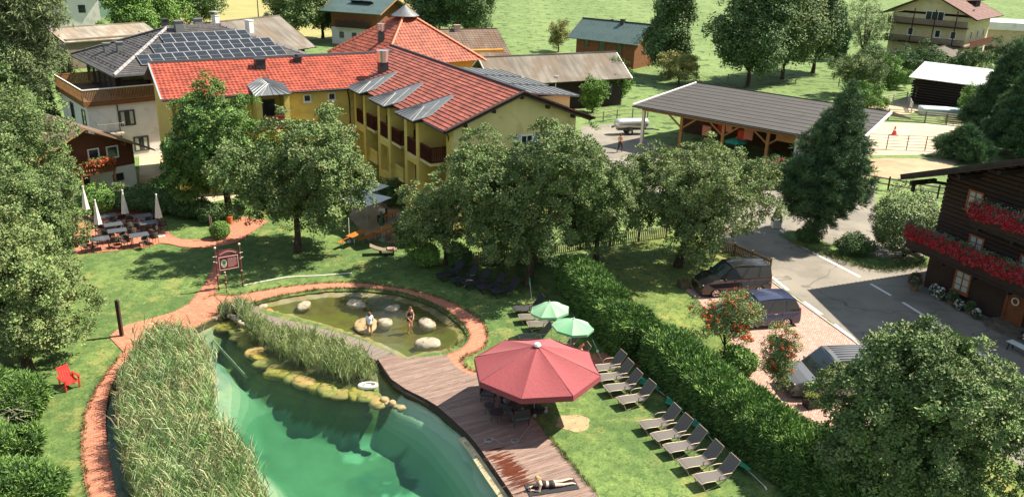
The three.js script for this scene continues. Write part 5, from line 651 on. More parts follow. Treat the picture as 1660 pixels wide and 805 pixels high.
tree('apple_tree', 'pale yellow-green fruit tree sheltering the red garden chair', ...[-22.44,-34.68], { h: 8.2, r: [4.0, 4.1, 3.3], off: [-0.7, -0.2], cy: 4.1, n: 8500, geo: GEO.apple, pal: PAL.pale, trunk: 0.24, lobes: 20, fork: 1.8 });
tree('maple_tree', 'tall mid green tree to the left of the small timber chalet', ...[-30.55,-46.15], { h: 11.5, r: [4.8, 5.0, 4.2], off: [0.2, 0], cy: 6.6, n: 8200, geo: GEO.apple, pal: PAL.apple, trunk: 0.3, lobes: 22, fork: 2.4, ls: 1.15 });
tree('fruit_tree', 'leafy tree between the fruit tree over the red chair and the tall mid green one', ...[-26.84,-41.20], { h: 9.2, r: [4.2, 4.4, 3.4], off: [0.6, 0], cy: 4.7, n: 8000, geo: GEO.apple, pal: PAL.apple, trunk: 0.24, lobes: 18, fork: 1.8 });
tree('willow_tree', 'tall olive willow left of the annex terrace', ...[-46.83,-77.71], { h: 19, r: [6.4, 8.5, 6], cy: 10.5, n: 8500, geo: GEO.willow, pal: PAL.willow, trunk: 0.5, lobes: 26, ls: 1.5 });
tree('fruit_tree', 'tree standing between the willow and the small timber chalet', ...[-36.72,-58.73], { h: 10, r: [4.2, 4.2, 4], cy: 5.8, n: 4500, geo: GEO.apple, pal: PAL.apple, trunk: 0.25, lobes: 16, ls: 1.2 });
conifer('thuja_tree', 'slim dark columnar conifer beside the annex terrace', ...[-44.36,-78.79], { h: 5.5, rad: 0.8, base: 0.3, tiers: 16, dens: 22, geo: GEO.yew, prof: (u) => 1 - u * 0.8, rise: [0.5, 1] });
// rowans
tree('rowan_shrub', 'rowan with orange berry clusters next to the blue car', ...[10.80,-38.02], { h: 3.6, r: [1.9, 1.5, 1.6], cy: 2.2, n: 1300, geo: GEO.fine, pal: PAL.pale, trunk: 0.05, lobes: 12, fork: 0.7, berries: 110, lr: 0.8 });
tree('rowan_shrub', 'rowan with orange berries in front of the silver van', ...[12.49,-34.51], { h: 3.7, r: [0.85, 1.7, 0.85], cy: 2.0, n: 800, geo: GEO.fine, pal: PAL.pale, trunk: 0.05, lobes: 11, fork: 0.6, berries: 60, lr: 0.8 });
// trees of the background
const BT = [
  ['leafy_tree', 'bright green tree behind the solar roof, nearest the mint green house', [-62.33,-140.40], 11, [4.6, 4.6, 4.6], 2600, 'bright', 'back'], ['leafy_tree', 'bright green tree behind the middle of the solar roof', [-60.99,-147.96], 13, [5, 5.6, 5], 2600, 'bright', 'back'], ['leafy_tree', 'darker tree at the right end of the row behind the solar roof', [-60.72,-162.84], 12, [5, 5.5, 5], 2400, 'dark', 'back'], ['round_bush', 'round bush beside the wide pale sheet roof', [-64.22,-134.79], 4.6, [2.6, 2.2, 2.6], 900, 'bright', 'broad'],
  ['leafy_tree', 'large tree left of the timber-topped white house', [-39.28,-151.51], 12.5, [5.2, 5.2, 5], 3200, 'apple', 'back'], ['leafy_tree', 'slim tree right beside the timber-topped white house', [-35.76,-157.69], 11.5, [2.6, 5, 2.6], 1500, 'dark', 'back'],
  ['leafy_tree', 'broad dark tree on the meadow behind the brown tiled roof', [-9.77,-160.42], 14.5, [7.4, 5.6, 6.5], 4600, 'dark', 'back'], ['leafy_tree', 'second dark tree behind the brown tiled roof, by the tower', [-16.05,-162.59], 12, [4.4, 5, 4.4], 2400, 'dark', 'back'], ['birch_sapling', 'thin yellowish sapling on the meadow before the green-roofed house', [6.97,-149.17], 7, [2.5, 3, 2.5], 900, 'yellow', 'broad'],
  ['leafy_tree', 'tall dark tree hiding the right end of the green-roofed house', [22.28,-125.00], 15, [4.6, 6.8, 4.6], 4200, 'dark', 'back'], ['leafy_tree', 'massive dark tree on the meadow behind the timber hall', [32.41,-119.56], 16, [6.6, 7.2, 6], 5200, 'dark', 'back'], ['leafy_tree', 'olive tree right of the massive dark tree behind the timber hall', [39.42,-127.04], 14, [5, 6, 5], 3200, 'apple', 'back'], ['leafy_tree', 'tall narrow dark tree at the meadow edge left of the clipped thuja', [46.27,-134.04], 15.5, [3.6, 6.6, 3.6], 2600, 'dark', 'back'],
  ['leafy_tree', 'open airy tree left of the yellow three-storey house', [60.31,-150.80], 11, [5, 4.6, 5], 1500, 'apple', 'broad'], ['round_bush', 'yellowish bush below the tall dark tree by the green-roofed house', [22.57,-118.83], 5.2, [3.6, 2.5, 3.2], 1500, 'yellow', 'broad'], ['round_bush', 'bush at the right end of the old barn', [12.51,-105.18], 5.5, [2.4, 2.6, 2.4], 1300, 'bright', 'broad'], ['round_bush', 'bush in front of the old barn doors', [8.89,-98.25], 4.8, [1.9, 2.3, 1.9], 1000, 'bright', 'broad'], ['round_bush', 'bush beside the slim white pole before the old barn', [3.65,-107.86], 4.6, [2.3, 2.1, 2.3], 900, 'bright', 'broad'],
  ['wild_bush', 'large loose bush behind the right end of the timber hall', [45.65,-114.75], 6.5, [5, 3.2, 4], 2400, 'apple', 'broad'], ['wild_bush', 'bush between the timber hall and the log hut', [52.77,-122.09], 5, [4.4, 2.5, 3.5], 1700, 'bright', 'broad'], ['wild_bush', 'dark bush beside the grey-roofed shed', [60.73,-128.70], 6, [4.4, 3, 4], 1900, 'dark', 'broad'], ['wild_bush', 'bush left of the log hut', [43.57,-104.93], 3.4, [3.2, 1.7, 2.6], 1000, 'bright', 'broad'], ['wild_bush', 'loose bush in front of the plinth of the yellow house', [56.41,-134.76], 4.4, [5, 2.2, 4], 1400, 'dark', 'broad'], ['wild_bush', 'green bush beside the gable of the log hut', [54.75,-100.42], 4, [3.2, 2, 3], 1400, 'bright', 'broad'], ['wild_bush', 'dark bush at the foot of the beige garage', [82.10,-142.75], 5.5, [5, 2.8, 4], 1700, 'dark', 'broad'], ['wild_bush', 'dark bush between the yellow house and the log hut', [71.81,-136.45], 4.5, [4, 2.3, 3], 1300, 'dark', 'broad'],
];
for (const [n, l, p, h, r, k, pal, g] of BT) tree(n, l, ...p, { h, r: [r[0], h * 0.5, r[2]], cy: h * 0.5, n: k, pal: PAL[pal], geo: GEO[g], trunk: h > 9 ? 0.3 : 0.12, lobes: h > 9 ? 16 : 9, ls: h > 9 ? 1.25 : 1.2, cat: n.includes('bush') ? 'bush' : 'tree', minY: 0.2 });
conifer('thuja_tree', 'clipped dark cone-shaped thuja left of the yellow house', ...[55.03,-148.97], { h: 8.5, rad: 1.5, base: 0.3, tiers: 18, dens: 12, geo: GEO.yew, prof: (u) => Math.min(1, 1.6 * (1 - u)) * 0.9, rise: [0.6, 1.1], ls: 1.8 });
conifer('spruce_tree', 'dark spruce beside the log hut on the right', ...[52.41,-90.67], { h: 10, rad: 3.6, base: 0.6, tiers: 18, dens: 13, ls: 1.5 });
conifer('spruce_tree', 'second dark spruce behind the black chalet roof', ...[51.05,-82.60], { h: 10.5, rad: 4, base: 0.6, tiers: 18, dens: 13, ls: 1.5 });
conifer('spruce_tree', 'low dark spruce leaning over the riding arena fence', ...[43.82,-81.02], { h: 3.2, rad: 2.4, base: 0.3, tiers: 9, dens: 13, ls: 1.3 });
conifer('juniper_tree', 'small blue-grey spruce behind the solar roof', ...[-40.06,-138.02], { h: 6, rad: 1.7, base: 0.3, tiers: 12, dens: 14, ls: 1.2, pal: [[0.16, 0.2, 0.18], [0.2, 0.23, 0.2], [0.12, 0.16, 0.14]] });
// shrubs by the road, terrace and hotel
for (const [l, p, r, n, pal, extra] of [
  ['glossy rounded bush on the verge beside the black chalet', [26.48,-53.46], [2.5, 2.1, 2.2], 2600, 'apple', { mat: glossLeaf }], ['low shrub left of the glossy rounded bush on the verge', [23.13,-53.53], [1.3, 0.7, 0.9], 600, 'dark', {}], ['low shrub at the foot of the stone pine', [20.78,-55.72], [0.9, 0.6, 0.7], 350, 'dark', {}],
  ['round shrub at the left corner of the dining terrace', [-29.59,-56.58], [1.2, 1.1, 1.1], 700, 'bright', {}], ['round shrub left of the open chalet door', [-28.47,-58.09], [1.0, 0.95, 1.0], 650, 'apple', {}], ['dark round shrub right of the chalet base', [-26.80,-57.96], [1.2, 1.0, 1.1], 750, 'dark', {}], ['dark shrub behind the dining terrace parasols', [-24.92,-57.72], [1.2, 1.0, 1.1], 700, 'dark', {}], ['wide dark shrub at the edge of the driveway', [-22.73,-56.96], [1.5, 0.85, 1.0], 800, 'dark', {}], ['dark shrub behind the clipped boxwood ball', [-21.09,-56.03], [1.2, 0.7, 0.9], 500, 'dark', {}],
  ['clipped boxwood ball beside the brick path', [-19.52,-52.89], [0.72, 0.72, 0.72], 900, 'bright', { bump: 0.02, geo: GEO.small, up: 0.8 }], ['leafy shrub under the light green apple tree', [-5.36,-48.98], [0.9, 0.9, 0.8], 650, 'bright', {}], ['small shrub between the apple trunks', [-3.25,-49.15], [0.8, 0.7, 0.7], 450, 'dark', {}], ['ivy mound at the foot of the big apple tree', [1.53,-50.28], [1.2, 1.1, 1.0], 800, 'apple', {}],
  ['dark shrub below the bay facade', [-6.82,-52.94], [1.0, 1.0, 0.9], 600, 'dark', {}], ['dark red-leaved shrub by the hotel entrance', [-9.31,-60.71], [0.8, 1.1, 0.7], 500, 'dark', {}], ['leafy shrub under the rowan berries', [11.38,-36.79], [0.8, 0.6, 0.8], 500, 'bright', {}], ['flowering shrub with orange blooms at the hedge gap', [6.71,-39.10], [0.5, 0.9, 0.5], 350, 'yellow', { geo: GEO.small }],
  ['shrub in the chalet courtyard by the driveway', [-26.89,-61.56], [0.9, 0.7, 0.8], 450, 'bright', {}], ['loose shrub beside the timber hall planting', [22.64,-69.85], [2.6, 1.2, 1.6], 1300, 'dark', { flowers: 70, fpal: [[0.5, 0.02, 0.03], [0.55, 0.1, 0.1]] }],
]) shrub('garden_shrub', l, ...p, r, { n, pal: PAL[pal], ...extra });
// juniper thicket in the near left corner
for (const [x, z, r, l, n] of [[...[-20.45,-30.08], [1.05, 0.9, 1.0], 'rounded juniper beside the lawn, topmost of the thicket', 2200], [...[-19.00,-26.95], [1.2, 0.8, 1.1], 'wide juniper in the thicket below the rounded one', 2300], [...[-16.74,-24.52], [1.15, 0.65, 1.0], 'low juniper of the thicket next to the brick path', 1900], [...[-22.18,-30.84], [1.3, 1.0, 1.2], 'juniper under the fruit tree, against the red chair side', 2000], [...[-17.47,-23.99], [1.4, 0.85, 1.2], 'tall bushy juniper at the back of the thicket', 1900]]) shrub('juniper_shrub', l, x, z, r, { n, pal: PAL.yew, geo: GEO.yew, mat: needleMat, bump: 0.3, bumps: 14 });
{ const t = thing('dead_branches', [-19.47,-29.00][0], [-19.47,-29.00][1], 0, 'bare grey twigs poking out of the rounded juniper', 'branches'), b = mb(); for (let i = 0; i < 26; i++) { const a = rr(-0.6, 1.4), p = [rr(-0.9, 0.5), rr(1.2, 1.9), rr(-0.3, 1.1)]; b.rod(p, [p[0] + Math.cos(a) * rr(0.4, 1.0), p[1] + rr(-0.2, 0.4), p[2] + rr(-0.2, 0.6)], 0.014, 0.005, 4); } b.build('twigs', mat([0.4, 0.34, 0.27], 0.9), t); }

// hedges: clipped yew, leaves over a box of twigs
function hedge(label, L, R, hgt, n, x = 0) {
  const t = thing('yew_hedge', L[0][0], L[0][1], 0, label, 'hedge', undefined), o = L[0], core = mb(), N = 26, l = spline(L, N), r = spline(R, N), list = [], cols = [];
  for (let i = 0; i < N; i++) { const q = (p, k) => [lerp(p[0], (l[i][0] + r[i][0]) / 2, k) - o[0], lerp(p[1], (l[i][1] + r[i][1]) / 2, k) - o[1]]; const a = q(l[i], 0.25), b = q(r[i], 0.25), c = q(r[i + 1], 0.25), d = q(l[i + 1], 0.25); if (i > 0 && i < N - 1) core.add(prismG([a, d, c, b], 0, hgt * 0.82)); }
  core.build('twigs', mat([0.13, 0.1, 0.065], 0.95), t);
  for (let k = 0; k < n; k++) { const s = rnd() < 0.06 ? (rnd() < 0.5 ? rnd() * 1.2 : N - 0.001 - rnd() * 1.2) : rnd() * (N - 0.001), i = Math.floor(s), f = s - i, a = [lerp(l[i][0], l[i + 1][0], f), lerp(l[i][1], l[i + 1][1], f)], b = [lerp(r[i][0], r[i + 1][0], f), lerp(r[i][1], r[i + 1][1], f)], w = rnd(), hn = hgt * (0.86 + 0.6 * (fb(a[0] / 16 + 0.5, a[1] / 16 + 0.5 + w * 0.05, 12, 3, 501) - 0.35)); let p, d; const out = new THREE.Vector3(b[0] - a[0], 0, b[1] - a[1]).normalize();
    if (w < 0.42) { const v = rr(-0.02, 1.02), e = 1 - Math.pow(Math.abs(v - 0.5) * 2, 4) * 0.2; p = new THREE.Vector3(lerp(a[0], b[0], v), hn * e + rr(-0.12, 0.14), lerp(a[1], b[1], v)); d = Y.clone().addScaledVector(out, (v - 0.5) * 0.8); } else { const s2 = w < 0.76 ? 0 : 1, yy = rnd(), bl = 0.12 * Math.sin(yy * 3.1); const q = s2 ? b : a; p = new THREE.Vector3(q[0] + out.x * (s2 ? 1 : -1) * (bl + rr(-0.2, 0.05)), yy * hn * 0.97, q[1] + out.z * (s2 ? 1 : -1) * (bl + rr(-0.2, 0.05))); d = out.clone().multiplyScalar(s2 ? 1 : -1).addScaledVector(Y, 0.5); }
    p.x -= o[0]; p.z -= o[1]; list.push(place(p, d.add(rdir().multiplyScalar(0.4)).normalize(), rr(0.8, 1.4))); cols.push(pick(PAL.yew, 0.25)); }
  for (const [i0, sg] of [[0, -1], [N, 1]]) { const a = l[i0], b = r[i0], ax = new THREE.Vector3(-(b[1] - a[1]), 0, b[0] - a[0]).normalize(), q = sg < 0 ? [l[0][0] - l[1][0], l[0][1] - l[1][1]] : [l[N][0] - l[N - 1][0], l[N][1] - l[N - 1][1]]; if (ax.x * q[0] + ax.z * q[1] < 0) ax.negate(); for (let k = 0; k < 420; k++) { const v = rnd(), bl = rr(-0.5, 0.12); list.push(place(new THREE.Vector3(lerp(a[0], b[0], v) - o[0] + ax.x * bl, rnd() * hgt * 0.98, lerp(a[1], b[1], v) - o[1] + ax.z * bl), ax.clone().addScaledVector(Y, 0.5).add(rdir().multiplyScalar(0.4)).normalize(), rr(0.8, 1.4))); cols.push(pick(PAL.yew, 0.25)); } }
  inst('foliage', GEO.yew, needleMat, list, t, cols); return t;
}
hedge('dense green hedge between the green parasols and the dry orchard grass', [[2.9, -46.2], [4.2, -41.5], [5.5, -37.3]], [[5.0, -45.0], [6.2, -40.8], [7.6, -37.6]], 2.0, 6200);
hedge('dense green hedge running behind the nine loungers beside the pavers', [[6.6, -36.6], [8.2, -32.2], [9.8, -29.4], [11.5, -25.8], [12.5, -22.5]], [[8.2, -37.6], [9.9, -33.9], [11.4, -30.7], [13.0, -27.0], [14.2, -23.0]], 2.0, 9500);
// reeds
const reedGeo = (seed, H, n, lean) => { const g = mulberry(seed), pos = []; const blade = (a, b, c, w) => { const s = b.clone().sub(a).cross(new THREE.Vector3(g() - 0.5, 0.1, g() - 0.5)).normalize().multiplyScalar(w / 2); for (const p of [a.clone().add(s), a.clone().sub(s), b.clone().add(s), a.clone().sub(s), b.clone().sub(s), b.clone().add(s), b.clone().add(s), b.clone().sub(s), c]) pos.push(p.x, p.y, p.z); };
  for (let i = 0; i < n; i++) { const x = (g() - 0.5) * 0.3, z = (g() - 0.5) * 0.3, h = H * (0.7 + 0.4 * g()), lx = (g() - 0.4) * lean, lz = (g() - 0.5) * lean, top = new THREE.Vector3(x + lx, h, z + lz), base = new THREE.Vector3(x, 0, z); blade(base, base.clone().lerp(top, 0.6), top, 0.014); for (let k = 0; k < 5; k++) { const f = 0.3 + 0.16 * k, p = base.clone().lerp(top, f), a = g() * 6.28, L = 0.28 + 0.25 * g(), q = p.clone().add(new THREE.Vector3(Math.cos(a) * L * 0.28, L * 0.75, Math.sin(a) * L * 0.28)), r = p.clone().add(new THREE.Vector3(Math.cos(a) * L * 0.75, L * (0.9 + 0.5 * g()), Math.sin(a) * L * 0.75)); blade(p, q, r, 0.03); } }
  const q = new THREE.BufferGeometry(); q.setAttribute('position', new THREE.Float32BufferAttribute(pos, 3)); q.computeVertexNormals(); return q; };
const reedPal = [[0.27, 0.39, 0.16], [0.2, 0.33, 0.11], [0.35, 0.46, 0.23], [0.16, 0.28, 0.09], [0.37, 0.4, 0.21]], reedMat = mat([1, 1, 1], 0.6);
function reeds(label, poly, n, H, pal, margin, y0) { const xs = poly.map((p) => p[0]), zs = poly.map((p) => p[1]), A = [[], []], B = [[], []]; const gs = [reedGeo(3, H, 5, 0.35), reedGeo(9, H, 5, 0.6)]; let c = 0, tries = 0;
  while (c < n && tries++ < n * 20) { const p = [rr(Math.min(...xs), Math.max(...xs)), rr(Math.min(...zs), Math.max(...zs))]; if (!inside(p, poly) || p[1] > -22 || distPoly(p, poly) < margin * rnd()) continue; const k = c++ % 2, hs = (rnd() < 0.12 ? rr(1.0, 1.25) : rr(0.8, 1.05)) * (0.62 + 0.7 * fb(p[0] / 24 + 0.5, p[1] / 24 + 0.5, 12, 3, 601)); A[k].push(new THREE.Matrix4().compose(new THREE.Vector3(p[0], y0 + rr(-0.05, 0.05), p[1]), new THREE.Quaternion().setFromAxisAngle(Y, rnd() * 6.28), new THREE.Vector3(hs, hs * rr(0.85, 1.1), hs))); B[k].push(pick(pal, 0.2)); }
  for (let k = 0; k < 2; k++) { const o = inst('reed_bed', gs[k], reedMat, A[k], scene, B[k]); o.userData = { kind: 'stuff', label, category: 'reeds' }; } }
reeds('tall pale reeds filling the planted side of the swimming pond', reedBed, 3900, 1.6, [...reedPal, [0.42, 0.36, 0.2]], 0.7, WL);
reeds('band of reeds along the boardwalk between the two ponds', midBed, 430, 0.9, [[0.26, 0.33, 0.13], [0.32, 0.37, 0.17], [0.22, 0.28, 0.1]], 0.35, WL);
reeds('tufts of herbs at the corner of the boardwalk and the brick path', [[-15.84,-41.36],[-15.11,-42.54],[-14.28,-41.95],[-14.04,-40.72],[-14.87,-40.82]], 26, 0.45, [[0.2, 0.26, 0.12], [0.26, 0.3, 0.16]], 0, -0.1);
// rough grass tufts along lawn edges, banks and the verge
{ const tg = spikeTuft(12, 0.17, 0.014, 21, 0.8), A = [], B = []; const along = (P, n, w, pal, s = 1) => { const q = spline(P, 80); for (let i = 0; i < n; i++) { const k = Math.floor(rnd() * 80); A.push(place(new THREE.Vector3(lerp(q[k][0], q[k + 1][0], rnd()) + rr(-w, w), 0.0, lerp(q[k][1], q[k + 1][1], rnd()) + rr(-w, w)), Y.clone().add(rdir().multiplyScalar(0.2)).normalize(), rr(0.6, 1.4) * s)); B.push(pick(pal)); } };
  const gp = [[0.1, 0.16, 0.035], [0.13, 0.18, 0.05], [0.17, 0.18, 0.07]]; along(strips.left[0], 260, 0.08, gp); along(strips.loop[0], 380, 0.06, gp); along([[-14.48,-42.50],[-12.60,-44.07],[-10.73,-44.92],[-8.91,-45.15],[-6.72,-44.87],[-4.23,-43.17],[-2.47,-40.63],[-2.17,-39.41],[-3.08,-37.72]], 420, 0.14, gp); along([[1.62,-30.74],[3.50,-26.55]], 160, 0.07, gp); along([[19.62,-55.00],[21.16,-53.24],[23.53,-50.80],[27.60,-51.88]], 300, 0.5, gp, 1.4);
  for (let i = 0; i < 5000; i++) { const p = [rr(-24, 9), rr(-50, -25)]; if (!inside(p, gardenPts) || inside(p, mainPond) || inside(p, smallPond) || inside(p, deckPoly)) continue; let ok = true; for (const [L, R] of Object.values(strips)) if (inside(p, [...L, ...[...R].reverse()])) ok = false; if (!ok) continue; A.push(place(new THREE.Vector3(p[0], 0, p[1]), Y.clone().add(rdir().multiplyScalar(0.3)).normalize(), rr(0.25, 0.5))); B.push(pick(gp)); }
  for (let i = 0; i < 2500; i++) { const p = [rr(5, 17), rr(-56, -28)]; if (inside(p, parkPoly) || !inside(p, [[6.5, -43], [10, -36], [13, -29], [15, -30], [16.28,-48.40], [13.76,-55.59], [11, -56], [4, -51]])) continue; A.push(place(new THREE.Vector3(p[0], 0, p[1]), Y.clone().add(rdir().multiplyScalar(0.3)).normalize(), rr(0.4, 1.0))); B.push(pick([[0.2, 0.2, 0.08], [0.14, 0.18, 0.06], [0.26, 0.23, 0.11]])); }
  const o = inst('grass_tufts', tg, mat([1, 1, 1], 0.9), A, scene, B); o.userData = { kind: 'stuff', label: 'short tufts of grass along lawn edges and banks', category: 'grass' }; }

// ---------- garden furniture ----------
function stripG(profile, w, t) {   // sheet following an x-y profile, width w along z, thickness t
  const pos = [], uv = [], n = profile.length; let acc = 0; const P = (i, s, k) => { const a = profile[Math.max(0, i - 1)], b = profile[Math.min(n - 1, i + 1)], L = Math.hypot(b[0] - a[0], b[1] - a[1]) || 1; return [profile[i][0] - (b[1] - a[1]) / L * t * k, profile[i][1] + (b[0] - a[0]) / L * t * k, s * w / 2]; };
  const q = (a, b, c, d, u0, u1) => { pos.push(...a, ...b, ...c, ...a, ...c, ...d); uv.push(u0, 0, u1, 0, u1, w, u0, 0, u1, w, u0, w); };
  for (let i = 0; i < n - 1; i++) { const L = Math.hypot(profile[i + 1][0] - profile[i][0], profile[i + 1][1] - profile[i][1]); q(P(i, 1, 1), P(i + 1, 1, 1), P(i + 1, -1, 1), P(i, -1, 1), acc, acc + L); q(P(i, -1, 0), P(i + 1, -1, 0), P(i + 1, 1, 0), P(i, 1, 0), acc, acc + L); q(P(i, 1, 0), P(i + 1, 1, 0), P(i + 1, 1, 1), P(i, 1, 1), acc, acc + L); q(P(i, -1, 1), P(i + 1, -1, 1), P(i + 1, -1, 0), P(i, -1, 0), acc, acc + L); acc += L; }
  const g = new THREE.BufferGeometry(); g.setAttribute('position', new THREE.Float32BufferAttribute(pos, 3)); g.setAttribute('uv', new THREE.Float32BufferAttribute(uv, 2)); g.computeVertexNormals(); return g;
}
const ldir = 22.7 * D;
function makeLounger(fab, fr, label, group) {
  const t = thing('sun_lounger', 0, 0, ldir, label, 'sun lounger', group);
  const seat = [[0, 0.36], [0.15, 0.385], [0.5, 0.37], [0.9, 0.33], [1.12, 0.335]], back = [[1.14, 0.345], [1.22, 0.4], [1.38, 0.6], [1.56, 0.84], [1.68, 1.0]];
  mb().add(stripG(seat, 0.58, 0.02)).build('seat', fab, t); mb().add(stripG(back, 0.58, 0.02)).build('backrest', fab, t);
  for (const s of [-1, 1]) { const z = s * 0.31; mb().tube([[0, 0.37, z], [0.15, 0.395, z], [0.5, 0.38, z], [0.9, 0.34, z], [1.14, 0.34, z]], 0.02).tube([[1.14, 0.34, z], [1.24, 0.41, z], [1.4, 0.62, z], [1.58, 0.86, z], [1.7, 1.02, z]], 0.02).build('side_rail', fr, t);
    mb().tube([[0.04, 0.37, z], [0.12, 0.2, z], [0.2, 0.01, z]], 0.018).build('leg', fr, t); mb().tube([[0.25, 0.02, z], [0.7, 0.12, z], [1.1, 0.3, z], [1.3, 0.5, z]], 0.018).build('leg', fr, t); mb().tube([[1.36, 0.58, z * 1.06], [1.15, 0.6, z * 1.1], [0.9, 0.59, z * 1.1], [0.78, 0.5, z * 1.08], [0.82, 0.36, z * 1.04]], 0.02).build('armrest', fr, t); }
  mb().rod([0, 0.37, -0.31], [0, 0.37, 0.31], 0.02).rod([1.7, 1.02, -0.31], [1.7, 1.02, 0.31], 0.02).rod([0.25, 0.02, -0.31], [0.25, 0.02, 0.31], 0.016).build('cross_bar', fr, t);
  return t;
}
{ // nine on the open lawn
  const spots = [[7.38, -27.28], [6.95, -28.25], [6.52, -29.28], [6.13, -30.08], [5.73, -30.98], [5.0, -32.92], [4.5, -33.95], [4.22, -34.9], [4.0, -35.75]];
  const lab = ['grey sling lounger last in the row, farthest from the red umbrella', 'grey sling lounger second from the far end of the row of five', 'grey sling lounger in the middle of the row of five by the hedge', 'grey sling lounger fourth from the far end of the row of five', 'grey sling lounger at the start of the row of five, next to the gap', 'grey sling lounger right before the gap in the lawn row', 'grey sling lounger second from the gap towards the red umbrella', 'grey sling lounger third from the gap, half behind the red umbrella', 'grey sling lounger standing on the brick path strip by the red umbrella'];
  const p = makeLounger(M.fabricGrey, M.frameTan, lab[0], 'loungers on the open lawn'); spots.forEach(([x, z], i) => { if (!i) p.position.set(x, 0, z), p.rotation.y = ldir; else dup(p, x, z, ldir + rr(-0.04, 0.04), lab[i]); });
  const g = dup(p, 0.5, -41.3, 12 * D, 'grey sling lounger second from the tree, behind the green parasols', 'loungers beside the green parasols'); dup(g, 0.95, -40.45, 12 * D, 'grey sling lounger third from the tree, beside the upper green parasol'); dup(g, 0.5, -38.9, 14 * D, 'dark-edged lounger with raised back in front of the green parasols'); dup(g, 1.9, -37.9, 16 * D, 'lounger with turquoise towel under the lower green parasol');
  const dk = makeLounger(M.fabricDark, M.black, 'black lounger nearest the apple trunk by the green parasols', 'loungers beside the green parasols'); dk.position.set(0.2, 0, -42.3); dk.rotation.y = 18 * D;
  [[-4.4, -46.7], [-3.5, -46.05], [-2.8, -45.6], [-1.9, -45.1], [-1.1, -44.6]].forEach(([x, z], i) => dup(dk, x, z, (34 - i * 2) * D, ['dark lounger in the shade beside the slim forked apple trunk', 'dark lounger second from the forked apple trunk in the shade', 'dark lounger in the middle of the shaded row', 'dark lounger with pale legs, fourth in the shaded row', 'dark lounger in the shade beside the thick apple trunk'][i], 'loungers in the shade under the apple trees'));
  const tw = mb().add(stripG([[-0.1, 0.40], [0.2, 0.42], [0.6, 0.405], [0.95, 0.375]], 0.5, 0.02)).build('towel', mat([0.16, 0.5, 0.5], 0.95)); tag(tw, 'turquoise towel spread over a lounger under the green parasol', 'towel'); tw.position.set(1.95, 0.0, -37.85); tw.rotation.y = 16 * D;
}
{ // big octagonal umbrella
  const t = thing('market_umbrella', 1.22, -32.45, 0, 'large octagonal dark red umbrella standing on the wooden deck', 'umbrella'), he = 2.25, ha = 3.25, R = 2.8, a0 = Math.atan2(-0.66, -2.74), P = (i, r = R, y = he) => [Math.cos(a0 + i * Math.PI / 4) * r, y, Math.sin(a0 + i * Math.PI / 4) * r];
  for (let i = 0; i < 8; i++) { const n = 8, pos = [], idx = [], uv = []; for (let j = 0; j <= n; j++) for (let k = 0; k <= n; k++) { const u = j / n, v = k / n, a = P(i, R * u), b = P(i + 1, R * u), sag = -0.09 * Math.sin(v * Math.PI) * u * (1.2 - u) * 2 - 0.03 * Math.sin(v * Math.PI) * u; const w = 0.012 * Math.sin(u * 23 + i) * Math.sin(v * 3.14) * (tn(u * 5 + i * 3, v * 4, 64, 9)); pos.push(lerp(a[0], b[0], v), lerp(ha, he, Math.pow(u, 1.06)) + sag + w, lerp(a[2], b[2], v)); uv.push(v * 2, u * 2.8); if (j < n && k < n) { const q = j * (n + 1) + k; idx.push(q, q + 1, q + n + 1, q + 1, q + n + 2, q + n + 1); } }
    const g = new THREE.BufferGeometry(); g.setAttribute('position', new THREE.Float32BufferAttribute(pos, 3)); g.setAttribute('uv', new THREE.Float32BufferAttribute(uv, 2)); g.setIndex(idx); g.computeVertexNormals(); const pn = put(new THREE.Mesh(g, M.bordeaux), 'canopy_panel', t);
    const a = P(i), b = P(i + 1); mb().quad([a[0], he, a[2]], [b[0], he, b[2]], [b[0] * 1.01, he - 0.24, b[2] * 1.01], [a[0] * 1.01, he - 0.24, a[2] * 1.01], 0.004).build('valance', M.bordeaux, pn);
    mb().rod([0, ha - 0.1, 0], [a[0] * 0.99, he - 0.03, a[2] * 0.99], 0.018).rod([0, 2.05, 0], [a[0] * 0.5, (ha + he) / 2 - 0.1, a[2] * 0.5], 0.013).build('rib', M.aluminium, t); mb().bar([0.0, ha + 0.005, 0], [a[0], he + 0.012, a[2]], 0.035, 0.008).build('seam', M.bordeaux, t); }
  mb().add(new THREE.CylinderGeometry(0.12, 0.16, 0.1, 16), 0, ha + 0.06, 0).build('cap', M.frameWhite, t); mb().rod([0, 0.1, 0], [0, ha, 0], 0.05, 0.05, 12).build('pole', M.aluminium, t); mb().box(0.1, 1.1, 0.05, 0.16, 0.2, 0.12).rod([0.18, 1.1, 0.05], [0.4, 1.05, 0.05], 0.012).build('crank', M.aluminium, t);
  mb().box(0, 0.14, 0, 0.9, 0.1, 0.12).box(0, 0.14, 0, 0.12, 0.1, 0.9).box(0, 0.11, 0, 0.6, 0.06, 0.6).rod([0.05, 0.2, 0], [0.05, 0.6, 0], 0.07).build('base', M.black, t); for (const [x, z] of [[0.5, 0.12], [0.5, -0.12], [-0.5, 0], [0, 0.5]]) mb().rod([x, 0.09, z - 0.03], [x, 0.09, z + 0.03], 0.08, 0.08, 10).build('wheel', M.aluminium, t);
}
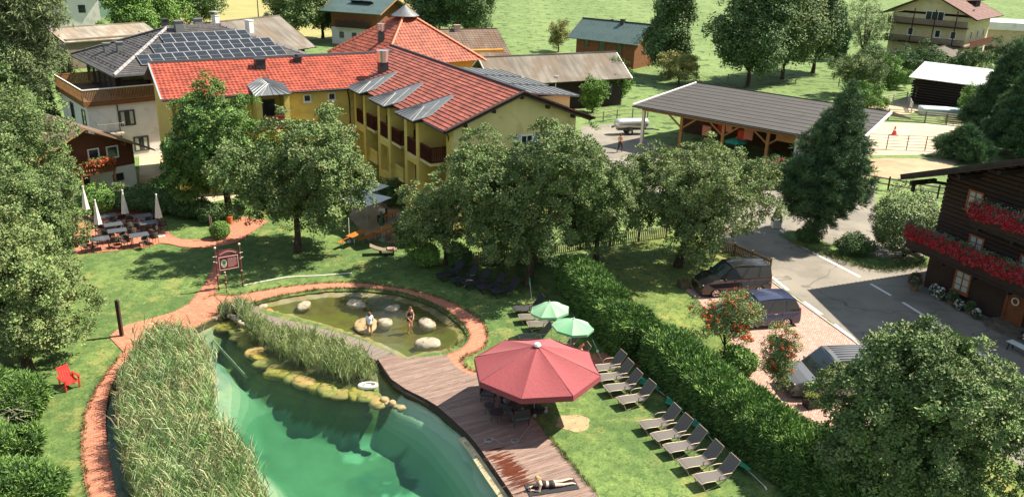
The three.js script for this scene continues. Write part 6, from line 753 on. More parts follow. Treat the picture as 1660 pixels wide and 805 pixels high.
{ // lounge set
  const seatM = M.fabricDark, arm = (t, w, d) => { mb().add(new RoundedBoxGeometry(w, 0.14, d, 2, 0.03), 0, 0.40, 0).build('seat_cushion', mat([0.12, 0.13, 0.14], 0.9, { map: rep(T.weave, 0.3) }), t); mb().add(new RoundedBoxGeometry(w, 0.42, 0.12, 2, 0.04), 0, 0.66, -d / 2 + 0.04, -0.2).build('backrest', M.wicker, t); for (const s of [-1, 1]) { mb().add(new RoundedBoxGeometry(0.07, 0.32, d, 2, 0.03), s * (w / 2 + 0.03), 0.48, 0).build('armrest', M.wicker, t); for (const q of [-1, 1]) mb().rod([s * (w / 2), 0, q * (d / 2 - 0.06)], [s * (w / 2 - 0.02), 0.36, q * (d / 2 - 0.06)], 0.018).build('leg', M.black, t); } mb().box(0, 0.31, 0, w, 0.05, d).build('frame', M.wicker, t); };
  arm(thing('armchair', -0.85, -33.25, -8 * D, 'charcoal armchair facing the round tables under the red umbrella', 'armchair', undefined, 0.07), 0.62, 0.6);
  const s = thing('sofa', 0.35, -32.55, -118 * D + Math.PI, 'long charcoal sofa with loose cushions under the red umbrella', 'sofa', undefined, 0.07); arm(s, 1.7, 0.7); for (const x of [-0.5, 0.1, 0.55]) mb().add(new RoundedBoxGeometry(0.46, 0.36, 0.13, 2, 0.05), x, 0.62, -0.16, -0.25).build('cushion', mat([0.14, 0.145, 0.15], 0.9), s);
  arm(thing('armchair', 0.55, -31.3, 200 * D, 'wicker-backed armchair at the edge of the red umbrella shade', 'armchair', undefined, 0.07), 0.66, 0.62);
  for (const [x, z, r, h, l] of [[-0.78, -32.05, 0.24, 0.42, 'smaller round black side table under the red umbrella'], [-0.45, -31.45, 0.31, 0.46, 'larger round black side table under the red umbrella']]) { const t = thing('side_table', x, z, 0.3, l, 'table', undefined, 0.075); mb().add(new THREE.CylinderGeometry(r, r, 0.03, 24), 0, h, 0).build('tabletop', M.blackMetal, t); for (let k = 0; k < 4; k++) mb().rod([Math.cos(k * 1.57) * r * 0.8, 0, Math.sin(k * 1.57) * r * 0.8], [Math.cos(k * 1.57) * r * 0.5, h, Math.sin(k * 1.57) * r * 0.5], 0.012).build('leg', M.black, t); }
  const hs = [], coil = (x, z, r, n) => { for (let i = 0; i < n * 10; i++) { const a = i / 10 * 6.283; hs.push([x + Math.cos(a) * r * (1 - i * 0.006) + i * 0.0022, 0.092 + i * 0.0012, z + Math.sin(a) * r * 0.9 * (1 - i * 0.006)]); } }; hs.push([-0.95, 0.09, -29.75]); coil(-0.75, -29.95, 0.19, 3); hs.push([-0.1, 0.09, -29.75], [0.15, 0.09, -29.9]); coil(0.35, -29.95, 0.17, 2); hs.push([0.75, 0.09, -30.6], [1.0, 0.1, -31.2], [1.15, 0.12, -32.0]);
  tag(mb().add(new THREE.TubeGeometry(new THREE.CatmullRomCurve3(hs.map((p) => new THREE.Vector3(...p))), 260, 0.01, 5)).build('garden_hose', mat([0.36, 0.36, 0.34], 0.5)), 'thin pale hose lying in coils on the deck', 'hose');
}
function parasol(t, h, R, n, m, drop, pm, o = {}) {   // open parasol with n panels
  const q = o.tilt ? put(new THREE.Group(), 'head', t) : null, P = (i, r, y) => [Math.cos(i / n * 6.2832 + (o.a0 ?? 0.2)) * r, y, Math.sin(i / n * 6.2832 + (o.a0 ?? 0.2)) * r];
  const holder = t; for (let i = 0; i < n; i++) { const pos = [], uv = [], idx = [], K = 6; for (let j = 0; j <= K; j++) for (let k = 0; k <= K; k++) { const u = j / K, v = k / K, a = P(i, R * u, 0), b = P(i + 1, R * u, 0); pos.push(lerp(a[0], b[0], v), h - drop * Math.pow(u, 1.35) - 0.05 * Math.sin(v * 3.1416) * u, lerp(a[2], b[2], v)); uv.push(u, v); if (j < K && k < K) { const w = j * (K + 1) + k; idx.push(w, w + 1, w + K + 1, w + 1, w + K + 2, w + K + 1); } } const g = new THREE.BufferGeometry(); g.setAttribute('position', new THREE.Float32BufferAttribute(pos, 3)); g.setAttribute('uv', new THREE.Float32BufferAttribute(uv, 2)); g.setIndex(idx); g.computeVertexNormals(); const pn = put(new THREE.Mesh(g, Array.isArray(m) ? m[i % m.length] : m), 'canopy_panel', holder); if (o.val) { const a = P(i, R, h - drop), b = P(i + 1, R, h - drop); mb().quad(a, b, [b[0], b[1] - o.val, b[2]], [a[0], a[1] - o.val, a[2]], 0.003).build('valance', Array.isArray(m) ? m[i % m.length] : m, pn); } mb().rod([0, h - 0.05, 0], P(i, R, h - drop - 0.02), 0.008).build('rib', pm, holder); }
  if (q) t.remove(q); mb().rod([0, 0, 0], [0, h + 0.06, 0], 0.022, 0.02, 10).build('pole', pm, t); mb().add(new THREE.ConeGeometry(0.04, 0.08, 8), 0, h + 0.09, 0).build('finial', pm, t); if (o.base) mb().add(new THREE.CylinderGeometry(0.24, 0.26, 0.08, 16), 0, 0.04, 0).build('base', o.base, t);
}
{ const a = thing('green_parasol', 2.2, -39.4, 0.5, 'pale green parasol farther from the red umbrella, beside the hedge', 'parasol', 'green parasols by the hedge'); parasol(a, 2.15, 1.02, 8, M.parasolGreen, 0.42, M.aluminium, { val: 0.12 }); a.rotation.z = 0.1; a.rotation.x = -0.06;
  const b = thing('green_parasol', 3.0, -37.5, 0.9, 'green parasol nearer the red umbrella, over the turquoise towel', 'parasol', 'green parasols by the hedge'); parasol(b, 2.15, 1.05, 8, [M.parasolGreen, phys([0.18, 0.46, 0.25], 0.8, { transmission: 0.25 })], 0.42, M.aluminium, { val: 0.12 }); b.rotation.z = -0.1; b.rotation.x = 0.05; }
// folded green parasols lying along the hedge
[[[6.55, -34.75], [7.2, -33.95], 'folded green parasol lying by the hedge, next to the gap in the lounger row'], [[7.45, -33.0], [8.2, -31.6], 'folded green parasol on the grass behind the start of the five loungers'], [[8.3, -31.2], [8.85, -29.8], 'folded green parasol on the grass behind the middle of the five loungers'], [[9.3, -28.7], [9.95, -27.6], 'folded green parasol on the grass past the last of the loungers']].forEach(([p, q, l]) => {
  const L = 1.9, t = thing('folded_parasol', p[0], p[1], Math.atan2(-(q[1] - p[1]), q[0] - p[0]), l, 'parasol', 'folded parasols along the hedge'); const g = new THREE.CylinderGeometry(0.05, 0.2, 1.15, 9, 6), ps = g.attributes.position; for (let i = 0; i < ps.count; i++) { const a = Math.atan2(ps.getZ(i), ps.getX(i)), k = 0.75 + 0.35 * Math.cos(a * 4.5); ps.setX(i, ps.getX(i) * k); ps.setZ(i, ps.getZ(i) * k); } g.computeVertexNormals(); g.rotateZ(-Math.PI / 2 + 0.15).rotateX(0.3); mb().add(g, 0.15, 0.28, 0).build('canopy', M.parasolGreenDark, t); mb().rod([-0.5, 0.4, 0], [1.5, 0.08, 0], 0.018).build('pole', M.aluminium, t); mb().rod([1.5, 0.08, 0], [1.62, 0.0, 0], 0.03).build('tip', M.frameWhite, t); });
{ const t = thing('parasol_pole', 1.1, -43.9, 0, 'bare green parasol pole leaning beside the thick apple trunk', 'pole'); mb().rod([0.15, 0.0, 0.2], [-0.05, 1.5, 0], 0.02).build('pole', M.aluminium, t); mb().rod([-0.03, 1.15, 0], [-0.06, 1.6, 0], 0.05, 0.03).build('canopy', M.parasolGreenDark, t);
  const u = thing('parasol_stand', 4.55, -37.5, 0, 'thin silver parasol pole lying by the hedge base', 'pole'); mb().rod([0.1, 0.05, 0.4], [-0.3, 0.5, -1.1], 0.018).build('pole', M.aluminium, u); mb().box(-0.1, 0.25, -0.35, 0.12, 0.1, 0.1).build('joint', M.frameWhite, u); }
// rocks
function rock(x, z, w, h, d, y, m, label, group, seed, name = 'boulder') { const g = new THREE.IcosahedronGeometry(1, 4), p = g.attributes.position; for (let i = 0; i < p.count; i++) { const v = new THREE.Vector3().fromBufferAttribute(p, i), n = fb(v.x * 0.13 + 0.5 + seed * 0.07, v.y * 0.13 + v.z * 0.13 + 0.5, 8, 4, 700 + seed), k = 0.72 + 0.55 * n; v.multiplyScalar(k); if (v.y > 0.55) v.y = 0.55 + (v.y - 0.55) * 0.4; p.setXYZ(i, v.x * w, v.y * h, v.z * d); } const gg = new THREE.BufferGeometry(); gg.setAttribute('position', p); const gm = mergeVertices(gg, 1e-5), mp = gm.attributes.position, uv = new Float32Array(mp.count * 2); for (let i = 0; i < mp.count; i++) { uv[2 * i] = mp.getX(i) + mp.getY(i) * 0.5; uv[2 * i + 1] = mp.getZ(i) + mp.getY(i) * 0.5; } gm.setAttribute('uv', new THREE.BufferAttribute(uv, 2)); gm.computeVertexNormals(); const o = put(new THREE.Mesh(gm, m), name); o.position.set(x, y, z); o.rotation.y = seed * 1.3; return tag(o, label, 'rock', group); }
[[-11.57, -43.04, 0.62, 0.34, 0.36, 'long flat pale boulder in the wading pond near the sign side', M.rock], [-8.69, -43.45, 0.78, 0.36, 0.44, 'pale oval boulder at the far rim of the wading pond', M.rock], [-6.6, -43.1, 0.55, 0.2, 0.4, 'low pale boulder at the edge of the tree shadow in the wading pond', M.rock], [-4.5, -41.2, 0.66, 0.5, 0.48, 'round pale boulder beside the bather in the wading pond', M.rock], [-4.2, -38.9, 0.72, 0.46, 0.56, 'big white boulder near the deck end of the wading pond', M.rock], [-7.75, -40.75, 0.95, 0.42, 0.62, 'orange-brown boulder where the child in the pale shirt stands', M.rockWarm], [-6.75, -41.15, 0.5, 0.5, 0.42, 'pale round boulder joined to the orange-brown one', M.rock], [-13.8, -42.75, 0.33, 0.28, 0.26, 'small white rounded stone at the wading pond rim', M.rock], [-13.3, -42.3, 0.33, 0.16, 0.22, 'small orange-brown stone beside the white rounded one', mat([0.5, 0.3, 0.12], 0.9, { map: rep(T.stone, 1.2) })], [-4.9, -36.9, 0.55, 0.14, 0.4, 'flat pale slab at the corner of deck and wading pond', M.rock], [-4.25, -37.15, 0.35, 0.16, 0.22, 'pale step stone next to the flat slab by the deck', M.rock], [-5.35, -37.4, 0.22, 0.12, 0.16, 'little pale stone by the flat slab at the deck', M.rock]].forEach(([x, z, w, h, d, l, m], i) => rock(x, z, w * 0.92, h * 0.7, d * 0.95, -0.19, m, l, 'boulders in the wading pond', i + 1));
{ const ps = spline(stoneLine, 17), sm = [mat([0.42, 0.36, 0.08], 0.8, { map: rep(T.stone, 1.2) }), mat([0.34, 0.33, 0.1], 0.8, { map: rep(T.stone, 1.2) }), mat([0.46, 0.36, 0.14], 0.8, { map: rep(T.stone, 1.2) })]; ps.forEach(([x, z], i) => rock(x + rr(-0.15, 0.15), z + rr(-0.1, 0.2), rr(0.5, 0.78), rr(0.16, 0.26), rr(0.36, 0.5), -0.46 + rr(-0.05, 0.07), sm[i % 3], 'mossy yellow stone just under the water along the reed band', 'sunken stones along the reed band', i + 20, 'edge_stone')); const de = spline([[-5.61,-33.44],[-4.77,-32.96]], 4); de.forEach(([x, z], i) => rock(x, z, rr(0.15, 0.3), rr(0.1, 0.2), rr(0.12, 0.25), WL + rr(-0.1, 0.05), M.rockWarm, 'small brown stone under the deck edge', 'stones under the deck edge', i + 60, 'edge_stone')); const be = spline([[-15.82,-40.90],[-15.54,-41.46],[-14.96,-41.12],[-14.17,-40.26]], 7); be.forEach(([x, z], i) => rock(x, z, rr(0.14, 0.26), rr(0.12, 0.2), rr(0.12, 0.22), -0.06, M.rock, 'pale stone at the corner of brick path and swimming pond', 'stones at the pond corner', i + 80, 'edge_stone')); const lf = spline([[-17.03,-37.80],[-16.54,-38.58],[-16.36,-37.44]], 4); lf.forEach(([x, z], i) => rock(x, z, 0.24, 0.16, 0.2, -0.08, M.rock, 'pale stone between reeds and the brick path end', 'stones at the reed corner', i + 90, 'edge_stone')); }
{ const t = thing('pool_skimmer', ...[-6.55,-34.62], 0.15, 'oval plastic skimmer ring floating by the sunken stones', 'skimmer', undefined, WL - 0.02), g = new THREE.TorusGeometry(0.3, 0.06, 8, 28); g.rotateX(Math.PI / 2).scale(1.35, 1.6, 0.75); mb().add(g, 0, 0.07, 0).build('rim', mat([0.6, 0.62, 0.6], 0.6), t); mb().add(new THREE.CylinderGeometry(0.3, 0.26, 0.1, 20).scale(1.15, 1, 0.6), 0, 0.0, 0).build('basket', mat([0.3, 0.18, 0.1], 0.8), t); mb().box(0, 0.09, 0, 0.3, 0.03, 0.14).build('insert', M.frameWhite, t); }
// ---------- sign, post, small things on the lawn ----------
{ const t = thing('garden_sign', -16.2, -44.75, 33 * D, 'arched maroon notice board with emblem on two turned posts', 'sign');
  const cv = document.createElement('canvas'); cv.width = 256; cv.height = 192; const g = cv.getContext('2d'); g.fillStyle = '#5d1620'; g.fillRect(0, 0, 256, 192); g.fillStyle = '#d9d4c8'; g.beginPath(); g.ellipse(62, 100, 40, 62, 0, 0, 7); g.fill(); g.fillStyle = '#2f8f5f'; g.beginPath(); g.ellipse(62, 84, 30, 40, 0, 0, 7); g.fill(); g.fillStyle = '#1d5c40'; for (const [x, y, r] of [[52, 70, 12], [74, 88, 12], [58, 104, 10], [46, 134, 9], [66, 140, 9], [80, 132, 7]]) { g.beginPath(); g.arc(x, y, r, 0, 7); g.fill(); } g.fillStyle = '#d9b9b4'; const q = mulberry(12); for (let r = 0; r < 10; r++) { let x = 118; const y = 26 + r * 14.5; while (x < (r === 9 ? 200 : 236)) { const w = 5 + q() * 14; g.fillRect(x, y, w, 6.5); x += w + 4; } }
  const tx = new THREE.CanvasTexture(cv); tx.colorSpace = THREE.SRGBColorSpace; tx.magFilter = THREE.LinearFilter; const pm = new THREE.MeshStandardMaterial({ map: tx, roughness: 0.6, side: THREE.DoubleSide });
  const pg = new THREE.PlaneGeometry(1.02, 0.74); const bd = mb().box(0, 1.62, 0, 1.14, 0.86, 0.05).build('board', mat([0.15, 0.02, 0.03], 0.6), t); const pl = put(new THREE.Mesh(pg, pm), 'notice', bd); pl.position.set(0, 1.62, 0.031); mb().box(0, 2.0, 0.03, 1.08, 0.03, 0.03).box(0, 1.24, 0.03, 1.08, 0.03, 0.03).box(-0.525, 1.62, 0.03, 0.03, 0.73, 0.03).box(0.525, 1.62, 0.03, 0.03, 0.73, 0.03).build('border', mat([0.7, 0.5, 0.48], 0.6), bd);
  const arch = []; for (let i = 0; i <= 16; i++) { const a = i / 16; arch.push([lerp(-0.55, 0.55, a), 2.22 + 0.2 * Math.sin(a * Math.PI)]); } for (let i = 16; i >= 0; i--) { const a = i / 16; arch.push([lerp(-0.55, 0.55, a), 2.06 + 0.14 * Math.sin(a * Math.PI)]); } mb().add(profG(arch, 0.05)).build('arch', mat([0.17, 0.025, 0.035], 0.6), t); const lt = mb(); for (let i = 1; i < 16; i++) { const a = i / 16; lt.box(lerp(-0.5, 0.5, a), 2.14 + 0.17 * Math.sin(a * Math.PI), 0.03, 0.045, 0.06, 0.01, 0, 0, 0.4 * Math.cos(a * Math.PI)); } lt.build('lettering', mat([0.62, 0.42, 0.42], 0.6), t);
  for (const x of [-0.68, 0.68]) { mb().rod([x, 0, 0], [x, 2.55, 0], 0.045, 0.04, 10).build('post', mat([0.13, 0.035, 0.03], 0.6), t); mb().add(new THREE.SphereGeometry(0.07, 10, 8), x, 2.62, 0).build('finial', mat([0.62, 0.58, 0.5], 0.6), t); for (const y of [0.3, 1.0, 1.75, 2.1]) mb().add(new THREE.CylinderGeometry(0.055, 0.055, 0.05, 10), x, y, 0).build('ring', mat([0.6, 0.52, 0.42], 0.6), t); for (const y of [1.8, 2.1]) mb().rod([x, y, 0], [x + Math.sign(x) * 0.16, y, 0.02], 0.022).build('bracket', mat([0.6, 0.55, 0.48], 0.6), t); }
  const s = thing('turned_stake', ...[-16.25,-44.15], 0, 'slim banded stake below the notice board', 'stake'); mb().rod([0, 0, 0], [0, 1.25, 0], 0.035, 0.03, 8).build('stake', mat([0.13, 0.035, 0.03], 0.6), s); for (const y of [0.2, 0.65, 1.1, 1.25]) mb().add(new THREE.CylinderGeometry(0.045, 0.045, 0.05, 8), 0, y, 0).build('band', mat([0.6, 0.52, 0.35], 0.6), s); }
{ const t = thing('wooden_post', -19.7, -38.37, 0, 'dark square shower post beside the brick path junction', 'post'); mb().add(new RoundedBoxGeometry(0.17, 2.05, 0.17, 2, 0.02), 0, 1.0, 0).build('post', M.woodDark, t); mb().rod([0.05, 1.9, 0], [0.22, 1.95, 0.03], 0.02).add(new THREE.CylinderGeometry(0.05, 0.03, 0.05, 8), 0.24, 1.92, 0.03).build('shower_head', M.chrome, t);
  for (const [x, z, l] of [[...[-19.84,-52.50], 'leaning weathered stake beside the boxwood ball'], [...[-20.08,-52.84], 'second weathered stake beside the boxwood ball']]) { const s = thing('weathered_stake', x, z, 0, l, 'stake'); mb().rod([0, 0, 0], [-0.06, 1.6, 0], 0.045, 0.04, 7).build('stake', M.woodGrey, s); mb().rod([-0.06, 1.6, 0], [-0.062, 1.66, 0], 0.04, 0.015, 7).build('tip', M.woodGrey, s); }
  const w = spline([[-15.61,-45.17],[-14.53,-45.90],[-13.42,-46.55],[-11.48,-47.00],[-9.72,-47.53]], 30); tag(mb().add(new THREE.TubeGeometry(new THREE.CatmullRomCurve3(w.map(([x, z]) => new THREE.Vector3(x, 0.035, z))), 80, 0.035, 6)).build('white_hose', mat([0.72, 0.7, 0.62], 0.6)), 'white hose laid across the lawn from the notice board', 'hose');
  const ba = thing('barrel', ...[-19.87,-55.88], 0, 'orange-red tub beside the brick path behind the boxwood ball', 'tub'); mb().add(new THREE.CylinderGeometry(0.22, 0.18, 0.5, 14), 0, 0.25, 0).build('tub', mat([0.6, 0.12, 0.03], 0.6), ba); mb().add(new THREE.TorusGeometry(0.22, 0.03, 6, 16).rotateX(Math.PI / 2), 0, 0.5, 0).build('rim', mat([0.5, 0.1, 0.03], 0.6), ba); }
function slatChair(name, label, x, z, turn, m) { const t = thing(name, x, z, turn, label, 'chair'); for (let i = 0; i < 5; i++) mb().box(0, 0.36 + 0.02 * i, 0.28 - i * 0.12, 0.55, 0.025, 0.1).build('seat_slat', m, t); for (let i = 0; i < 5; i++) mb().box((i - 2) * 0.11, 0.68, -0.36, 0.09, 0.6, 0.025, -0.35).build('back_slat', m, t); for (const s of [-1, 1]) { mb().box(s * 0.33, 0.56, 0, 0.11, 0.03, 0.66).build('armrest', m, t); for (const q of [0.26, -0.24]) mb().bar([s * 0.31, 0, q], [s * 0.31, 0.55, q], 0.06).build('leg', m, t); } return t; }
slatChair('garden_chair', 'red slatted wooden garden chair under the pale fruit tree', ...[-19.77,-33.25], 55 * D, M.red);
{ const t = thing('wood_recliner', ...[-8.28,-50.87], 8 * D, 'weathered reclining garden lounger alone on the lawn by the hotel', 'lounger'); mb().add(stripG([[-0.9, 0.62], [-0.5, 0.42], [-0.1, 0.3], [0.5, 0.26], [0.85, 0.3]], 0.6, 0.05)).build('seat', M.woodGrey, t); for (const s of [-1, 1]) { mb().bar([-0.3, 0.38, s * 0.25], [-0.15, 0, s * 0.25], 0.07).build('leg', M.woodDark, t); mb().bar([0.6, 0.28, s * 0.25], [0.65, 0, s * 0.25], 0.07).build('leg', M.woodDark, t); } mb().rod([0.15, 0.1, 0.36], [0.15, 0.1, 0.42], 0.14, 0.14, 14).build('wheel', M.woodDark, t); mb().add(new RoundedBoxGeometry(0.5, 0.12, 0.4, 2, 0.05), 0.45, 0.38, 0).build('cushion', mat([0.45, 0.25, 0.2], 0.9), t); }
// ---------- dining terrace ----------
{ const tabs = [[-27.76, -54.52], [-26.59, -52.84], [-25.81, -51.69], [-26.2, -50.1], [-25.4, -54.73], [-24.47, -53.41], [-24.09, -51.01]], tl = ['dark dining table at the chalet side of the terrace', 'dark dining table second along the chalet row', 'dark dining table in the middle of the terrace', 'dark dining table at the fruit tree end of the terrace', 'dark dining table behind the slim cream parasol', 'dark dining table beside the cream parasol at the lawn curve', 'dark dining table nearest the white slab on the terrace'], an = 32 * D;
  const p = thing('dining_table', 0, 0, an, tl[0], 'table', 'dark tables on the dining terrace'); mb().add(new RoundedBoxGeometry(1.15, 0.04, 0.78, 2, 0.015), 0, 0.75, 0).build('tabletop', mat([0.07, 0.085, 0.1], 0.35), p); for (const [x, z] of [[-1, -1], [-1, 1], [1, -1], [1, 1]]) mb().bar([x * 0.48, 0, z * 0.3], [x * 0.44, 0.73, z * 0.28], 0.045).build('leg', M.woodDark, p);
  const c = thing('dining_chair', 0, 0, 0, '', 'chair', 'woven chairs round the dining tables'); mb().add(new RoundedBoxGeometry(0.48, 0.06, 0.46, 2, 0.02), 0, 0.44, 0).build('seat', M.woodDark, c); const bk = []; for (let i = 0; i <= 12; i++) { const a = Math.PI * (1 + i / 12); bk.push([Math.cos(a) * 0.26, 0.70 + 0.1 * Math.sin(i / 12 * Math.PI), Math.sin(a) * 0.26]); } const bg = mb(); for (let i = 0; i < 12; i++) bg.quad([bk[i][0], 0.5, bk[i][2]], [bk[i + 1][0], 0.5, bk[i + 1][2]], bk[i + 1], bk[i], 0.025); bg.tube(bk, 0.022).build('backrest', mat([0.09, 0.075, 0.06], 0.8, { map: rep(T.weave, 0.3) }), c); for (const [x, z] of [[-1, -1], [-1, 1], [1, -1], [1, 1]]) mb().rod([x * 0.22, 0, z * 0.2], [x * 0.19, 0.43, z * 0.18], 0.015).build('leg', M.black, c);
  let first = true; tabs.forEach(([x, z], i) => { if (!i) p.position.set(x, 0.03, z); else dup(p, x, z, an + rr(-0.05, 0.05), tl[i], undefined, 0.03); const ca = Math.cos(an), sa = Math.sin(an); const seats = [[-0.85, 0, 90], [0.85, 0, -90]]; if (i !== 3) seats.push([0.15, 0.72, 180]); if (i % 2) seats.push([-0.1, -0.72, 0]); seats.forEach(([lx, lz, ry], k) => { const X = x + lx * ca + lz * sa, Z = z - lx * sa + lz * ca, lab = `woven chair at the ${['chalet-side end', 'driveway-side end', 'lawn side', 'shrub side'][k]} of the table ${['on the chalet side', 'second along the chalet row', 'in the terrace middle', 'at the fruit tree end', 'behind the slim parasol', 'at the lawn curve', 'nearest the white slab'][i]}`; if (first) { c.position.set(X, 0.03, Z); c.rotation.y = an + ry * D; c.userData.label = lab; first = false; } else dup(c, X, Z, an + ry * D + rr(-0.2, 0.2), lab, undefined, 0.03); }); });
  [[-26.53, -54.6, 'closed cream parasol in the middle of the dining terrace'], [-23.95, -53.9, 'closed cream parasol at the lawn curve of the dining terrace'], [-27.3, -52.3, 'closed white parasol among the tables near the fruit tree'], [-29.5, -55.2, 'closed white parasol by the round shrub at the terrace corner']].forEach(([x, z, l]) => { const t = thing('closed_parasol', x, z, 0, l, 'parasol', 'closed parasols on the dining terrace', 0.03); const g = new THREE.CylinderGeometry(0.05, 0.27, 1.55, 18, 8), ps = g.attributes.position; for (let i = 0; i < ps.count; i++) { const a = Math.atan2(ps.getZ(i), ps.getX(i)), k = 0.82 + 0.24 * Math.cos(a * 6); ps.setX(i, ps.getX(i) * k); ps.setZ(i, ps.getZ(i) * k); } g.computeVertexNormals(); mb().add(g, 0, 1.72, 0).build('canopy', M.cream, t); mb().rod([0, 0, 0], [0, 2.62, 0], 0.025).build('pole', M.woodDark, t); mb().add(new THREE.SphereGeometry(0.07, 8, 6), 0, 2.56, 0).build('cap', M.cream, t); mb().add(new THREE.CylinderGeometry(0.28, 0.3, 0.08, 14), 0, 0.04, 0).build('base', M.concrete, t); });
  const sl = mb().add(new RoundedBoxGeometry(0.7, 0.05, 0.4, 2, 0.02)).build('stone_slab', mat([0.72, 0.68, 0.6], 0.8)); sl.position.set(...((q) => [q[0], 0.07, q[1]])([-23.56,-52.77])); sl.rotation.y = 0.4; tag(sl, 'pale slab lying on the brick terrace near the lawn curve', 'slab');
}
// ---------- hotel terrace: white parasols, beer benches ----------
[[-10.7, -58.2, 'white open parasol against the hotel wall', 2.7], [-10.2, -55.9, 'white open parasol over the hotel terrace, in front of the other', 2.55]].forEach(([x, z, l, h]) => { const t = thing('white_parasol', x, z, 0.4, l, 'parasol', 'white parasols on the hotel terrace'); parasol(t, h, 1.75, 4, M.parasolWhite, 0.4, M.aluminium, { a0: 0.2, base: M.concrete }); });
{ const slab = (n, x, z, l, w, h, cat, g) => { const t = thing(n, x, z, -28 * D, l, cat, g); mb().box(0, h, 0, w, 0.035, 1.7).build(cat === 'table' ? 'tabletop' : 'seat', M.orangeWood, t); for (const q of [-0.55, 0.55]) mb().bar([-w * 0.35, 0, q], [-w * 0.3, h - 0.02, q], 0.03).bar([w * 0.35, 0, q], [w * 0.3, h - 0.02, q], 0.03).bar([-w * 0.3, 0.06, q], [w * 0.3, 0.06, q], 0.03).build('leg_frame', mat([0.12, 0.2, 0.16], 0.5), t); return t; };
  [[-10.3, -52.6, 'beside the walnut shade edge'], [-8.7, -53.6, 'next to the green parasol stand']].forEach(([x, z, l]) => { slab('beer_table', x, z, `orange folding beer table ${l}`, 0.55, 0.76, 'table', 'orange beer tables'); slab('beer_bench', x - 0.62, z + 0.35, `orange bench on the lawn side of the beer table ${l}`, 0.26, 0.46, 'bench', 'orange beer benches'); slab('beer_bench', x + 0.62, z - 0.35, `orange bench on the hotel side of the beer table ${l}`, 0.26, 0.46, 'bench', 'orange beer benches'); });
  slab('beer_bench', -8.9, -57.6, 'orange chair-like bench under the white parasols', 0.4, 0.5, 'bench', 'orange beer benches');
  const ps = thing('parasol_stand', ...[-8.78,-53.36], 0, 'folded green parasol in a round stand beside the beer table', 'parasol'); mb().add(new THREE.CylinderGeometry(0.2, 0.22, 0.09, 14), 0, 0.05, 0).build('base', mat([0.3, 0.5, 0.42], 0.6), ps); mb().rod([0, 0, 0], [0, 1.4, 0], 0.022).build('pole', M.aluminium, ps); const cg = new THREE.CylinderGeometry(0.04, 0.14, 1.0, 10); mb().add(cg, 0, 1.6, 0).build('canopy', mat([0.03, 0.09, 0.05], 0.8), ps);
  const wp = thing('white_pole', ...[-10.90,-52.93], 0, 'white parasol pole at the corner of the beer tables', 'pole'); mb().rod([0, 0, 0], [0, 1.7, 0], 0.025).build('pole', M.frameWhite, wp); mb().add(new THREE.CylinderGeometry(0.15, 0.17, 0.06, 12), 0, 0.03, 0).build('base', M.frameWhite, wp); }
// ---------- fences ----------
function fence(name, label, P, o) { const t = thing(name, P[0][0], P[0][1], 0, label, 'fence'), [ox, oz] = P[0]; const m = o.mat ?? M.woodGrey; let pn = 0; for (let s = 0; s < P.length - 1; s++) { const a = P[s], b = P[s + 1], L = Math.hypot(b[0] - a[0], b[1] - a[1]), n = Math.max(1, Math.round(L / (o.bay ?? 2.2))); for (let i = 0; i <= n; i++) { if (s && !i) continue; const x = lerp(a[0], b[0], i / n) - ox, z = lerp(a[1], b[1], i / n) - oz; mb().bar([x, -0.05, z], [x, o.h, z], o.post ?? 0.11).build('post', m, t); } for (let i = 0; i < n; i++) { const p = [lerp(a[0], b[0], i / n) - ox, lerp(a[1], b[1], i / n) - oz], q = [lerp(a[0], b[0], (i + 1) / n) - ox, lerp(a[1], b[1], (i + 1) / n) - oz]; for (const y of o.rails) mb().bar([p[0], y, p[1] + 0.05], [q[0], y + rr(-0.03, 0.03), q[1] + 0.05], o.rt ?? 0.04, o.rw ?? 0.12).build('rail', m, t); if (o.picket) { const k = Math.round(L / n / o.picket); for (let j = 0; j < k && pn < 280; j++, pn++) { const f = (j + 0.5) / k, x = lerp(p[0], q[0], f), z = lerp(p[1], q[1], f); mb().box(x, o.h * 0.48, z + 0.09, 0.075, o.h * (0.9 + rr(-0.03, 0.03)), 0.02, 0, Math.atan2(-(q[1] - p[1]), q[0] - p[0])).build('picket', m, t); } } } } return t; }
fence('picket_fence', 'weathered picket fence between the dry orchard and the road', [[13.24,-54.09],[14.76,-52.48],[16.40,-49.82]], { h: 0.95, rails: [0.3, 0.75], picket: 0.14, bay: 1.9, mat: mat([0.3, 0.22, 0.14], 0.9, { map: rep(T.wood, 1.5) }) });
fence('picket_fence', 'pale picket fence behind the shaded loungers', [[-3.00,-49.38],[0.82,-50.76],[4.53,-52.75],[10.76,-55.70]], { h: 0.95, rails: [0.3, 0.75], picket: 0.15, bay: 2, mat: mat([0.38, 0.3, 0.2], 0.9, { map: rep(T.wood, 1.5) }) });
fence('rail_fence', 'dark rail fence below the riding arena, behind the glossy bush', [[29.27,-70.93],[31.84,-69.36],[35.07,-67.24],[38.21,-65.40]], { h: 1.2, rails: [0.5, 1.0], bay: 2.6, mat: M.woodDark });
fence('metal_paddock_fence', 'thin metal paddock fence at the near side of the riding arena', [[35.77,-84.47],[39.73,-84.19],[43.34,-83.88],[48.01,-84.46]], { h: 1.5, rails: [0.3, 0.6, 0.9, 1.2, 1.5], bay: 2.4, post: 0.07, rt: 0.035, rw: 0.035, mat: mat([0.12, 0.11, 0.1], 0.6) });
fence('board_fence', 'weathered board fence between riding arena and log hut', [[40.83,-97.75],[43.94,-99.21],[47.96,-98.43],[52.18,-96.72]], { h: 1.35, rails: [0.25, 0.5, 0.75, 1.0, 1.25], bay: 2.8, rw: 0.13, mat: mat([0.34, 0.33, 0.2], 0.9, { map: rep(T.wood, 1.5) }) });
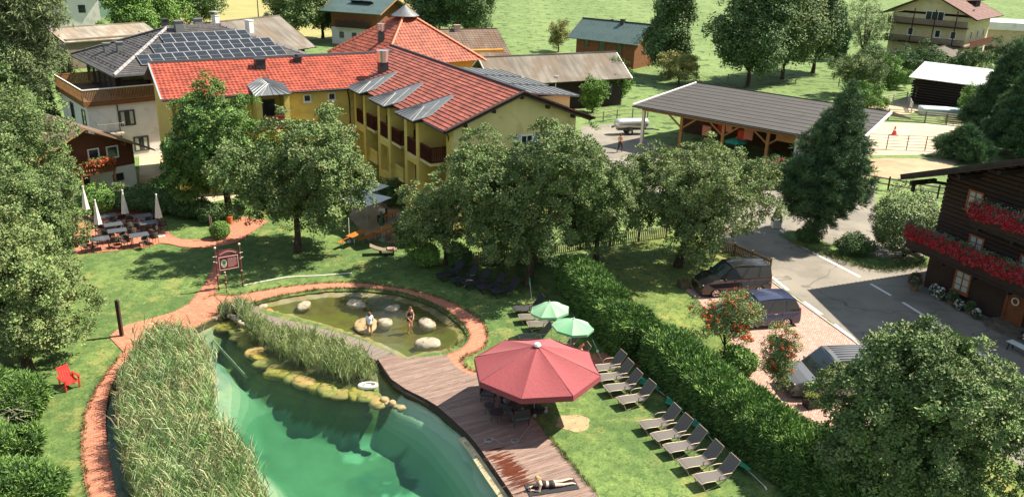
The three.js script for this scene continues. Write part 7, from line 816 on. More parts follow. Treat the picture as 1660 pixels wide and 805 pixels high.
fence('rail_fence', 'pale grey rail fence leading from the hall to the log hut', [[43.43,-107.23],[46.52,-108.51],[51.67,-112.22],[48.87,-104.22]], { h: 1.2, rails: [0.5, 0.8, 1.1], bay: 2.6, mat: mat([0.5, 0.47, 0.4], 0.9) });
fence('rail_fence', 'rail fence along the pasture behind the slurry tanker', [[8.08,-92.15],[11.43,-94.87],[15.13,-96.41]], { h: 1.15, rails: [0.55, 1.0], bay: 2.6, mat: mat([0.2, 0.19, 0.13], 0.9) });
fence('wire_fence', 'far rail fence on the meadow behind the dark trees', [[30.48,-123.28],[40.36,-123.48],[46.08,-121.93]], { h: 1.1, rails: [0.5, 1.0], bay: 4, rw: 0.06, mat: mat([0.2, 0.18, 0.12], 0.9) });
// ---------- vehicles ----------
const tyreM = mat([0.02, 0.02, 0.021], 0.9);
function car(name, label, x, z, turn, o) {   // front towards local -x
  const t = thing(name, x, z, turn, label, 'car'), L = o.L, W = o.W, H = o.H, gc = 0.22, belt = o.belt, wf = o.wf, wr = o.wr, wrad = 0.32, paint = phys(o.color, 0.32, { metalness: 0.05, clearcoat: 1, clearcoatRoughness: 0.04 });
  // lower body: side outline with wheel arches
  const s = new THREE.Shape(), arch = (c) => { for (let i = 0; i <= 10; i++) { const a = i / 10 * Math.PI; s.lineTo(c - Math.cos(a) * (wrad + 0.07), gc + 0.04 + Math.sin(a) * (wrad + 0.05)); } };
  s.moveTo(0.06, gc + 0.02); arch(wf); arch(wr); s.lineTo(L - 0.06, gc + 0.02); s.lineTo(L, gc + 0.22); s.lineTo(L - 0.02, belt - 0.12); s.lineTo(L - 0.08, belt); s.lineTo(o.ws - 0.05, belt); s.lineTo(o.ws - 0.45, belt - 0.06); s.lineTo(0.35, belt - 0.2); s.lineTo(0.1, belt - 0.34); s.lineTo(0, gc + 0.28); s.closePath();
  const bg = new THREE.ExtrudeGeometry(s, { depth: W - 0.16, bevelEnabled: true, bevelThickness: 0.08, bevelSize: 0.05, bevelSegments: 3, curveSegments: 6 }); bg.translate(0, 0, -(W - 0.16) / 2); const p = bg.attributes.position; for (let i = 0; i < p.count; i++) { const f = clamp((0.9 - p.getX(i)) / 0.9), r = clamp((p.getX(i) - L + 0.5) / 0.5); p.setZ(i, p.getZ(i) * (1 - 0.16 * f * f - 0.07 * r * r - 0.05 * clamp((p.getY(i) - 0.7) / 0.5))); } bg.computeVertexNormals(); mb().add(bg).build('body', paint, t);
  // cabin: tapered hull between belt and roof
  const w0 = W / 2 - 0.07, w1 = W / 2 - 0.2, B = [[o.ws - 0.1, belt - 0.02], [L - 0.04, belt - 0.02]], R = [[o.ws + o.rake, H], [L - o.tail, H - 0.02]], hull = (inset, yo) => { const v = [[B[0][0] + inset, B[0][1], -w0 + inset], [B[1][0] - inset, B[1][1], -w0 + inset], [B[1][0] - inset, B[1][1], w0 - inset], [B[0][0] + inset, B[0][1], w0 - inset], [R[0][0] + inset, R[0][1] - yo, -w1 + inset], [R[1][0] - inset, R[1][1] - yo, -w1 + inset], [R[1][0] - inset, R[1][1] - yo, w1 - inset], [R[0][0] + inset, R[0][1] - yo, w1 - inset]]; return v; };
  const v = hull(0, 0), rf = mb(), V = (i) => v[i], mid = (a, b, f) => a.map((q, k) => lerp(q, b[k], f));
  // roof, slightly domed
  { const N = 8, pos = [], uv = [], idx = []; for (let i = 0; i <= N; i++) for (let j = 0; j <= N; j++) { const u = i / N, q = j / N, a = mid(V(4), V(5), u), b = mid(V(7), V(6), u), m = mid(a, b, q); m[1] += 0.05 * Math.sin(q * Math.PI) + 0.05 * Math.sin(u * Math.PI); pos.push(...m); uv.push(u, q); if (i < N && j < N) { const k = i * (N + 1) + j; idx.push(k, k + 1, k + N + 1, k + 1, k + N + 2, k + N + 1); } } const g = new THREE.BufferGeometry(); g.setAttribute('position', new THREE.Float32BufferAttribute(pos, 3)); g.setAttribute('uv', new THREE.Float32BufferAttribute(uv, 2)); g.setIndex(idx); g.computeVertexNormals(); mb().add(g).build('roof', paint, t); }
  const cb = mb(), face = (a, b, c, d) => cb.quad(a, b, c, d, 0.02); face(v[1], v[2], v[6], v[5]); face(v[3], v[0], v[4], v[7]); face(v[2], v[3], v[7], v[6]); face(v[0], v[1], v[5], v[4]); cb.build('cabin', paint, t);
  const pane = (a, b, c, d, nm, ins = 0.1, out = 0.032) => { const cc = [0, 1, 2].map((k) => (a[k] + b[k] + c[k] + d[k]) / 4), A = new THREE.Vector3(...a), n = new THREE.Vector3(...b).sub(A).cross(new THREE.Vector3(...d).sub(A)).normalize(); const z = new THREE.Vector3(...cc).sub(new THREE.Vector3(L / 2, (belt + H) / 2, 0)); if (n.dot(z) < 0) n.negate(); const q = [a, b, c, d].map((p0) => p0.map((e, k) => lerp(e, cc[k], ins) + n.getComponent(k) * out)); mb().quad(...q, 0.006).build(nm, o.glass ?? M.glass, t); };
  pane(v[0], v[3], v[7], v[4], 'windscreen', 0.1); pane(v[1], v[2], v[6], v[5], 'rear_window', 0.16); const cuts = o.cuts ?? [0.02, 0.4, 0.72, 1]; for (const [b0, b1, r0, r1] of [[3, 2, 7, 6], [0, 1, 4, 5]]) for (let i = 0; i < cuts.length - 1; i++) { const a = cuts[i] + 0.015, c = cuts[i + 1] - 0.015; pane(mid(V(b0), V(b1), a), mid(V(b0), V(b1), c), mid(V(r0), V(r1), c), mid(V(r0), V(r1), a), 'side_window', 0.09); }
  for (const cx of [wf, wr]) for (const sd of [-1, 1]) { const w = put(new THREE.Group(), 'wheel', t); w.position.set(cx, wrad, sd * (W / 2 - 0.11)); const tg = new THREE.TorusGeometry(wrad - 0.085, 0.085, 8, 24); tg.scale(1, 1, 1.25); mb().add(tg).build('tyre', tyreM, w); const rim = mb(); rim.add(new THREE.CylinderGeometry(wrad - 0.12, wrad - 0.12, 0.13, 20).rotateX(Math.PI / 2)); const rd = rim.build('brake_disc', mat([0.06, 0.06, 0.06], 0.6), w); const sp = mb(); for (let k = 0; k < 6; k++) sp.box(Math.cos(k * 1.047) * 0.1, Math.sin(k * 1.047) * 0.1, sd * 0.075, 0.2, 0.055, 0.03, 0, 0, k * 1.047); sp.add(new THREE.TorusGeometry(wrad - 0.12, 0.02, 6, 20), 0, 0, sd * 0.075); sp.build('rim', M.chrome, w); }
  for (const sd of [-1, 1]) { mb().add(new RoundedBoxGeometry(0.14, 0.16, 0.34, 2, 0.04), 0.16, belt - 0.36, sd * (W / 2 - 0.32), 0, -sd * 0.3).build('headlight', phys([0.7, 0.72, 0.74], 0.08), t); mb().add(new RoundedBoxGeometry(0.09, o.tl ?? 0.42, 0.14, 2, 0.03), L - 0.06, belt - 0.08, sd * (W / 2 - 0.14)).build('tail_light', phys([0.42, 0.01, 0.012], 0.15, { clearcoat: 1 }), t); mb().add(new RoundedBoxGeometry(0.12, 0.16, 0.2, 2, 0.04), o.ws + 0.18, belt + 0.08, sd * (W / 2 + 0.1)).build('mirror', paint, t); mb().bar([0.7, gc + 0.05, sd * (W / 2 - 0.06)], [L - 0.6, gc + 0.05, sd * (W / 2 - 0.06)], 0.08, 0.1).build('sill', mat([0.03, 0.03, 0.03], 0.7), t); for (const hx of [0.46, 0.66]) mb().box(L * hx, belt - 0.1, sd * (W / 2 - 0.02), 0.18, 0.03, 0.03).build('door_handle', o.handle ?? paint, t); for (const hx of [0.33, 0.55, 0.75]) mb().box(L * hx, (gc + belt) / 2 + 0.05, sd * (W / 2 - 0.033), 0.012, belt - gc - 0.28, 0.012).build('door_gap', M.black, t); if (o.rails) mb().tube([[o.ws + o.rake + 0.15, H + 0.02, sd * (w1 - 0.06)], [o.ws + o.rake + 0.4, H + 0.1, sd * (w1 - 0.06)], [L - o.tail - 0.4, H + 0.1, sd * (w1 - 0.06)], [L - o.tail - 0.1, H + 0.02, sd * (w1 - 0.06)]], 0.02).build('roof_rail', o.rails, t); }
  mb().add(new RoundedBoxGeometry(0.16, 0.22, W - 0.26, 2, 0.05), 0.07, gc + 0.16, 0).build('bumper', mat([0.04, 0.04, 0.04], 0.7), t); mb().add(new RoundedBoxGeometry(0.14, 0.24, W - 0.2, 2, 0.05), L - 0.04, gc + 0.16, 0).build('bumper', o.bump ? paint : mat([0.04, 0.04, 0.04], 0.7), t); mb().box(0.06, gc + 0.42, 0, 0.04, 0.14, 0.9).build('grille', M.black, t); mb().box(L + 0.02, gc + 0.36, 0, 0.02, 0.11, 0.52).build('number_plate', M.frameWhite, t); mb().bx(0.3, L - 0.3, gc - 0.02, gc + 0.2, -W / 2 + 0.25, W / 2 - 0.25).build('underbody', M.black, t);
  if (o.ribs) { const rb = mb(); for (let k = 0; k < 7; k++) { const zz = lerp(-w1 + 0.12, w1 - 0.12, k / 6); rb.box((R[0][0] + R[1][0]) / 2, H + 0.05 + 0.05 * Math.sin((zz + w1) / (2 * w1) * Math.PI), zz, R[1][0] - R[0][0] - 0.5, 0.025, 0.05); } rb.build('roof_rib', paint, t); }
  return t;
}
car('parked_car', 'black high-roofed family van parked first in the row by the dry grass', 11.0, -46.1, 13 * D, { L: 4.4, W: 1.78, H: 1.8, belt: 1.08, wf: 0.85, wr: 3.62, ws: 1.12, rake: 0.72, tail: 0.16, color: [0.012, 0.012, 0.014], rails: M.black, tl: 0.55 });
car('parked_car', 'dark blue family car parked beside the black van', 11.3, -41.75, 13 * D, { L: 4.5, W: 1.78, H: 1.66, belt: 0.98, wf: 0.85, wr: 3.66, ws: 1.15, rake: 0.8, tail: 0.42, color: [0.028, 0.035, 0.08], bump: true, handle: M.chrome });
car('parked_car', 'silver-grey van with ribbed roof half hidden behind the pear tree', 13.0, -34.9, 6 * D, { L: 5.0, W: 1.92, H: 1.95, belt: 1.08, wf: 0.95, wr: 4.0, ws: 1.1, rake: 0.75, tail: 0.12, color: [0.13, 0.135, 0.14], ribs: true, cuts: [0.02, 0.33, 0.66, 1] });
{ const t = thing('slurry_tanker', 10.6, -87.2, 14 * D, 'silver slurry tank trailer parked beside the timber hall', 'trailer'); const g = new THREE.CapsuleGeometry(0.85, 4.2, 6, 20); g.rotateZ(Math.PI / 2); mb().add(g, 2.4, 1.75, 0).build('tank', mat([0.62, 0.63, 0.63], 0.3, { metalness: 0.6 }), t); for (const x of [0.4, 2.4, 4.4]) mb().add(new THREE.TorusGeometry(0.865, 0.03, 6, 24).rotateY(Math.PI / 2), x, 1.75, 0).build('band', M.aluminium, t); mb().rod([-0.55, 1.4, 0.2], [-0.95, 1.3, 0.2], 0.16).add(new THREE.TorusGeometry(0.17, 0.04, 6, 14).rotateY(Math.PI / 2), -0.95, 1.3, 0.2).build('outlet', M.greyMetal, t); mb().bx(0, 6, 0.75, 0.95, -0.5, 0.5).bar([5, 0.85, 0], [7.2, 0.6, 0], 0.16).build('chassis', M.greyMetal, t); for (const s of [-1, 1]) for (const x of [1.9]) { mb().add(new THREE.TorusGeometry(0.36, 0.19, 8, 20), x, 0.55, s * 0.85).build('wheel', tyreM, t); mb().add(new THREE.CylinderGeometry(0.28, 0.28, 0.2, 16).rotateX(Math.PI / 2), x, 0.55, s * 0.87).build('rim', M.frameWhite, t); }  t.scale.setScalar(0.66); }
{ const t = thing('traffic_cone', ...[41.26,-90.93], 0, 'red and white traffic cone on the riding arena sand', 'cone'); mb().add(new THREE.CylinderGeometry(0.06, 0.28, 0.95, 14), 0, 0.52, 0).build('cone', mat([0.75, 0.07, 0.03], 0.6), t); mb().add(new THREE.CylinderGeometry(0.135, 0.18, 0.2, 14), 0, 0.62, 0).build('band', M.frameWhite, t); mb().box(0, 0.03, 0, 0.7, 0.06, 0.7).build('base', mat([0.75, 0.07, 0.03], 0.6), t); }
// ---------- planters, pots, flowers ----------
function planter(label, x, z, w, h, m, pal, group, fl) { const t = thing('planter', x, z, 0.25, label, 'planter', group); mb().box(0, h / 2, 0, w, h, w).build('box', m, t); mb().box(0, h, 0, w + 0.06, 0.04, w + 0.06).build('rim', m, t); const l = [], c = []; for (let i = 0; i < 90; i++) { l.push(place(new THREE.Vector3(rr(-w / 2, w / 2), h + rr(0.0, 0.22), rr(-w / 2, w / 2)), Y.clone().add(rdir().multiplyScalar(0.6)).normalize(), rr(0.6, 1))); c.push(pick(pal)); } inst('plants', GEO.small, leafMat, l, t, c); return t; }
planter('black planter box with yellow-green plants beside the silver van', ...[13.75,-33.50], 0.5, 0.5, M.black, [[0.25, 0.26, 0.04], [0.15, 0.2, 0.04]]); planter('dark planter box on the dry grass by the black van', ...[10.40,-46.90], 0.6, 0.45, mat([0.14, 0.1, 0.07], 0.8), [[0.22, 0.2, 0.06], [0.14, 0.16, 0.05]]);
{ const t = thing('potted_conifer', ...[19.29,-58.70], 0, 'small clipped conifer in a white pot by the roadside', 'plant'); mb().box(0, 0.25, 0, 0.62, 0.5, 0.62).box(0, 0.5, 0, 0.7, 0.06, 0.7).build('pot', M.white, t); const l = [], c = []; for (let i = 0; i < 260; i++) { const y = Math.pow(rnd(), 1.3), a = rnd() * 6.28, r = 0.34 * (1 - y); l.push(place(new THREE.Vector3(Math.cos(a) * r, 0.55 + y * 0.95, Math.sin(a) * r), new THREE.Vector3(Math.cos(a), 0.7, Math.sin(a)).normalize(), rr(0.35, 0.6))); c.push(pick(PAL.bright)); } inst('foliage', GEO.yew, needleMat, l, t, c); }
const CH = { x: 25.5, z: -48.3, r: -67.4 * D };
function chaletRow(name, label, x0, x1, y, z, n, opt) { const t = thing(name, CH.x, CH.z, CH.r, label, 'flowers', 'geranium rows on the dark chalet'); const boxes = Math.round((x1 - x0) / 1.1); for (let i = 0; i < boxes; i++) mb().box(lerp(x0, x1, (i + 0.5) / boxes), y - 0.1, z, 1.05, 0.2, 0.22).build('trough', M.woodDark, t); const f = [], fc = [], g = [], gc = []; for (let i = 0; i < n; i++) { const x = rr(x0, x1), d = rnd(), lo = fb(x / 8 + 0.5, 0.2, 10, 3, 801); const p = new THREE.Vector3(x, y + 0.28 - d * (0.85 + 0.35 * (lo - 0.5)), z + 0.12 + 0.2 * Math.sin(d * 2.4) + rr(-0.06, 0.06)); if (rnd() < 0.52) { f.push(place(p, new THREE.Vector3(0, 0.4, 1).add(rdir().multiplyScalar(0.4)).normalize(), rr(0.7, 1.2))); fc.push(pick([[0.42, 0.012, 0.02], [0.5, 0.02, 0.03], [0.34, 0.01, 0.02], [0.5, 0.05, 0.07]], 0.2)); } else { p.z -= 0.05; p.y += 0.14; g.push(place(p, new THREE.Vector3(0, 0.8, 0.6).add(rdir().multiplyScalar(0.5)).normalize(), rr(0.7, 1.2))); gc.push(pick(opt?.pal ?? [[0.06, 0.09, 0.03], [0.09, 0.12, 0.05], [0.16, 0.18, 0.13]])); } } inst('leaves', GEO.small, leafMat, g, t, gc); inst('blossoms', blossomGeo, mat([1, 1, 1], 0.7), f, t, fc); return t; }
const blossomGeo = leafClump(14, 0.07, 0.06, 0.05, 33, 0.9);
chaletRow('geranium_row', 'red geraniums trailing along the lower balcony of the dark chalet', -0.9, 13.2, 3.72, 1.22, 3600); chaletRow('geranium_row', 'red geraniums with silver foliage along the upper balcony of the dark chalet', 2.9, 10.6, 6.3, 1.05, 2000, { pal: [[0.08, 0.1, 0.05], [0.26, 0.3, 0.26], [0.06, 0.09, 0.03]] });
{ const tm = new THREE.Matrix4().makeRotationY(CH.r), pots = [[0.3, 1.1, 0.9, 'wide terracotta bowl of flowers at the corner of the dark chalet', 'r'], [1.3, 0.6, 0.55, 'dark leafy pot plant below the first chalet window', 'w'], [1.9, 0.8, 0.6, 'pot with white daisies beside the first chalet window', 'w'], [2.7, 0.7, 0.7, 'tall leafy pot plant under the chalet window', 'g'], [3.4, 0.9, 0.5, 'terracotta pot of white blooms between window and door', 'w'], [4.0, 0.75, 0.6, 'tan pot with dark plant near the chalet door', 'g'], [4.6, 0.95, 0.45, 'pale grey pot beside the round door step', 'w'], [7.9, 0.9, 0.6, 'dark leafy pot plant on the far side of the chalet door', 'w'], [8.6, 0.8, 0.55, 'last pot plant along the chalet front past the door', 'w']];
  pots.forEach(([lx, lz, s, l, k], i) => { const p = new THREE.Vector3(lx, 0, lz).applyMatrix4(tm), t = thing('potted_plant', CH.x + p.x, CH.z + p.z, i, l, 'plant', 'pots in front of the dark chalet'); mb().add(new THREE.CylinderGeometry(0.26 * s + 0.06, 0.2 * s, 0.5 * s, 14), 0, 0.25 * s, 0).build('pot', [mat([0.26, 0.14, 0.08], 0.8), mat([0.4, 0.38, 0.34], 0.8), mat([0.3, 0.2, 0.12], 0.8)][i % 3], t); const a = [], c = [], f = [], fc = []; for (let q = 0; q < 130; q++) { const d = rdir(); d.y = Math.abs(d.y); a.push(place(new THREE.Vector3(d.x * 0.42 * s, 0.5 * s + d.y * 0.75 * s, d.z * 0.42 * s), d, rr(0.7, 1.2))); c.push(pick([[0.04, 0.07, 0.02], [0.06, 0.09, 0.03]])); } inst('foliage', GEO.small, leafMat, a, t, c); for (let q = 0; q < 22; q++) { const d = rdir(); d.y = Math.abs(d.y); f.push(place(new THREE.Vector3(d.x * 0.46 * s, 0.52 * s + d.y * 0.8 * s, d.z * 0.46 * s), d, rr(0.7, 1.1))); fc.push(pick(k === 'r' ? [[0.4, 0.06, 0.1]] : k === 'g' ? [[0.12, 0.16, 0.06]] : [[0.7, 0.68, 0.64]], 0.15)); } inst('blossoms', blossomGeo, mat([1, 1, 1], 0.7), f, t, fc); });
  const q = new THREE.Vector3(8.6, 0, 2.4).applyMatrix4(tm), b = thing('garden_bench', CH.x + q.x, CH.z + q.z, CH.r, 'white slatted bench in front of the dark chalet', 'bench'); for (let i = 0; i < 4; i++) mb().box(0, 0.45, -0.2 + i * 0.12, 1.5, 0.03, 0.1).build('slat', mat([0.62, 0.68, 0.66], 0.6), b); for (const x of [-0.6, 0.6]) { mb().bar([x, 0, 0.22], [x, 0.44, 0.12], 0.05).build('leg', M.woodDark, b); mb().bar([x, 0, -0.22], [x, 0.44, -0.12], 0.05).build('leg', M.woodDark, b); } }
{ const f = thing('flower_trough', -31.76, -60.26, 50 * D, 'orange flowers and fern on the small chalet balcony', 'flowers'), a = [], c = [], g2 = [], gc = []; mb().box(0.6, 3.05, 1.25, 2.2, 0.2, 0.25).build('trough', M.woodMid, f); for (let i = 0; i < 120; i++) { const x = rr(-0.5, 1.7); (rnd() < 0.5 ? (a.push(place(new THREE.Vector3(x, 3.1 + rr(-0.35, 0.2), 1.32 + rr(-0.1, 0.15)), new THREE.Vector3(0, 0.6, 0.8).normalize(), 1)), c.push(pick([[0.55, 0.08, 0.03], [0.6, 0.16, 0.06]]))) : (g2.push(place(new THREE.Vector3(x, 3.2 + rr(-0.1, 0.25), 1.25 + rr(-0.1, 0.1)), Y, 1)), gc.push(pick(PAL.bright)))); } inst('blossoms', blossomGeo, mat([1, 1, 1], 0.7), a, f, c); inst('leaves', GEO.small, leafMat, g2, f, gc); }
{ const t = thing('street_lantern', ...[-40.70,-135.76], 0, 'old-style black lantern on a tall post behind the solar roof', 'lamp'); mb().rod([0, 0, 0], [0, 8.3, 0], 0.12, 0.07).build('post', M.blackMetal, t); mb().add(new THREE.CylinderGeometry(0.42, 0.26, 0.8, 6), 0, 8.8, 0).build('lamp_glass', mat([0.3, 0.28, 0.22], 0.3), t); mb().add(new THREE.ConeGeometry(0.55, 0.5, 6), 0, 9.45, 0).rod([0, 9.6, 0], [0, 10.1, 0], 0.05).build('lamp_hood', M.blackMetal, t);
  const p = thing('flag_pole', ...[4.52,-99.02], 0, 'slim white pole in front of the old barn', 'pole'); mb().rod([0, 0, 0], [0, 4.0, 0], 0.06, 0.05).build('pole', M.frameWhite, p); mb().box(0.1, 4.0, 0, 0.5, 0.08, 0.12).build('lamp_head', M.frameWhite, p); }
{ const t = thing('sun_sail', 27.5, -70.5, 0.4, 'grey shade sail stretched beside the timber hall', 'sail'); const g = new THREE.PlaneGeometry(4.5, 2.6, 8, 6), p = g.attributes.position; for (let i = 0; i < p.count; i++) p.setZ(i, 0.35 * Math.cos(p.getX(i) * 0.8) * Math.cos(p.getY(i))); g.rotateX(-1.25); g.computeVertexNormals(); mb().add(g, 0, 2.0, 0).build('sail', mat([0.55, 0.56, 0.55], 0.8), t); for (const x of [-2.2, 2.2]) mb().rod([x, 0, 0.6], [x, 2.3, 0.6], 0.05).build('post', M.woodLight, t); }
{ const t = thing('beer_umbrella', 20.5, -77.2, 0.2, 'green parasol under the eave of the timber hall', 'parasol'); parasol(t, 2.3, 1.1, 8, mat([0.03, 0.3, 0.2], 0.8), 0.35, M.aluminium, { base: M.concrete }); }
// ---------- people ----------
function sdfBody(bones, lo, hi, cell, k = 0.025) {
  const size = Math.max(hi[0] - lo[0], hi[1] - lo[1], hi[2] - lo[2]), res = Math.min(110, Math.ceil(size / cell) + 4), mc = new MarchingCubes(res, new THREE.MeshBasicMaterial(), false, false, 120000), half = res / 2, c = [0, 1, 2].map((i) => (lo[i] + hi[i]) / 2), sc = size / 2 * 1.06; mc.isolation = 0;
  for (let z = 0; z < res; z++) for (let y = 0; y < res; y++) for (let x = 0; x < res; x++) { const p = [(x - half) / half * sc + c[0], (y - half) / half * sc + c[1], (z - half) / half * sc + c[2]]; let d = 9; for (const b of bones) { const ab = [b[4] - b[0], b[5] - b[1], b[6] - b[2]], ap = [p[0] - b[0], p[1] - b[1], p[2] - b[2]], l2 = ab[0] ** 2 + ab[1] ** 2 + ab[2] ** 2, t = l2 ? clamp((ap[0] * ab[0] + ap[1] * ab[1] + ap[2] * ab[2]) / l2) : 0, e = Math.hypot(ap[0] - ab[0] * t, ap[1] - ab[1] * t, ap[2] - ab[2] * t) - lerp(b[3], b[7], t), h = clamp(0.5 + 0.5 * (d - e) / k); d = lerp(d, e, h) - k * h * (1 - h); } mc.field[x + y * res + z * res * res] = -d; }
  mc.update(); const n = mc.count, g = new THREE.BufferGeometry(); g.setAttribute('position', new THREE.BufferAttribute(mc.positionArray.slice(0, n * 3), 3)); g.scale(sc, sc, sc).translate(...c); g.computeVertexNormals(); const gm = mergeVertices(g, 1e-4); gm.computeVertexNormals(); return gm;
}
function person(label, x, z, turn, J, o = {}) {
  const t = thing('person', x, z, turn, label, 'person', o.group, o.y ?? 0), B = (a, b, ra, rb, e = 0) => [...J[a], ra + e, ...J[b], rb + e], S = o.s ?? 1;
  const q = (e) => { const L = [B('pelvis', 'waist', 0.125, 0.105, e), B('waist', 'chest', 0.105, 0.125, e), B('chest', 'neck', 0.1, 0.05, e), B('sl', 'sr', 0.06, 0.06, e)]; return L; }, limbs = (s, e = 0) => [B('s' + s, 'e' + s, 0.048, 0.038, e), B('e' + s, 'w' + s, 0.038, 0.026, e)], legs = (s, e = 0) => [B('h' + s, 'k' + s, 0.082, 0.056, e), B('k' + s, 'a' + s, 0.055, 0.036, e), B('a' + s, 't' + s, 0.036, 0.026, e)];
  const bones = [...q(0), ...limbs('l'), ...limbs('r'), ...legs('l'), ...legs('r'), B('neck', 'head', 0.05, 0.07)]; const all = Object.values(J), lo = [0, 1, 2].map((i) => Math.min(...all.map((p) => p[i])) - 0.18), hi = [0, 1, 2].map((i) => Math.max(...all.map((p) => p[i])) + 0.18);
  const hd = new THREE.Vector3(...J.head), f = new THREE.Vector3(...(o.face ?? [0, 0, 1])).normalize(), up = hd.clone().sub(new THREE.Vector3(...J.neck)).normalize(); up.addScaledVector(f, -up.dot(f)).normalize(); const rt = up.clone().cross(f).normalize(), at = (a, b, c) => hd.clone().addScaledVector(rt, a).addScaledVector(up, b).addScaledVector(f, c).toArray();
  bones.push([...at(0, 0.03, -0.01), 0.088, ...at(0, 0.0, 0.005), 0.084], [...at(0, -0.06, 0.03), 0.058, ...at(0, -0.02, 0.02), 0.07]);
  const g = sdfBody(bones, lo, hi, 0.026), fine = sdfBody([[...at(0, 0.03, -0.01), 0.09, ...at(0, 0.0, 0.005), 0.086], [...at(0, -0.07, 0.035), 0.052, ...at(0, -0.02, 0.02), 0.07], [...at(0, 0.012, 0.085), 0.008, ...at(0, -0.02, 0.108), 0.013], [...at(-0.09, 0.0, -0.005), 0.02, ...at(-0.095, 0.03, -0.01), 0.018], [...at(0.09, 0.0, -0.005), 0.02, ...at(0.095, 0.03, -0.01), 0.018]], at(-0.14, -0.15, -0.14).map((v, i) => hd.getComponent(i) - 0.15), at(0, 0, 0).map((v) => v + 0.15), 0.009, 0.012);
  const fing = mb(); for (const s of ['l', 'r']) { const w = new THREE.Vector3(...J['w' + s]), d = w.clone().sub(new THREE.Vector3(...J['e' + s])).normalize(), sd = d.clone().cross(new THREE.Vector3(0.3, 1, 0.2)).normalize(), nn = sd.clone().cross(d); const palm = w.clone().addScaledVector(d, 0.08); fing.rod(w.toArray(), palm.toArray(), 0.024, 0.036, 8); for (let k = 0; k < 4; k++) { const b = palm.clone().addScaledVector(sd, (k - 1.5) * 0.018), m = b.clone().addScaledVector(d, 0.04 + 0.006 * (k % 3)), e = m.clone().addScaledVector(d, 0.03).addScaledVector(nn, -0.02); fing.rod(b.toArray(), m.toArray(), 0.009, 0.008, 5).rod(m.toArray(), e.toArray(), 0.008, 0.007, 5); } const tb = w.clone().addScaledVector(d, 0.03).addScaledVector(sd, -0.03); fing.rod(tb.toArray(), tb.clone().addScaledVector(d, 0.045).addScaledVector(sd, -0.03).toArray(), 0.011, 0.009, 5); }
  const strip = (a) => { const b = a.index ? a.toNonIndexed() : a; for (const k of Object.keys(b.attributes)) if (k !== 'position' && k !== 'normal') b.deleteAttribute(k); return b; }; const body = mergeGeometries([strip(g), strip(fine), strip(fing.geo())]); put(new THREE.Mesh(body, mat(o.skin ?? [0.52, 0.29, 0.19], 0.6)), 'body', t);
  const hair = sdfBody([[...at(0, 0.05, -0.02), 0.092, ...at(0, 0.0, -0.035), 0.088], ...(o.hairEnd ? [[...at(0, -0.02, -0.06), 0.06, ...at(...o.hairEnd), 0.03]] : [])], hd.toArray().map((v) => v - 0.32), hd.toArray().map((v) => v + 0.22), 0.02); put(new THREE.Mesh(strip(hair), mat(o.hair ?? [0.08, 0.045, 0.02], 0.7)), 'hair', t);
  const ey = mb(); for (const s of [-1, 1]) ey.add(new THREE.SphereGeometry(0.011, 6, 5), ...at(s * 0.032, 0.012, 0.083)); ey.build('eyes', M.black, t); mb().add(new THREE.SphereGeometry(0.02, 6, 5).scale(1, 0.4, 0.5), ...at(0, -0.05, 0.086)).build('mouth', mat([0.4, 0.12, 0.1], 0.6), t);
  if (o.top) put(new THREE.Mesh(strip(sdfBody([B('waist', 'chest', 0.108, 0.128, 0.014), ...(o.topFull ? [B('pelvis', 'waist', 0.127, 0.108, 0.014), B('sl', 'sr', 0.06, 0.06, 0.014), [...J.sl, 0.062, ...J.el.map((v, i) => lerp(J.sl[i], v, 0.7)), 0.058], [...J.sr, 0.062, ...J.er.map((v, i) => lerp(J.sr[i], v, 0.7)), 0.058]] : [])].map((b) => o.topFull ? b : [b[0] * 0.35 + b[4] * 0.65, b[1] * 0.35 + b[5] * 0.65, b[2] * 0.35 + b[6] * 0.65, 0.134, b[4], b[5], b[6], 0.136]), lo, hi, 0.028)), mat(o.top, 0.85)), o.topName ?? 'swimwear_top', t);
  if (o.bottom) put(new THREE.Mesh(strip(sdfBody([[...J.pelvis, 0.14, ...J.pelvis.map((v, i) => lerp(v, J.waist[i], 0.25)), 0.13], ...(o.bottomFull ? ['l', 'r'].flatMap((s) => [[...J['h' + s], 0.1, ...J['k' + s].map((v, i) => lerp(J['h' + s][i], v, o.bottomFull)), 0.088], ...(o.bottomFull >= 1 ? [B('k' + s, 'a' + s, 0.062, 0.05)] : [])]) : ['l', 'r'].map((s) => [...J['h' + s], 0.094, ...J['h' + s].map((v, i) => lerp(v, J['k' + s][i], 0.08)), 0.09]))], lo, hi, 0.028)), mat(o.bottom, 0.85)), o.bottomName ?? 'swimwear_bottom', t);
  return t;
}
function stand(H, o = {}) { const k = H / 1.65, J = { pelvis: [0, 0.92, 0], waist: [0, 1.07, 0.005], chest: [0, 1.24, 0], neck: [0, 1.41, -0.01], head: [0, 1.53, 0.01], sl: [-0.16, 1.35, 0], sr: [0.16, 1.35, 0], el: [-0.21, 1.09, -0.02], er: [0.21, 1.09, -0.02], wl: [-0.2, 0.86, 0.07], wr: [0.2, 0.86, 0.07], hl: [-0.085, 0.87, 0], hr: [0.085, 0.87, 0], kl: [-0.1, 0.48, 0.02], kr: [0.1, 0.48, 0.02], al: [-0.11, 0.07, -0.02], ar: [0.11, 0.07, -0.02], tl: [-0.13, 0.03, 0.13], tr: [0.13, 0.03, 0.13], ...o }; for (const q of Object.keys(J)) J[q] = J[q].map((v) => v * k); return J; }
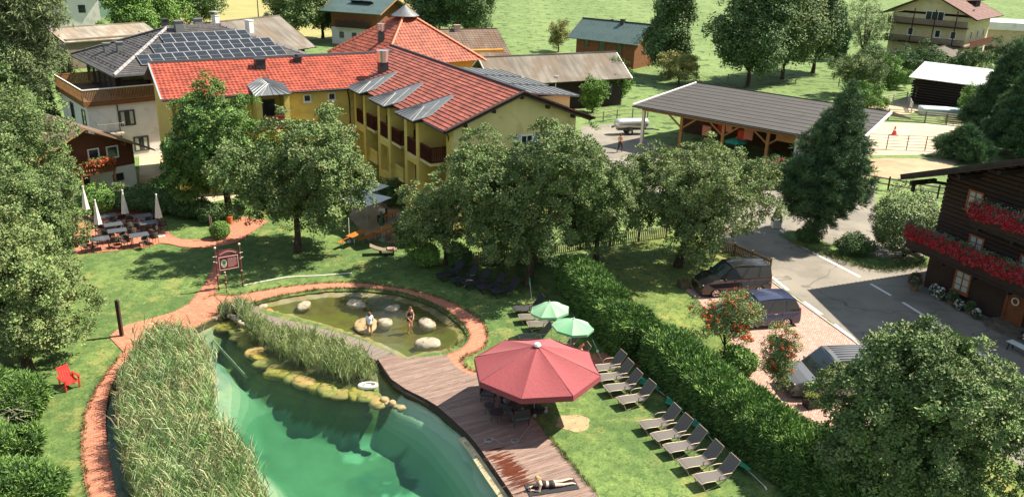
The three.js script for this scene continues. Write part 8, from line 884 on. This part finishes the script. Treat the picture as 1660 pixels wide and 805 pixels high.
person('bather in a dark swimsuit wading in the pond with wet dark hair', -5.35, -40.75, 40 * D, stand(1.55, { wl: [-0.1, 0.9, 0.18], er: [0.24, 1.1, 0.05], wr: [0.12, 1.0, 0.2], kl: [-0.1, 0.5, 0.08], head: [0.02, 1.52, 0.05] }), { y: -0.5, skin: [0.5, 0.25, 0.15], top: [0.015, 0.017, 0.03], topFull: false, bottom: [0.015, 0.017, 0.03], face: [0.1, -0.3, 1], hairEnd: [0, -0.2, -0.06] });
person('child in a pale blue shirt standing by the orange-brown boulder', -7.35, -39.95, 200 * D, stand(1.3, { el: [-0.24, 1.12, 0.06], wl: [-0.22, 0.95, 0.2], kr: [0.1, 0.5, 0.12], ar: [0.11, 0.12, 0.02] }), { y: -0.3, top: [0.6, 0.66, 0.72], topFull: true, topName: 'shirt', bottom: [0.45, 0.25, 0.16], bottomFull: 0.4, bottomName: 'shorts', face: [0, -0.4, 1] });
{ const J = { pelvis: [0, 0.13, 0], waist: [-0.16, 0.14, 0], chest: [-0.36, 0.2, 0], neck: [-0.5, 0.34, 0], head: [-0.57, 0.45, 0.01], sl: [-0.45, 0.28, -0.16], sr: [-0.45, 0.28, 0.16], el: [-0.52, 0.04, -0.2], er: [-0.52, 0.04, 0.22], wl: [-0.76, 0.05, -0.1], wr: [-0.76, 0.05, 0.12], hl: [0.06, 0.12, -0.085], hr: [0.06, 0.12, 0.085], kl: [0.45, 0.085, -0.12], kr: [0.45, 0.085, 0.1], al: [0.84, 0.07, -0.2], ar: [0.84, 0.07, 0.08], tl: [0.97, 0.04, -0.22], tr: [0.97, 0.04, 0.1] };
  const x = 1.75, z = -26.95; person('woman in a dark bikini lying on her front on the deck', x, z, 16 * D, J, { y: 0.1, skin: [0.66, 0.44, 0.32], top: [0.02, 0.02, 0.022], bottom: [0.02, 0.02, 0.022], hair: [0.4, 0.26, 0.1], face: [-1, -0.2, 0.1], hairEnd: [0, -0.04, -0.16] });
  const m = mb().add(new RoundedBoxGeometry(2.0, 0.03, 0.72, 2, 0.012)).build('bath_mat', mat([0.02, 0.021, 0.025], 0.9)); m.position.set(x + 0.05, 0.09, z); m.rotation.y = 16 * D; tag(m, 'black mat under the woman lying on the deck', 'mat'); }
{ const J = { pelvis: [0, 0.52, 0], waist: [0.12, 0.6, 0], chest: [0.26, 0.74, 0], neck: [0.36, 0.88, 0], head: [0.38, 1.0, 0], sl: [0.33, 0.82, -0.16], sr: [0.33, 0.82, 0.16], el: [0.2, 0.6, -0.24], er: [0.18, 0.6, 0.24], wl: [-0.04, 0.62, -0.14], wr: [-0.06, 0.6, 0.14], hl: [-0.05, 0.5, -0.085], hr: [-0.05, 0.5, 0.085], kl: [-0.42, 0.68, -0.1], kr: [-0.4, 0.62, 0.12], al: [-0.74, 0.46, -0.1], ar: [-0.74, 0.46, 0.12], tl: [-0.84, 0.52, -0.11], tr: [-0.84, 0.52, 0.13] }; person('person with red-brown hair in a white wrap reclining under the green parasol', 3.2, -36.9, 16 * D, J, { skin: [0.55, 0.26, 0.16], top: [0.55, 0.2, 0.1], bottom: [0.7, 0.66, 0.6], bottomFull: 0.4, bottomName: 'wrap', hair: [0.3, 0.07, 0.03], face: [-1, -0.2, 0] }); const lg = dup(scene.getObjectByName('sun_lounger'), 2.3, -36.65, 16 * D, 'lounger occupied by the person in the white wrap', 'loungers beside the green parasols'); }
person('shirtless man in dark trousers walking on the yard by the slurry tanker', 10.1, -79.6, 150 * D, stand(1.8, { kl: [-0.1, 0.5, 0.2], al: [-0.11, 0.08, 0.22], tl: [-0.12, 0.04, 0.38], kr: [0.1, 0.48, -0.05], ar: [0.11, 0.14, -0.35], tr: [0.12, 0.03, -0.25], el: [-0.26, 1.1, -0.1], er: [0.26, 1.1, 0.1] }), { skin: [0.45, 0.2, 0.12], bottom: [0.03, 0.03, 0.04], bottomFull: 1, bottomName: 'trousers', hair: [0.05, 0.03, 0.02] });
person('person in a white shirt sitting by the hotel entrance shrub', -9.35, -57.3, -20 * D, { pelvis: [0, 0.5, 0], waist: [0, 0.66, 0], chest: [0, 0.84, 0.03], neck: [0, 1.01, 0.04], head: [0, 1.13, 0.07], sl: [-0.17, 0.95, 0.03], sr: [0.17, 0.95, 0.03], el: [-0.23, 0.7, 0.1], er: [0.23, 0.7, 0.1], wl: [-0.1, 0.66, 0.3], wr: [0.1, 0.66, 0.3], hl: [-0.09, 0.5, 0.02], hr: [0.09, 0.5, 0.02], kl: [-0.12, 0.52, 0.42], kr: [0.12, 0.52, 0.42], al: [-0.12, 0.08, 0.46], ar: [0.12, 0.08, 0.46], tl: [-0.13, 0.03, 0.6], tr: [0.13, 0.03, 0.6] }, { top: [0.7, 0.7, 0.7], topFull: true, topName: 'shirt', bottom: [0.05, 0.05, 0.07], bottomFull: 1, bottomName: 'trousers', hair: [0.04, 0.025, 0.02] });
{ const t = thing('terrace_chair', -9.35, -57.3, -20 * D, 'dark chair carrying the person in the white shirt', 'chair'); mb().box(0, 0.36, 0, 0.5, 0.05, 0.5).build('seat', M.woodDark, t); mb().box(0, 0.68, -0.26, 0.48, 0.5, 0.04, -0.1).build('backrest', M.woodDark, t); for (const [x, z] of [[-1, -1], [-1, 1], [1, -1], [1, 1]]) mb().bar([x * 0.22, 0, z * 0.22], [x * 0.22, 0.36, z * 0.22], 0.04).build('leg', M.woodDark, t); }
renderer.render(scene, camera);
